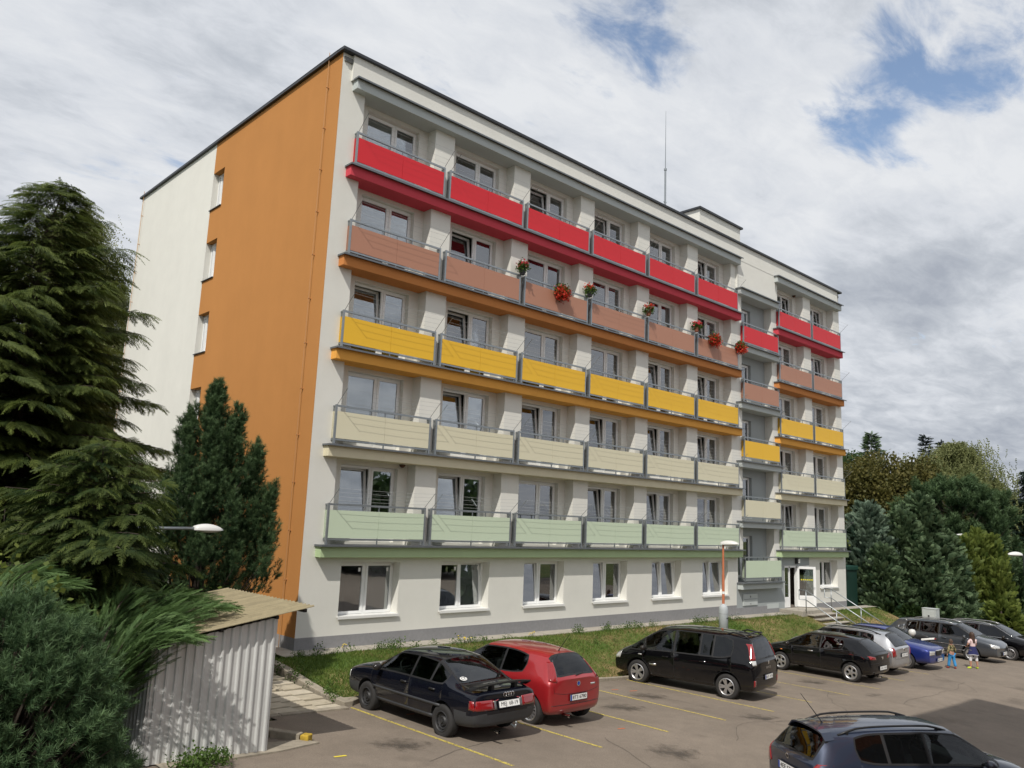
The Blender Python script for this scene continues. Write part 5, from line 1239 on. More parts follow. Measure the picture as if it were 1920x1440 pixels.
M_BARK=pmat('bark',(0.055,0.042,0.032),0.95,noise=(9,0.4),bump=(14,0.9)); M_BIRCHB=pmat('birch_bark',(0.55,0.53,0.48),0.9,noise=(7,0.4)); M_TWIG=pmat('twig',(0.11,0.085,0.06),0.9)
def conifer(name,loc,H,prof,label,mat,tmpl,nb=150,droop=0.25,upturn=0.15,step=0.30,sc=1.0,rise=(0.1,-0.15),seed=1,group=None,cat='tree',base=0.6,tint0=.25,side_len=0.45,trunk_r=None,inner=0.25,lean=None,bark=None,topdroop=0.0,hang=0.25,rollr=.35,irr=.20):
    """trunk with whorled branches; prof(t) radius at relative height t; sprays along every branch and its side twigs"""
    rng=np.random.default_rng(seed); root=empty(name,loc); tag(root,label,cat,group)
    tr=trunk_r or H*.016; tm=MB(); npt=9; pts=[]
    for i in range(npt):
        t=i/(npt-1); pts.append((0.05*math.sin(3*t+seed)*H*.05+topdroop*max(0,t-.9)*H,0.04*math.cos(2.3*t+seed)*H*.05,H*t))
    tm.tube(pts,[max(.012,tr*(1-.94*i/(npt-1))) for i in range(npt)],8); 
    P=[];D=[];U=[];S=[];TT=[]; bmesh_=MB()
    for b in range(nb):
        t=(b+rng.uniform(0,1))/nb; h=base+(H-base)*t**0.92; az=b*2.39996+rng.uniform(-.35,.35); r=prof(t)*rng.uniform(.58,1.18)*(1+irr*math.sin(3*az+7*t+seed)+irr*.7*math.sin(2*az-13*t))
        if r<0.12: r=.12
        el=rise[0]+(rise[1]-rise[0])*(1-t); dirh=np.array((math.cos(az),math.sin(az),0)); side=np.array((-math.sin(az),math.cos(az),0)); zup=np.array((0,0,1.0))
        base_p=np.array((np.interp(h,[p[2] for p in pts],[p[0] for p in pts]),np.interp(h,[p[2] for p in pts],[p[1] for p in pts]),h))
        def pos(s): return base_p+dirh*(r*s)+zup*(r*(math.tan(el)*s-droop*s*s+upturn*s**3.2))
        n=max(2,int(r/(step*sc))); bp=[tuple(pos(s)) for s in np.linspace(0,.96,6)]; bmesh_.tube(bp,[max(.006,.022*r/2.5*(1-.8*q/5)) for q in range(6)],4,cap=False)
        for k in range(n+1):
            s=(k+.5*rng.uniform(.4,1.3))/(n+1); s=inner+(1-inner)*s; s=min(s,1.0); p=pos(s); tang=pos(min(s+.05,1.03))-pos(s-.02); tang/=np.linalg.norm(tang)
            wid=side_len*r*(1-s*.72)*.9
            for sg in (1,-1):
                m=max(1,int(round(wid/(step*sc*1.05))))
                for q in range(m):
                    f=(q+rng.uniform(.2,.9))/m; d=tang*rng.uniform(.55,.9)+sg*side*rng.uniform(.55,.95)+zup*(-hang*rng.uniform(.3,1.2))
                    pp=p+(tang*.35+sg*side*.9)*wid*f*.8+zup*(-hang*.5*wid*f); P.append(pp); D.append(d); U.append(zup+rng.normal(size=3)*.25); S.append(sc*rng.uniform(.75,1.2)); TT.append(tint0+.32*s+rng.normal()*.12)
            if k==n: P.append(p); D.append(tang+zup*-.15); U.append(zup); S.append(sc*rng.uniform(.85,1.2)); TT.append(tint0+.45+rng.normal()*.1)
    # leader
    for q in range(7): P.append(np.array(pts[-1])-np.array((0,0,.16*q*sc))); a=rng.uniform(0,6.28); D.append(np.array((math.cos(a)*.6,math.sin(a)*.6,.8))); U.append(np.array((0,0,1.))+rng.normal(size=3)*.4); S.append(sc*.8); TT.append(tint0+.3)
    P,D,U,S,TT=map(np.array,(P,D,U,S,TT)); R=rotframes(D,U,rng.normal(size=len(P))*rollr); ch=[]; k=rng.integers(0,len(tmpl),len(P))
    for i,(T,tt) in enumerate(tmpl):
        m=k==i; ch.append(place(T,tt,P[m],R[m],S[m],TT[m]))
    leaves_obj('crown',ch,mat,root); to=tm.build('trunk',bark or M_BARK,root,smooth=True); bmesh_.build('branches',bark or M_BARK,to); return root
FR=[T_frond(w=.019) for _ in range(5)]; FRB=[T_frond(L=.8,n=8,tw=.26,w=.045,seg=2) for _ in range(3)]
SH=[T_shoot(L=.13,nl=.075,n=36,w=.0042) for _ in range(4)]; SHB=[T_shoot(L=.30,nl=.17,n=26,w=.013) for _ in range(3)]
PLUME=[T_frond(L=.62,n=15,ang=27,tw=.15,w=.012,droop=.10,seg=3) for _ in range(4)]
SCALE=[T_frond(L=.55,n=7,ang=36,tw=.24,w=.05,droop=.12,seg=2) for _ in range(3)]
def place_list(P,D,U,S,TT,tmpl,rng,rollr=.4):
    P,D,U,S,TT=map(np.array,(P,D,U,S,TT)); R=rotframes(D.astype(float),U.astype(float),rng.normal(size=len(P))*rollr); k=rng.integers(0,len(tmpl),len(P)); return [place(T,tt,P[k==i],R[k==i],S[k==i],TT[k==i]) for i,(T,tt) in enumerate(tmpl) if (k==i).any()]
G=gh
# ---------------------------------------------------------------- left: two hemlock-like conifers, birches, pine
hp=lambda R,sh=.80:(lambda t:R*(1-t)**sh*(.55+.45*min(1,t*6)))
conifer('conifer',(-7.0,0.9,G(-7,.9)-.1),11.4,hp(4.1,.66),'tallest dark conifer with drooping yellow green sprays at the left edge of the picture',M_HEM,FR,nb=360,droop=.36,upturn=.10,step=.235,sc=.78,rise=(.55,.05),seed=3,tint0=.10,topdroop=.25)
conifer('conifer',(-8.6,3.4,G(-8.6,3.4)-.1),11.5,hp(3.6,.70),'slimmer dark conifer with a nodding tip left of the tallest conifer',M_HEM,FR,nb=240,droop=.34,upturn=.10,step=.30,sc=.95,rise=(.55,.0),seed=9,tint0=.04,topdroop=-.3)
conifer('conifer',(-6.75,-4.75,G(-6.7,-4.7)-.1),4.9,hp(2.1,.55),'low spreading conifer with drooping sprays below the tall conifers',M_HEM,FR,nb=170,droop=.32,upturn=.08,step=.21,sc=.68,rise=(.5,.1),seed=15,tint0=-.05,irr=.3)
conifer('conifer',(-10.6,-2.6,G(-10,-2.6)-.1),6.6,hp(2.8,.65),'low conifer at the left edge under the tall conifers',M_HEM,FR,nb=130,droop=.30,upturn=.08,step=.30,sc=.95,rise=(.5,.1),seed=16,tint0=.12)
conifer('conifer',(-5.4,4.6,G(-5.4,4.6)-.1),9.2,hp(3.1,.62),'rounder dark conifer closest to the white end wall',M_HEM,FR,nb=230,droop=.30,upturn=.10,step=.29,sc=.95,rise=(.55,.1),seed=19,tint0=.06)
def strand_tree(name,loc,H,R,label,mat,tmpl,nbr,nstr,seed,group=None,base=.28,bark=None,lean=0,clump=None,sc=1.0,weep=.9):
    """open broadleaved tree: limbs from the trunk, hanging strands or leaf clumps round the limb ends"""
    rng=np.random.default_rng(seed); root=empty(name,loc); tag(root,label,'tree',group); tm=MB(); pts=[(lean*H*(i/8)**1.5+.02*H*math.sin(i*1.1+seed),.02*H*math.cos(i*.9+seed),H*.97*i/8) for i in range(9)]; tm.tube(pts,[max(.02,H*.013*(1-.93*i/8)) for i in range(9)],8)
    P=[];D=[];U=[];S=[];TT=[]; lm=MB()
    for b in range(nbr):
        t=base+(1-base)*(b+rng.uniform(0,1))/nbr; h=H*.95*t; p0=np.array((np.interp(h,[p[2] for p in pts],[p[0] for p in pts]),np.interp(h,[p[2] for p in pts],[p[1] for p in pts]),h)); az=b*2.4+rng.uniform(-.5,.5)
        u=(t-base)/(1-base); r=R*math.sin(math.pi*min(1,.18+.80*u))**.8*rng.uniform(.6,1.15); el=rng.uniform(.35,.95); d=np.array((math.cos(az)*math.cos(el),math.sin(az)*math.cos(el),math.sin(el)))
        q=[p0+d*r*s+np.array((0,0,-.30*r*s*s)) for s in np.linspace(0,1,6)]; lm.tube([tuple(x) for x in q],[max(.008,H*.0035*(1-.85*k/5)) for k in range(6)],5,cap=False)
        for k in range(nstr):
            s=rng.uniform(.25,1.05); p=p0+d*r*s+np.array((0,0,-.30*r*s*s))+rng.normal(size=3)*np.array((.16,.16,.12))*r*(.4+.6*s); P.append(p)
            if clump is None: dd=np.array((rng.normal()*.35,rng.normal()*.35,-weep)); 
            else: dd=rng.normal(size=3)
            D.append(dd); U.append(rng.normal(size=3)+np.array((0,.01,0))); S.append(sc*rng.uniform(.7,1.3)); TT.append(.42+rng.normal()*.17+.12*(s-.5))
    leaves_obj('crown',place_list(P,D,U,S,TT,tmpl,rng),mat,root); to=tm.build('trunk',bark or M_BIRCHB,root,smooth=True); lm.build('branches',M_TWIG,to); return root
STR=[T_strand() for _ in range(4)]; STRB=[T_strand(L=1.5,n=15,l=.16,w=.07) for _ in range(3)]; LV=[T_leaves(10,.55,.26,.11) for _ in range(4)]; LVS=[T_leaves(9,.22,.10,.045) for _ in range(4)]
strand_tree('birch_tree',(-1.4,21.5,G(-1,21)),18.6,4.6,'feathery birch rising behind the conifers beside the white end wall',M_BIRCH,STR,64,150,4,sc=1.25)
strand_tree('birch_tree',(0.9,23.5,G(1,23)),15.8,4.2,'lower birch half hidden behind the white end wall',M_BIRCH,STR,52,130,5,sc=1.25)
# clumped pines: many short upward limbs, each ending in a tight tuft of shoots
def clump_pine(name,loc,H,env,label,mat,tmpl,seed,nc=260,ns=26,cl=(.17,.17,.30),sc=1.0,tint0=.22,low=.10,group=None,subs=()):
    rng=np.random.default_rng(seed); root=empty(name,loc); tag(root,label,'tree',group); tm=MB(); tm.tube([(0,0,0),(.04,.02,H*.4),(0,.03,H*.75),(0,0,H*.95)],[H*.026,H*.02,H*.011,.012],8); P=[];D=[];U=[];S=[];TT=[]; lm=MB()
    for c in range(nc):
        t=low+(1-low)*((c+rng.uniform(0,1))/nc); az=c*2.39996+rng.uniform(-.5,.5); rr=rng.uniform(.12,1.0)**.5; r=env(t)*rr*(1+.16*math.sin(4*az+6*t+seed)+.10*math.sin(9*az)); d=np.array((math.cos(az),math.sin(az),0)); cp=d*r+np.array((0,0,H*t)); up=d*(.45*(r/max(.05,env(t))))*(1-t*.6)+np.array((0,0,1.)); up/=np.linalg.norm(up); k=(1.15-.45*t)
        so=np.zeros(3); fz=1.0
        if subs and c%2==0:
            dx,dy,hs,rs=subs[(c//2)%len(subs)]; t2=.42+.58*t; cp=d*env(t2)*rr*rs*1.15+np.array((0,0,H*t2*hs)); so=np.array((dx,dy,0))*(.55+.45*t); cp=cp+so
        if rr>.35 and not so.any(): h0=max(.1,H*t-.75*r-.1*H*.3); lm.tube([(0,0,h0),tuple(d*r*.6+np.array((0,0,h0+(H*t-h0)*.35))),tuple(cp-up*.2)],[.03*H/6.5,.02*H/6.5,.008],4,cap=False)
        for q in range(ns):
            f=rng.uniform(-1,1); w=math.sqrt(max(0,1-f*f))*(.75-.25*f); o=rng.normal(size=3); o-=up*float(np.dot(o,up)); o/=max(.1,np.linalg.norm(o)); p=cp+up*cl[2]*k*f+o*cl[0]*k*w*rng.uniform(.5,1.05); P.append(p); D.append(up*.95+o*.55*w+rng.normal(size=3)*.15); U.append(rng.normal(size=3)); S.append(sc*rng.uniform(.8,1.2)); TT.append(tint0+.14*f+.16*rr+rng.normal()*.11)
    leaves_obj('crown',place_list(P,D,U,S,TT,tmpl,rng,1.5),mat,root); to=tm.build('trunk',M_BARK,root,smooth=True); lm.build('branches',M_BARK,to); return root
clump_pine('pine_tree',(-3.75,-2.2,G(-3.7,-2.2)-.1),6.55,lambda t:float(np.interp(t,[0,.15,.28,.42,.58,.74,.88,1],[.25,.55,1.15,1.62,1.30,.85,.40,.05])),'bushy dark green pine standing in front of the orange wall',M_PINE,SH,21,nc=430,ns=25,sc=1.12,low=.16,cl=(.15,.15,.34),subs=((.42,-.40,.93,.42),(.80,-.75,.80,.44),(1.10,-1.0,.655,.42),(-.45,.45,.90,.44),(-.2,-.6,.84,.45)))
# foreground mountain pine bushes and spreading juniper
def bush_pine(loc,R,H,label,seed,n=900,tmpl=SH,mat=None,sc=1.25):
    rng=np.random.default_rng(seed); root=empty('mountain_pine_bush',loc); tag(root,label,'bush'); P=[];D=[];U=[];S=[];TT=[]; lm=MB()
    nc=int(n/12)
    for c in range(nc):
        az=rng.uniform(0,2*math.pi); ph=math.acos(rng.uniform(-.05,1)); rr=rng.uniform(.55,1.0)**.6; d=np.array((math.sin(ph)*math.cos(az),math.sin(ph)*math.sin(az),math.cos(ph))); cp=np.array((d[0]*R,d[1]*R,max(.55,d[2]*H)))*rr; lm.tube([(0,0,.05),tuple(cp*.5+np.array((0,0,-.1*R))),tuple(cp)],[.04,.025,.008],5,cap=False)
        for q in range(12):
            o=rng.normal(size=3)*.062; P.append(cp+o); D.append(d*.55+np.array((0,0,.75))+o*7+rng.normal(size=3)*.2); U.append(rng.normal(size=3)); S.append(sc*rng.uniform(.8,1.25)); TT.append(.22+.2*rr+rng.normal()*.10)
    leaves_obj('foliage',place_list(P,D,U,S,TT,tmpl,rng,1.5),mat or M_MUGO,root); lm.build('branches',M_BARK,root); return root
bush_pine((-9.0,-9.0,G(-9,-9)),1.7,2.6,'large mountain pine bush with thick tufts left of the white shed',31,n=6600,sc=1.15)
bush_pine((-10.9,-10.6,G(-10.9,-10.6)),1.6,2.2,'nearest mountain pine bush in the bottom left corner',33,n=5200,sc=1.15)
def juniper(loc,label,seed,arms,mat=None,sc=1.0,name='juniper_bush'):
    """arching plumes: arms = [(azimuth, reach, rise)]"""
    rng=np.random.default_rng(seed); root=empty(name,loc); tag(root,label,'bush'); P=[];D=[];U=[];S=[];TT=[]; lm=MB()
    for az,reach,rise_ in arms:
        d=np.array((math.cos(az),math.sin(az),0)); sd=np.array((-d[1],d[0],0)); pos=lambda s:d*reach*s+np.array((0,0,1.))*(rise_*(1-(1-s)**2.3)-.06*reach*s*s)
        lm.tube([tuple(pos(s)) for s in np.linspace(0,.97,8)],[.035*(1-.8*k/7) for k in range(8)],5,cap=False); n=int(reach/.09)
        for k in range(n):
            s=.28+.72*(k+rng.uniform(0,1))/n; p=pos(s); tg=pos(min(1.02,s+.03))-pos(s-.03); tg/=np.linalg.norm(tg); wd=(.32*(1-s)**.7+.05)*reach*.5
            for q in range(11):
                f=rng.normal()*wd; P.append(p+sd*f+np.array((0,0,rng.normal()*wd*.45))); D.append(tg*1.0+sd*(f/wd*.52+rng.normal()*.2)+np.array((0,0,.02+rng.normal()*.16))); U.append(np.array((0,0,1.))+rng.normal(size=3)*.3); S.append(sc*rng.uniform(.6,1.0)); TT.append(.28+.38*s+rng.normal()*.13)
    leaves_obj('foliage',place_list(P,D,U,S,TT,PLUME,rng,.6),mat or M_JUN,root); lm.build('branches',M_BARK,root); return root
rj=random.Random(4)
juniper((-7.45,-7.2,G(-7.4,-7.2)),'bright green spreading juniper with long feathery plumes reaching over the shed roof',41,[(-.10+.085*i+rj.uniform(-.08,.08),rj.uniform(1.3,2.45),rj.uniform(1.6,2.5)) for i in range(18)]+[(-.55+.12*i,rj.uniform(.9,1.5),rj.uniform(1.85,2.3)) for i in range(5)],sc=.60)
juniper((-9.2,-6.6,G(-9.2,-6.6)),'feathery juniper plumes behind the mountain pine bushes',42,[(-2.6+.33*i+rj.uniform(-.1,.1),rj.uniform(1.2,1.9),rj.uniform(1.8,2.75)) for i in range(16)],sc=.62)
# rowan-like saplings with yellow green leaves
def sapling(loc,H,label,seed,n=60,mat=None,cat='plant'):
    rng=np.random.default_rng(seed); root=empty('sapling',loc); tag(root,label,cat); m=MB(); P=[];D=[];U=[];S=[];TT=[]
    for b in range(6):
        az=rng.uniform(0,6.28); top=np.array((math.cos(az)*.35,math.sin(az)*.35,H*rng.uniform(.75,1))); m.tube([(0,0,0),tuple(top*.6),tuple(top)],[.014,.01,.004],5,cap=False)
        for k in range(n//6):
            s=rng.uniform(.55,1.02); P.append(top*s+rng.normal(size=3)*.07); D.append(rng.normal(size=3)+np.array((0,0,-.2))); U.append(rng.normal(size=3)); S.append(rng.uniform(.8,1.2)); TT.append(.6+rng.normal()*.15)
    leaves_obj('foliage',place_list(P,D,U,S,TT,LVS,rng),mat or M_YEL,root); m.build('stem',M_TWIG,root)
sapling((-8.35,-7.3,G(-8.3,-7.3)),2.95,'yellow green sapling poking out above the mountain pine',51,90); sapling((-3.9,-3.6,G(-3.9,-3.6)),2.15,'thin yellow green sapling behind the shed roof beside the orange wall',52,110)
# ---------------------------------------------------------------- right: hedge conifers and park trees
def cypress(loc,H,R,label,mat,seed,n=1500,sc=1.0,tmpl=SCALE,group=None,up=.9,pw=.75,name='cypress_tree',tint0=.3):
    """dense conical or columnar conifer clothed to the ground"""
    rng=np.random.default_rng(seed); root=empty(name,loc); tag(root,label,'tree',group); P=[];D=[];U=[];S=[];TT=[]
    lob=rng.uniform(0,6.28,6)
    for i in range(n):
        t=rng.uniform(0,1)**1.25; az=rng.uniform(0,6.28); lump=1+.16*math.sin(3*az+lob[0]+5*t)+.12*math.sin(7*t*3+lob[1]+2*az); r=R*((1-t)**pw)*(.62+.38*min(1,t*7))*lump*rng.uniform(.72,1.05); d=np.array((math.cos(az),math.sin(az),0))
        P.append(d*r+np.array((0,0,H*t*.97))); D.append(d*rng.uniform(.35,.9)+np.array((0,0,up*rng.uniform(.3,1.1)))+rng.normal(size=3)*.18); U.append(d+rng.normal(size=3)*.3); S.append(sc*rng.uniform(.7,1.25)); TT.append(tint0+rng.normal()*.17+.10*math.sin(4*az+9*t))
    for q in range(12): P.append(np.array((rng.normal()*.06,rng.normal()*.06,H*(.88+.01*q)))); D.append(np.array((rng.normal()*.25,rng.normal()*.25,1))); U.append(rng.normal(size=3)); S.append(sc*.8); TT.append(tint0+.2)
    leaves_obj('crown',place_list(P,D,U,S,TT,tmpl,rng,.6),mat,root)
    m=MB(); m.tube([(0,0,0),(0,0,H*.5),(0,0,H*.92)],[R*.10,R*.06,.02],7); m.build('trunk',M_BARK,root,smooth=True); return root
def gz(x,y): return gh(x,y)-.12
hg='tall hedge conifers beyond the building'
for (x,y,zt,R,lab,mt,s,n,sc) in [(38.5,.85,2.96,1.9,'pale blue green conifer right beside the building corner',M_BLUEC,61,2300,1.15),(39.6,-.75,2.6,1.9,'dark green conifer in the hedge next to the pale blue green one',M_CYP,62,2200,1.1),(41.2,-1.25,3.7,2.0,'tallest pointed green conifer in the middle of the hedge',M_CYP,63,2300,1.1),(39.2,-2.0,.9,1.7,'lower dark green conifer at the front of the hedge above the concrete cabinet',M_CYP,64,1900,1.05),(42.3,-1.95,1.6,1.9,'rounded green conifer at the right end of the hedge under the street lamp',M_CYP,65,2000,1.1),(37.6,-.3,.4,1.5,'short dark conifer at the foot of the hedge near the steps',M_CYP,66,1600,1.0)]:
    cypress((x,y,gz(x,y)),zt-gz(x,y),R,lab,mt,s,n,sc,group=None,up=.55,pw=.62)
for (x,y,zt,lab,s) in [(43.6,-2.85,1.25,'leftmost golden green thuja column right of the hedge',71),(44.6,-3.3,1.75,'tallest golden green thuja column in the row',72),(45.4,-3.9,1.4,'third golden green thuja column in the row',73),(44.4,-4.35,-.1,'shortest golden green thuja column at the right end of the row',74)]:
    cypress((x,y,gz(x,y)),zt-gz(x,y),.95,lab,M_THU,s,1500,.85,group=None,up=1.3,pw=.42,name='thuja_tree',tint0=.36)
clump_pine('pine_tree',(52,.3,gz(52,.3)),5.0-gz(52,.3),lambda t:4.1*math.sqrt(max(.01,1-(abs(t-.52)/.50)**2.2)),'broad round dark green pine behind the street lamp on the right',M_PINE,SHB,81,nc=210,ns=24,cl=(.42,.42,.55),sc=1.7,tint0=.20,low=.12)
conifer('conifer',(56,-1.1,gz(56,-1)),1.8-gz(56,-1),lambda t:1.7*(1-t)**.6,'medium green conifer right of the thuja row',M_CYP,SCALE,nb=90,droop=.2,step=.4,sc=1.3,rise=(.5,.1),seed=82)
cypress((55.5,-2.75,gz(55,-2.7)),2.6,.75,'small narrow thuja on the far lawn at the right',M_CYP,83,700,.9,up=1.2,pw=.4,name='thuja_tree')
conifer('spruce_tree',(60.5,-1.3,gz(60,-1)),4.4-gz(60,-1),lambda t:2.6*(1-t)**.75,'dark spruce beyond the lawn near the right edge',M_SPRU,FRB,nb=110,droop=.12,upturn=.12,step=.5,sc=1.2,rise=(.45,.05),seed=84,tint0=.2,base=1.5)
conifer('spruce_tree',(64,-2.0,gz(64,-2)),6.9-gz(64,-2),lambda t:3.2*(1-t)**.8,'tallest dark spruce cut by the right edge of the picture',M_SPRU,FRB,nb=120,droop=.12,upturn=.12,step=.55,sc=1.3,rise=(.45,.05),seed=85,tint0=.2,base=1.5)
conifer('spruce_tree',(75,10.1,gz(75,10)),11.4-gz(75,10),lambda t:2.5*(1-t)**.95,'spruce tip showing between the chestnut and the birch',M_SPRU,SCALE,nb=120,droop=.1,upturn=.1,step=.55,sc=1.0,rise=(.45,.05),seed=86,tint0=.15)
conifer('spruce_tree',(75,8.6,gz(75,8)),10.7-gz(75,8),lambda t:2.2*(1-t)**.9,'second spruce tip half covered by the birch crown',M_SPRU,SCALE,nb=110,droop=.1,upturn=.1,step=.55,sc=1.0,rise=(.45,.05),seed=87,tint0=.15)
conifer('spruce_tree',(62.5,10.4,gz(62,10)),10.4-gz(62,10),lambda t:2.9*(1-t)**.8,'bluish spruce top beside the building above the chestnut',M_CYP,SCALE,nb=190,droop=.12,upturn=.1,step=.45,sc=1.0,rise=(.6,.05),seed=88,tint0=.2)
def crown_tree(name,loc,H,R,label,mat,seed,n=1500,sc=1.0,lobes=11,bark=None,low=.28):
    """broadleaved tree: limbs carrying leafy lobes"""
    rng=np.random.default_rng(seed); root=empty(name,loc); tag(root,label,'tree'); P=[];D=[];U=[];S=[];TT=[]; lm=MB(); tm=MB(); tm.tube([(0,0,0),(.1,.05,H*.35),(0,0,H*.7)],[H*.03,H*.022,H*.008],9)
    for l in range(lobes):
        az=l*2.4+rng.uniform(-.3,.3); t=low+(1-low)*(l+.5)/lobes; cr=R*(math.sin(math.pi*min(1,.22+.70*(t-low)/(1-low))))*rng.uniform(.5,.78); c=np.array((math.cos(az)*cr,math.sin(az)*cr,H*t*.86)); lr=R*rng.uniform(.40,.56); lm.tube([(0,0,H*.25+.3*c[2]*.5),tuple(c*.6+np.array((0,0,.2*H*.3))),tuple(c)],[H*.012,H*.007,H*.003],5,cap=False)
        for q in range(n//lobes):
            d=rng.normal(size=3); d/=np.linalg.norm(d); r=lr*rng.uniform(.45,1.0)**.5; p=c+d*r*np.array((1,1,.8)); P.append(p); D.append(rng.normal(size=3)+d*.4); U.append(rng.normal(size=3)); S.append(sc*rng.uniform(.7,1.25)); TT.append(.40+rng.normal()*.18)
    leaves_obj('crown',place_list(P,D,U,S,TT,LV,rng),mat,root); to=tm.build('trunk',bark or M_BARK,root,smooth=True); lm.build('branches',bark or M_BARK,to); return root
crown_tree('chestnut_tree',(58.5,8.9,gz(58,9)),8.5-gz(58,9),4.3,'broad horse chestnut with browning leaves right behind the building corner',M_CHEST,91,n=3400,sc=.95,lobes=16)
crown_tree('chestnut_tree',(58.5,5.2,gz(58,5)),8.2-gz(58,5),3.7,'second browning chestnut touching the birch',M_CHEST,92,n=3000,sc=.95,lobes=14)
crown_tree('broadleaf_tree',(63,12.8,gz(62,12)),9.5-gz(62,12),4.0,'dark green broadleaved tree against the building edge behind the chestnut',M_DECID,93,n=3000,sc=.95,lobes=14)
strand_tree('birch_tree',(60.5,2.6,gz(60,2.6)),9.6-gz(60,2.6),4.9,'wide weeping birch with white limbs on the right above the pine',M_BIRCH,STRB,80,90,94,sc=.75,weep=.8)
strand_tree('birch_tree',(60,-.3,gz(60,0)),6.6-gz(60,0),2.6,'arching birch at the right whose branches hang over the gap',M_BIRCH,STRB,34,50,95,sc=.7,weep=.9)
crown_tree('leafy_bush',(36.6,2.6,gz(36,2)),2.3-gz(36,2),1.5,'yellow green bush squeezed between the building corner and the hedge',M_YEL,96,n=900,sc=.6,lobes=9,low=.1)
# low shrubs at the hedge foot
for (x,y,zt,R,lab,mt,s) in [(41.5,-5.3,-2.35,1.3,'dark spreading juniper at the lot edge behind the black estate car',M_THU,101),(40.6,-3.6,-2.6,1.2,'low green juniper between the cabinet and the thuja row',M_CYP,102),(37.4,-2.0,-2.75,.8,'low leafy shrub left of the concrete cabinet',M_DECID,103),(43,-5.6,-2.9,.9,'small juniper at the right end of the low shrubs',M_CYP,104)]:
    cypress((x,y,gz(x,y)),zt-gz(x,y),R,lab,mt,s,800,.8,up=.35,pw=.4,name='low_shrub',tint0=.34)
# far wood that closes the horizon
def far_wood():
    rng=np.random.default_rng(120); ch=[]; P=[];D=[];U=[];S=[];TT=[]
    for i in range(9000):
        a=rng.uniform(-.25,1.75); R=rng.uniform(150,190); x,y=CAM.x+R*math.sin(a),CAM.y+R*math.cos(a); hh=(7.5+3.5*math.sin(a*17)+2.5*math.sin(a*41+1))*rng.uniform(0,1); P.append((x,y,gh(x,y)-.5+hh)); D.append(rng.normal(size=3)); U.append(rng.normal(size=3)); S.append(rng.uniform(3.0,5.0)); TT.append(.35+rng.normal()*.15)
    tag(leaves_obj('far_wood',place_list(P,D,U,S,TT,LV,rng),M_DECID),kind='stuff')
far_wood()
def unseen_wood_behind():  # unseen trees added so car windows mirror dark foliage instead of sky
    rng=np.random.default_rng(121); P=[];D=[];U=[];S=[];TT=[]
    for i in range(11000):
        a=rng.uniform(2.0,5.55); R=rng.uniform(58,74); x,y=CAM.x+R*math.sin(a),CAM.y+R*math.cos(a); hh=(9+3.0*math.sin(a*11)+2*math.sin(a*29+1))*rng.uniform(0,1); P.append((x,y,-3+hh)); D.append(rng.normal(size=3)); U.append(rng.normal(size=3)); S.append(rng.uniform(3.0,5.0)); TT.append(.35+rng.normal()*.15)
    tag(leaves_obj('far_wood',place_list(P,D,U,S,TT,LV,rng),M_DECID),kind='stuff')
unseen_wood_behind()
# ---------------------------------------------------------------- grass and weeds
M_GRASS=foliage_mat('grass_blades',(0.055,0.115,0.016),(0.215,0.290,0.060),.4); M_DRY=foliage_mat('dry_grass',(0.16,0.125,0.050),(0.36,0.28,0.13),.35)
def blades(n,region,h,w,seed,hf,dens=None):
    rng=np.random.default_rng(seed); V=[];t=[]; x=rng.uniform(region[0],region[1],n); y=rng.uniform(region[2],region[3],n)
    if dens is not None:
        k=np.array([rng.uniform()<dens(a,b) for a,b in zip(x,y)]); x,y=x[k],y[k]
    z=np.array([hf(a,b) for a,b in zip(x,y)]); n=len(x); a=rng.uniform(0,6.28,n); hh=h*rng.uniform(.5,1.4,n); ww=w*rng.uniform(.7,1.3,n); lx,ly=rng.normal(size=n)*.5*hh,rng.normal(size=n)*.5*hh
    A=np.stack((x-np.cos(a)*ww,y-np.sin(a)*ww,z),1); B=np.stack((x+np.cos(a)*ww,y+np.sin(a)*ww,z),1); C=np.stack((x+lx,y+ly,z+hh),1); return np.stack((A,B,C),1).reshape(-1,3),np.clip(.45+rng.normal(size=n)*.2,0,1)
lz=lambda x,y:gh(x,y)+0.03*math.sin(x*1.7+y*2.1)*math.sin(x*0.6-y)*0.6
patchf=lambda x,y:.5+.5*math.sin(x*.9+1.3*math.sin(y*1.4+x*.31))*math.sin(x*.37+y*1.7+1)
g1=leaves_obj('grass',[blades(52000,(-1.15,12,KY+.1,-.66),.065,.010,1,lz,lambda x,y:.08+.8*patchf(x,y)**1.4 if x>2.5 else 1.0),blades(42000,(12,35.5,KY+.1,-.66),.075,.014,2,lz,lambda x,y:.08+.75*patchf(x,y)**1.4)],M_GRASS); tag(g1,kind='stuff')
g2=leaves_obj('dry_grass',[blades(42000,(1.5,35,KY+.1,-.7),.05,.011,3,lz,lambda x,y:1.1-patchf(x,y))],M_DRY); tag(g2,kind='stuff')
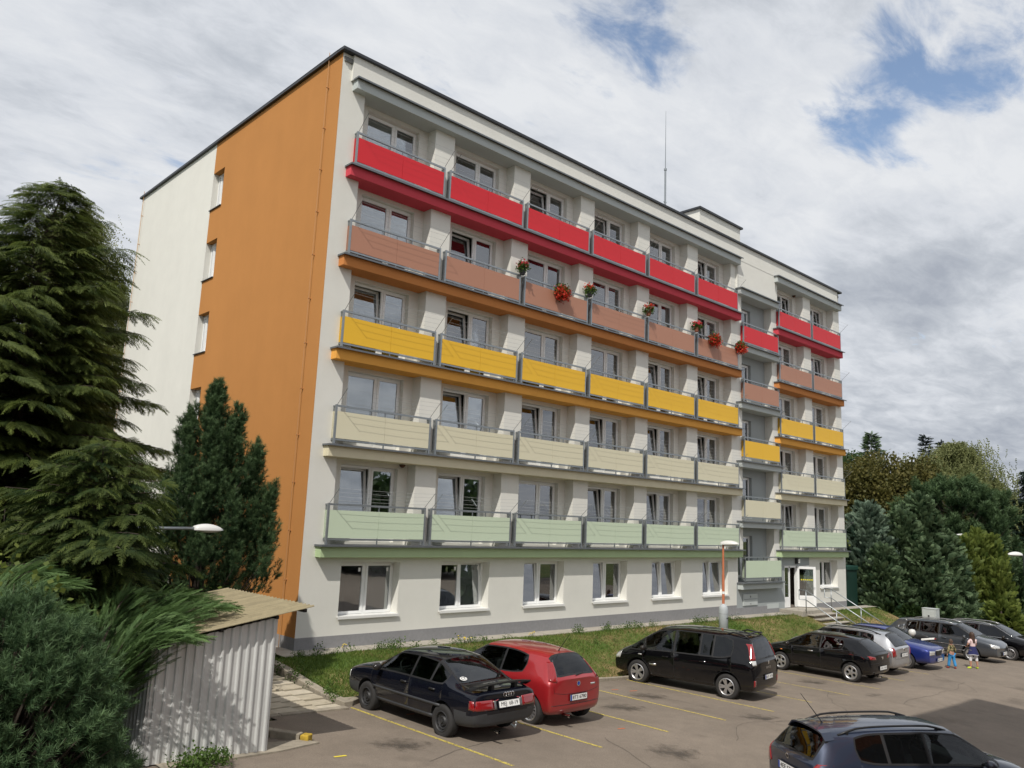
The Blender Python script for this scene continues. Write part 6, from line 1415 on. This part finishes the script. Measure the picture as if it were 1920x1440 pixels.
def weeds():
    rng=np.random.default_rng(77); P=[];D=[];U=[];S=[];TT=[]
    def clump(x,y,r,n,s):
        for i in range(n):
            a=rng.normal(size=2)*r*.5; P.append((x+a[0],y+a[1],gh(x+a[0],y+a[1])+rng.uniform(.02,.12)*s*4)); D.append(rng.normal(size=3)+np.array((0,0,.5))); U.append(rng.normal(size=3)); S.append(s*rng.uniform(.7,1.3)); TT.append(.55+rng.normal()*.18)
    for i in range(46): clump(rng.uniform(-1,25),-.64-abs(rng.normal())*.14,.16,int(rng.integers(6,16)),rng.uniform(.25,.5))
    for i in range(150): clump(rng.uniform(-1,34),rng.uniform(KY+.15,-.8),.12,6,rng.uniform(.22,.42))
    for i in range(26): clump(rng.uniform(-1.45,-1.15),rng.uniform(-4.5,1),.12,7,rng.uniform(.25,.5))
    for x,y in ((-5.75,-7.85),(-6.0,-7.95),(-5.5,-7.80)): clump(x,y,.22,45,.42)
    o=leaves_obj('weeds',place_list(P,D,U,S,TT,LVS,rng),M_WEED); tag(o,kind='stuff')
    Q=[]; 
    for i in range(26): Q.append(0)
weeds()
def flower_clump(x,y,label,seed,n=14,h=.35):
    rng=np.random.default_rng(seed); root=empty('yellow_flowers',(x,y,gh(x,y))); tag(root,label,'flowers'); m=MB(); f=MB()
    for i in range(n):
        p=np.array((rng.normal()*.16,rng.normal()*.10,h*rng.uniform(.6,1.1))); m.tube([(p[0]*.5,p[1]*.5,0),tuple(p)],.006,4,cap=False); f.lathe([(0,.0),(.026,.005),(.022,.015),(0,.018)],7,c=tuple(p))
    m.build('stem',M_WEED,root); f.build('petals',pmat('yellow_petals',(.75,.55,.03),.7),root)
flower_clump(5.4,-.75,'clump of yellow flowers at the foot of the wall near the second window',5,9,.20); flower_clump(8.3,-.78,'small yellow flowers at the foot of the wall near the third window',6,6,.17); flower_clump(1.2,-.7,'a few yellow dandelions by the near corner of the wall',7,4,.22)
# ================================================================== shed, lamps, people, flowers and small things
M_SHEDW=pmat('white_corrugated_sheet',(0.60,0.61,0.60),0.45,metal=0.1,noise=(2.5,0.07),noise2=(1.6,0.12,(3,3,.35)))
M_SHEDR=pmat('weathered_corrugated_roof',(0.255,0.215,0.130),0.85,noise=(7,0.16),noise2=(1.5,0.18,(.4,3,1)),bump=(40,.5))
def shed():
    O=(-5.45,-5.9,lot(-5.45)); root=empty('corrugated_shed',O); tag(root,'small white corrugated metal shed with a yellowish corrugated lean-to roof','shed')
    x0,x1,y0,y1=-6.48,-4.50,-7.45,-4.35; zr=lambda x:-.545+.166*(x+4.52)
    def prof(s):      # trapezoid ribs, pitch 0.142
        f=(s/0.142)%1.0; return .030*min(1,max(0,(abs(f-.5)-.30)/.07)) if False else .030*(1-min(1,max(0,(abs(f-.5)-.13)/.07)))
    def sheet(a,b,out,name,lo):
        m=MB(O); a,b=Vector(a),Vector(b); L=(b-a).length; u=(b-a)/L; out=Vector(out); n=int(L/.142)*14; pts=[]
        for i in range(n+1): s=L*i/n; pts.append(a+u*s+out*prof(s))
        for p,q in zip(pts[:-1],pts[1:]): m.poly((Vector((p.x,p.y,lo(p.x))),Vector((q.x,q.y,lo(q.x))),Vector((q.x,q.y,zr(q.x))),Vector((p.x,p.y,zr(p.x)))))
        return m.build(name,M_SHEDW,root)
    lo=lambda x:lot(x)+.02
    f=sheet((x0,y0,0),(x1,y0,0),(0,-1,0),'wall_sheet',lo); sheet((x0,y1,0),(x0,y0,0),(-1,0,0),'wall_sheet',lo); sheet((x1,y0,0),(x1,y1,0),(1,0,0),'wall_sheet',lo)
    sc=MB(O); rr=random.Random(2)
    for zf in (.10,.52,.93):
        for i in range(1,13):
            x=x0+.142*i+.071; z=lot(x)+.05+(zr(x)-lot(x))*zf*.95; sc.lathe([(0,-.012),(.014,-.008),(.016,0)],6,c=(x,y0-.004,z),axis='Y')
    sc.build('screws',M_TRIM,f)
    r=MB(O); X0,X1=-6.75,-3.93; Y0,Y1=-7.62,-4.2; n=150; xs=np.linspace(X0,X1,12); ys=np.linspace(Y0,Y1,n); z=lambda x,y:zr(x)+.075+.022*math.sin((y-Y0)*2*math.pi/.135); 
    for i in range(11):
        for j in range(n-1):
            a,b,c,d=[(xs[p],ys[q],z(xs[p],ys[q])) for p,q in ((i,j),(i+1,j),(i+1,j+1),(i,j+1))]; r.poly((a,b,c,d))
            if i in (0,10):
                e=0 if i==0 else 11; p0=(xs[e],ys[j],z(xs[e],ys[j])); p1=(xs[e],ys[j+1],z(xs[e],ys[j+1])); r.poly((p0,p1,Vector(p1)-Vector((0,0,.008)),Vector(p0)-Vector((0,0,.008))))
            r.poly([Vector(p)-Vector((0,0,.008)) for p in (a,d,c,b)])
    r.build('roof',M_SHEDR,root)
    for x in (-6.4,-5.5,-4.56,-4.05):
        p=MB(O); p.box(x-.025,x+.025,-7.55,-4.25,zr(x)-.01,zr(x)+.045); p.build('purlin',M_TRIM,root)
shed()
# ---------------------------------------------------------------- street lamps
M_LORANGE=pmat('orange_lamp_post',(0.52,0.17,0.08),0.55,noise=(6,.12)); M_LHEAD=pmat('lamp_housing',(0.66,0.66,0.64),0.4); M_LBASE=pmat('grey_lamp_base',(0.42,0.45,0.47),0.6,noise=(5,.08)); M_LDIF=pmat('lamp_diffuser',(0.55,0.55,0.52),0.25)
def lamp_head(parent,loc,az,scale=1.0,tilt=.0):
    h=MB(); L=.62*scale; n=9
    rings=[]
    for i in range(n+1):
        t=i/n; w=.145*scale*(math.sin(math.pi*(.13+.80*t))**.55); hgt=.135*scale*(math.sin(math.pi*(.16+.80*t))**.6); ring=[]
        for k in range(13):
            a=math.pi*k/12; ring.append(Vector((L*t,w*math.cos(a),hgt*math.sin(a)+tilt*L*t)))
        rings.append(ring)
    for i in range(n):
        for k in range(12): h.poly((rings[i][k],rings[i+1][k],rings[i+1][k+1],rings[i][k+1]))
    h.poly(rings[0]); h.poly(rings[-1][::-1])
    me=h.mesh('lamp_housing'); bm=bmesh.new(); bm.from_mesh(me); bmesh.ops.remove_doubles(bm,verts=bm.verts,dist=1e-4); bmesh.ops.recalc_face_normals(bm,faces=bm.faces); bm.to_mesh(me); bm.free(); me.shade_smooth()
    o=link('lamp_housing',me,M_LHEAD,parent,loc); o.rotation_euler=(0,0,az)
    d=MB(); rr=[]
    for i in range(n+1):
        t=.12+.80*i/n; w=.125*scale*(math.sin(math.pi*(.13+.80*t))**.55); rr.append([Vector((L*t,w*math.cos(math.pi*k/8),-.055*scale*math.sin(math.pi*k/8)*math.sin(math.pi*(.05+.9*i/n))**.6+tilt*L*t)) for k in range(9)])
    for i in range(n):
        for k in range(8): d.poly((rr[i][k],rr[i][k+1],rr[i+1][k+1],rr[i+1][k]))
    link('lamp_shade',d.mesh('lamp_shade',smooth=True),M_LDIF,o)
def lamp_post(loc,H,label,az,base=True,arm=0.0,mat=None,scale=1.0,r=.055):
    root=empty('street_lamp',loc); tag(root,label,'street lamp'); mat=mat or M_LORANGE; d=Vector((math.cos(az),math.sin(az),0))
    m=MB(); z0=.95 if base else 0; m.tube(((0,0,z0),(0,0,H*.62)),[r,r],10); m.tube(((0,0,H*.62),(0,0,H-.05)),[r*.8,r*.7],10)
    m.build('pole',mat,root,smooth=False)
    if base:
        b=MB(); b.lathe([(0.0,-.5),(.185,-.5),(.185,.72),(.175,.85),(.12,.94),(.07,.97),(.05,1.0)],20); bo=b.build('base',M_LBASE,root,smooth=True); q=MB(); q.box(-.06,.06,-.19,-.183,.42,.46); q.build('door_latch',M_TRIM,bo); q=MB(); q.lathe([(.188,.60),(.19,.605),(.188,.61)],20); q.build('seam',M_FLASH,bo)
        w=MB(); w.lathe([(r*1.05,H*.40),(r*1.05,H*.40+.10)],10); w.build('white_band',M_PVC,root)
    if arm:
        a=MB(); a.tube(((0,0,H-.10),tuple(d*.25+Vector((0,0,H-.02))),tuple(d*(arm)+Vector((0,0,H)))),.034,8); a.build('arm',M_STEEL,root,smooth=True); lamp_head(root,tuple(d*(arm-.03)+Vector((0,0,H-.03))),az,scale)
    else: lamp_head(root,tuple(d*-.10+Vector((0,0,H-.09))),az,scale,.05)
zb=gh(18.3,-1.75); lamp_post((18.3,-1.75,zb),.70-zb,'street lamp with an orange post and grey dome base on the grass bank',-math.pi/2+.25,scale=1.2)
zb=gh(-6.15,-4.0); lamp_post((-6.15,-4.0,zb),.80-zb,'street lamp arm and white head poking out of the conifers on the left',0.0,base=False,arm=1.5,mat=M_STEEL,scale=.95)
zb=gh(48,-1.0); lamp_post((48,-1.0,zb),1.45-zb,'distant street lamp with an orange post before the round pine',-math.pi/2,scale=1.7,r=.075)
zb=gh(50,-4.4); lamp_post((50,-4.4,zb),.40-zb,'dark street lamp post cut by the right edge of the picture',math.pi/2+1.0,base=False,arm=.2,mat=M_COPING,scale=1.6,r=.07)
# ---------------------------------------------------------------- concrete cabinet and green container
cb=empty('meter_cabinet',(36.3,-3.35,-3.56)); tag(cb,'pale concrete meter cabinet at the foot of the hedge behind the grey estate','cabinet')
m=MB(); m.box(-.26,.26,-.36,.36,-.4,1.0); m.box(-.275,.275,-.375,.375,1.0,1.04); m.build('body',pmat('pale_concrete',(.42,.45,.45),.85,noise=(4,.14)),cb,bevel=.015)
m=MB(); m.box(-.28,-.26,-.29,.29,.1,.92); d=m.build('door',pmat('cabinet_door',(.46,.49,.49),.7,noise=(3,.1)),cb); m=MB(); m.box(-.295,-.28,-.03,.05,.55,.68); m.build('lock',M_TRIM,d)
gc=empty('green_container',(34.6,.75,-2.75)); tag(gc,'dark green container just behind the far corner of the building','container')
m=MB(); m.box(-.7,.9,-.5,.8,0,2.0); m.build('body',pmat('green_paint',(.007,.034,.024),.5,noise=(2,.15)),gc,bevel=.03); m=MB(); m.box(-.76,.96,-.56,.86,2.0,2.25); m.build('lid',pmat('green_lid',(.010,.05,.036),.45),gc,bevel=.04)
# ---------------------------------------------------------------- flower pots and hanging baskets on the brown balconies
M_RFLOW=foliage_mat('red_petals',(0.42,0.02,0.01),(0.72,0.07,0.03),.2); M_PFLOW=foliage_mat('crimson_petals',(0.45,0.01,0.03),(0.75,0.10,0.12),.2); M_POT=pmat('terracotta_pot',(0.22,0.075,0.04),.8); M_POTD=pmat('dark_pot',(.02,.02,.022),.6)
PET=[T_leaves(9,.09,.055,.032) for _ in range(3)]; LVT=[T_leaves(9,.14,.075,.035) for _ in range(3)]
def flowers(x,z,hang,label,seed,pot=M_POTD,pm=None,y=-.27,rx=.34):
    rng=np.random.default_rng(seed); root=empty('flower_basket' if hang else 'flower_pot',(x,y,z)); tag(root,label,'flowers'); p=MB()
    if hang: p.box(-rx*.8,rx*.8,-.09,.09,-.02,.14)
    else: p.lathe([(0,-.10),(.085,-.10),(.12,.10),(.125,.12),(.105,.12),(.10,.08),(0,.08)],14)
    po=p.build('pot',pot,root,bevel=.01 if hang else 0); w=MB()
    if hang: w.tube(((-rx*.6,.10,.1),(-rx*.6,.14,.12)),.01,4); w.tube(((rx*.6,.10,.1),(rx*.6,.14,.12)),.01,4)
    else: w.tube(((0,.11,.02),(0,.16,-.05)),.012,4)
    w.build('bracket',M_STEEL,po)
    def cl(n,ax,c0,drop):
        P=[];D=[];U=[];S=[];TT=[]
        for i in range(n):
            d=rng.normal(size=3); d/=np.linalg.norm(d); q=d*np.array(ax)*rng.uniform(.5,1.0)+np.array(c0); q[2]-=drop*rng.uniform(0,1)*abs(d[1]); P.append(q); D.append(rng.normal(size=3)); U.append(rng.normal(size=3)); S.append(rng.uniform(.7,1.3)); TT.append(.5+rng.normal()*.25)
        return P,D,U,S,TT
    if hang: g=cl(70,(rx,.16,.22),(0,-.08,.02),.15); f=cl(95,(rx*1.12,.22,.28),(0,-.12,-.04),.22)
    else: g=cl(40,(.19,.17,.12),(0,0,.17),0); f=cl(24,(.22,.20,.10),(0,0,.29),0)
    leaves_obj('leaves',place_list(*g,LVT,rng),M_WEED,root); leaves_obj('blooms',place_list(*f,PET,rng),pm or M_RFLOW,root)
flowers(7.66,9.98,False,'pot of pink red geraniums on the brown rail between the second and third balconies',1,pm=M_PFLOW)
flowers(9.68,9.72,True,'hanging box of trailing red geraniums on the third brown balcony',2)
flowers(11.30,9.98,False,'dark pot of red geraniums between the third and fourth brown balconies',3)
flowers(15.02,10.0,False,'terracotta pot of red geraniums on the rail between the fourth and fifth brown balconies',4,pot=M_POT)
flowers(18.56,10.0,False,'terracotta pot of crimson geraniums at the left end of the sixth brown balcony',5,pot=M_POT,pm=M_PFLOW)
flowers(19.90,9.82,True,'hanging box of trailing red geraniums on the sixth brown balcony',6)
flowers(22.12,9.86,True,'tight ball of red trailing flowers at the right end of the brown balcony row',7,rx=.24)
# ---------------------------------------------------------------- two children crossing the lot
M_SKIN=pmat('skin',(0.42,0.22,0.15),.55)
def skin_mesh(name,verts,edges,radii,sub=2,root=0,smooth=True):
    me=bpy.data.meshes.new(name); me.from_pydata(verts,edges,[]); o=temp(me); md=o.modifiers.new('k','SKIN'); md.use_smooth_shade=True; sl=me.skin_vertices
    if not sl: 
        o.modifiers.remove(md); bm=bmesh.new(); bm.from_mesh(me); bm.verts.layers.skin.verify(); bm.to_mesh(me); bm.free(); o.modifiers.new('k','SKIN')
    for v,r in zip(o.data.skin_vertices[0].data,radii):
        r=r if isinstance(r,tuple) else (r,r); v.radius=r
    o.data.skin_vertices[0].data[root].use_root=True
    s=o.modifiers.new('s','SUBSURF'); s.levels=sub; s.render_levels=sub; out=eval_mesh(o); kill(o); out.shade_smooth(); return out
def chain(pts,rad): return pts,[(i,i+1) for i in range(len(pts)-1)],rad
def person(loc,az,H,label,pose,cloth):
    """body (one skinned mesh) with clothing and hair as children; local +x is the way the chest faces, y to the left"""
    root=empty('person',loc,az); tag(root,label,'child'); k=H/1.38
    V=[];E=[];Rr=[]
    def add(p,r,par=None):
        V.append(tuple(Vector(p)*k)); Rr.append(tuple(x*k for x in r) if isinstance(r,tuple) else r*k)
        if par is not None: E.append((par,len(V)-1))
        return len(V)-1
    P=pose
    pel=add((0,0,.70),(.085,.115)); wst=add((0,0,.84),(.078,.10),pel); ch=add((.0,0,.99),(.085,.115),wst); sh=add((-.005,0,1.09),(.06,.09),ch); nk=add((.0,0,1.155),.042,sh); n2=add((.008,0,1.19),.04,nk)
    hd=add((.012,0,1.245),(.078,.070),n2); ht=add((.008,0,1.315),(.075,.068),hd)
    J={}
    for s,sd in (('L',1),('R',-1)):
        a=add((0,sd*.115,1.075),.045,sh); e=add(P['elbow'+s],.034,a); w=add(P['wrist'+s],.024,e); J['wr'+s]=w
        hip=add((0,sd*.075,.66),.078,pel); kn=add(P['knee'+s],.050,hip); cf=add(Vector(P['knee'+s]).lerp(Vector(P['ankle'+s]),.35),.047,kn); an=add(P['ankle'+s],.031,cf); ft=add(Vector(P['ankle'+s])+Vector(P['toe'+s])*.06+Vector((0,0,-.035)),.034,an); add(Vector(P['ankle'+s])+Vector(P['toe'+s])*.14+Vector((0,0,-.05)),.026,ft)
        wp=Vector(P['wrist'+s]); hdv=Vector(P['hand'+s]).normalized(); sdv=hdv.cross(Vector((0,0,1))); sdv=sdv.normalized() if sdv.length>.1 else Vector((1,0,0)); pm=add(wp+hdv*.045,(.028,.014),w)
        for q in range(4):
            o=(q-1.5)*.014; f1=add(wp+hdv*.078+sdv*o*1.2,.0095,pm); f2=add(wp+hdv*(.105-.008*abs(q-1.2))+sdv*o*1.3+Vector((.008,0,-.008)),.008,f1); add(wp+hdv*(.125-.012*abs(q-1.2))+sdv*o*1.2+Vector((.02,0,-.02)),.006,f2)
        t1=add(wp+hdv*.04+sdv*-.032,.009,pm); add(wp+hdv*.07+sdv*-.045,.007,t1)
    me=skin_mesh('body',V,E,Rr,2,pel)
    # nose, ears
    bm=bmesh.new(); bm.from_mesh(me)
    def blob(c,sx,sy,sz):
        r=bmesh.ops.create_icosphere(bm,subdivisions=2,radius=1.0); 
        for v in r['verts']: v.co=Vector((v.co.x*sx,v.co.y*sy,v.co.z*sz))*k+Vector(c)*k
    hz=P.get('headturn',0.0); hc=Vector((.010,0,1.275)); R2=lambda v:hc+Matrix.Rotation(hz,3,'Z')@(Vector(v))
    blob(hc,.088,.076,.105); blob(R2((.094,0,-.012)),.014,.011,.018); 
    for sd in (1,-1): blob(R2((0,sd*.077,-.01)),.02,.008,.026)
    for f in bm.faces: f.smooth=True
    bm.to_mesh(me); bm.free(); body=link('body',me,M_SKIN,root)
    fe=MB()
    for sd in (1,-1): fe.lathe([(0,-.004),(.010,0),(0,.004)],8,c=tuple(R2((.085,sd*.032,.005))*k),axis='X')
    fe.lathe([(0,-.003),(.016,0),(0,.003)],8,c=tuple(R2((.086,0,-.055))*k),axis='X'); fe.build('face',pmat('eyes_and_mouth',(.05,.02,.02),.5),root)
    # hair: cap over the skull, longer at the back
    h=MB(); L=cloth['hair_len']; rows=9; cols=22; g=[]
    for i in range(rows+1):
        row=[]
        for j in range(cols):
            a=2*math.pi*j/cols; front=max(0,math.cos(a)); low=(-.10-L*(1-front**.4 if front>0 else 1)) if front<.65 else .045
            t=i/rows; ph=t*math.pi/2
            if t<.6: q=t/.6; zz=.118*math.cos(q*math.pi/2); rr=math.sin(q*math.pi/2)
            else: q=(t-.6)/.4; zz=low*q; rr=1.0+.10*q*(1 if L>.1 else 0)*(1-.4*q)
            row.append(R2((rr*.100*math.cos(a)-.006,rr*.088*math.sin(a),zz))*k)
        g.append(row)
    for i in range(rows):
        for j in range(cols): j2=(j+1)%cols; h.poly((g[i][j],g[i+1][j],g[i+1][j2],g[i][j2]))
    me=h.mesh('hair',smooth=True); link('hair',me,cloth['hair'],root)
    def garment(name,pts_edges,mat,grow):
        vs,es,rs=pts_edges; link(name,skin_mesh(name,[tuple(Vector(v)*k) for v in vs],es,[tuple((x+grow)*k for x in r) if isinstance(r,tuple) else (r+grow)*k for r in rs],2,0),mat,root)
    sl=cloth.get('sleeve',1.0); vs=[(0,0,.76),(0,0,.84),(0,0,.99),(-.005,0,1.085),(0,0,1.125)]; es=[(0,1),(1,2),(2,3),(3,4)]; rs=[(.085,.112),(.080,.102),(.086,.115),(.062,.092),(.045,.05)]
    for s,sd in (('L',1),('R',-1)):
        vs.append((0,sd*.115,1.075)); es.append((3,len(vs)-1)); rs.append(.047); e=Vector(P['elbow'+s]); w=Vector(P['wrist'+s])
        if sl>=1: vs+=[tuple(e),tuple(e.lerp(w,.93))]; rs+=[.040,.031]; es+=[(len(vs)-3,len(vs)-2),(len(vs)-2,len(vs)-1)]
        else: a=Vector((0,sd*.115,1.075)); vs.append(tuple(a.lerp(e,.75))); rs.append(.044); es.append((len(vs)-2,len(vs)-1))
    garment('top',(vs,es,rs),cloth['top'],.010)
    vs=[(0,0,.72)]; es=[]; rs=[(.088,.115)]
    lg=cloth.get('leg',1.0)
    for s,sd in (('L',1),('R',-1)):
        kn=Vector(P['knee'+s]); an=Vector(P['ankle'+s]); vs.append((0,sd*.075,.64)); rs.append(.082); es.append((0,len(vs)-1)); vs.append(tuple(kn)); rs.append(.056); es.append((len(vs)-2,len(vs)-1)); vs.append(tuple(kn.lerp(an,.92*lg if lg<1 else .95))); rs.append(.050 if lg<1 else .052); es.append((len(vs)-2,len(vs)-1))
    garment('trousers' if lg>=1 else 'leggings',(vs,es,rs),cloth['legs'],.006 if lg<1 else .016)
    if 'skirt' in cloth:
        s=MB(); n=26; rows=[(.105,.85),(.125,.80),(.155,.70),(.185,.60),(.20,.545)]; gg=[[Vector((r*.86*math.cos(2*math.pi*j/n)*(1+.05*math.sin(5*2*math.pi*j/n)*(i/4)),r*math.sin(2*math.pi*j/n)*(1+.05*math.sin(5*2*math.pi*j/n)*(i/4)),z+.012*math.sin(3*2*math.pi*j/n)*(i/4)))*k for j in range(n)] for i,(r,z) in enumerate(rows)]
        for i in range(4):
            for j in range(n): s.poly((gg[i][j],gg[i+1][j],gg[i+1][(j+1)%n],gg[i][(j+1)%n]))
        so=link('skirt',s.mesh('skirt',smooth=True),cloth['skirt'],root); b=MB()
        for j in range(n): a,c=gg[4][j],gg[4][(j+1)%n]; b.poly((a*1.0,c*1.0,c-Vector((0,0,.025*k)),a-Vector((0,0,.025*k))))
        b.build('hem',pmat('pale_hem',(.5,.5,.52),.8),so)
    for s in ('L','R'):
        an=Vector(P['ankle'+s]); t=Vector(P['toe'+s]).normalized(); vs=[tuple(an+Vector((0,0,-.025))-t*.02),tuple(an+t*.05+Vector((0,0,-.042))),tuple(an+t*.135+Vector((0,0,-.052)))]; link('shoe',skin_mesh('shoe',[tuple(Vector(v)*k) for v in vs],[(0,1),(1,2)],[.046*k,.043*k,.034*k],2,0),cloth['shoes'],root)
def camo():
    m=pmat('camouflage_cloth',(.10,.09,.045),.9); nt=m.node_tree; N=nt.nodes; L=nt.links; tc=N.new('ShaderNodeTexCoord'); n=N.new('ShaderNodeTexNoise'); n.inputs['Scale'].default_value=16; n.inputs['Detail'].default_value=2; L.new(tc.outputs['Object'],n.inputs['Vector']); r=N.new('ShaderNodeValToRGB'); r.color_ramp.interpolation='CONSTANT'; L.new(n.outputs[0],r.inputs[0]); e=r.color_ramp.elements; e[0].color=(.045,.05,.02,1); e[0].position=0; e[1].color=(.30,.25,.13,1); e[1].position=.55; q=e.new(.45); q.color=(.13,.115,.05,1); L.new(r.outputs[0],N['Principled BSDF'].inputs['Base Color']); return m
person((24.75,-8.95,lot(24.75)),math.radians(60),1.38,'older child with long brown hair, pink top, navy skirt and lime shoes',
 dict(elbowL=(.03,.20,.90),elbowR=(.03,-.20,.90),wristL=(.17,.12,.80),wristR=(.17,-.12,.80),handL=(.8,-.5,0),handR=(.8,.5,0),kneeL=(.03,.105,.385),kneeR=(-.03,-.115,.385),ankleL=(.0,.125,.075),ankleR=(-.07,-.13,.075),toeL=(.5,.86,0),toeR=(.95,-.3,0),headturn=.1),
 dict(hair=pmat('brown_hair',(.055,.028,.018),.6),hair_len=.20,top=pmat('pale_pink_cloth',(.72,.55,.54),.9),legs=pmat('white_leggings',(.66,.66,.68),.9),leg=.42,skirt=pmat('navy_skirt',(.018,.022,.095),.9),shoes=pmat('lime_shoes',(.50,.66,.02),.6),sleeve=.7))
person((23.75,-8.5,lot(23.75)),math.radians(62),1.10,'small child in a camouflage jacket, bright blue trousers and red shoes',
 dict(elbowL=(-.03,.21,.86),elbowR=(-.03,-.20,.87),wristL=(.02,.24,.68),wristR=(.0,-.23,.69),handL=(.05,.1,-1),handR=(.05,-.1,-1),kneeL=(.06,.10,.385),kneeR=(-.02,-.10,.385),ankleL=(.09,.13,.075),ankleR=(-.10,-.12,.075),toeL=(1,.1,0),toeR=(1,-.2,0),headturn=-1.1),
 dict(hair=pmat('short_brown_hair',(.07,.042,.028),.7),hair_len=.0,top=camo(),legs=pmat('bright_blue_cloth',(.04,.26,.56),.85),shoes=pmat('red_shoes',(.30,.02,.025),.6)))
# ---------------------------------------------------------------- scooter between the blue car and the grey estate
def scooter():
    x,y=26.15,-6.1; root=empty('scooter',(x,y,lot(x)),math.pi/2+.08); tag(root,'black scooter with a white tail panel parked between the blue car and grey estate','scooter'); PK=PB
    for wx in (-.62,.62):
        m=MB(); m.lathe([(.13,-.05),(.20,-.06),(.245,-.03),(.25,0),(.245,.03),(.20,.06),(.13,.05)],24,c=(wx,0,.25),axis='Y'); w=m.build('wheel',M_RUB,root,smooth=True); m=MB(); m.lathe([(0,-.03),(.13,-.035),(.13,.035),(0,.03)],16,c=(wx,0,.25),axis='Y'); m.build('rim',M_ALLOY,w,smooth=True)
    b=skin_mesh('body',[(-.78,0,.74),(-.45,0,.66),(-.15,0,.42),(.22,0,.36),(.40,0,.62),(.45,0,.98)],[(i,i+1) for i in range(5)],[(.08,.11),(.13,.17),(.09,.16),(.06,.16),(.07,.18),(.06,.10)],2,1); link('body',b,PK,root)
    s=skin_mesh('seat',[(-.72,0,.82),(-.40,0,.80),(-.08,0,.76)],[(0,1),(1,2)],[(.05,.10),(.06,.14),(.05,.11)],2,1); link('seat',s,M_TRIM,root)
    for sd in (1,-1): m=MB(); m.poly([(-.95,sd*.06,.80),(-.45,sd*.175,.70),(-.45,sd*.175,.78),(-.93,sd*.05,.86)]); m.poly([(-.95,sd*.05,.80),(-.93,sd*.04,.86),(-.45,sd*.16,.78),(-.45,sd*.16,.70)]); m.build('side_panel',M_SILL,root)
    m=MB(); m.box(-.985,-.93,-.07,.07,.78,.85); m.build('tail_light',M_RED_L,root,bevel=.015)
    m=MB(); m.tube(((.38,-.32,1.04),(.44,-.1,1.0),(.44,.1,1.0),(.38,.32,1.04)),.018,6); m.tube(((.62,0,.25),(.46,0,.98)),.03,6); m.build('handlebar',M_TRIM,root)
    for sd in (1,-1):
        m=MB(); m.lathe([(0,-.02),(.07,-.015),(.075,.01),(0,.012)],14,c=(.36,sd*.36,1.20),axis='X'); m.tube(((.40,sd*.26,1.04),(.37,sd*.34,1.16)),.008,5); m.build('mirror',M_CHROME,root)
    m=MB(); m.lathe([(0,-.15),(.10,-.13),(.15,-.02),(.145,.06),(.10,.13),(0,.155)],16,c=(-.05,0,.96)); h=m.build('helmet',pmat('white_helmet',(.62,.62,.60),.3,coat=.6),None,smooth=True); h.matrix_world=Matrix.Translation((x,y,lot(x)))@Matrix.Rotation(math.pi/2+.08,4,'Z'); tag(h,'white round helmet lying on the scooter seat','helmet')
scooter()
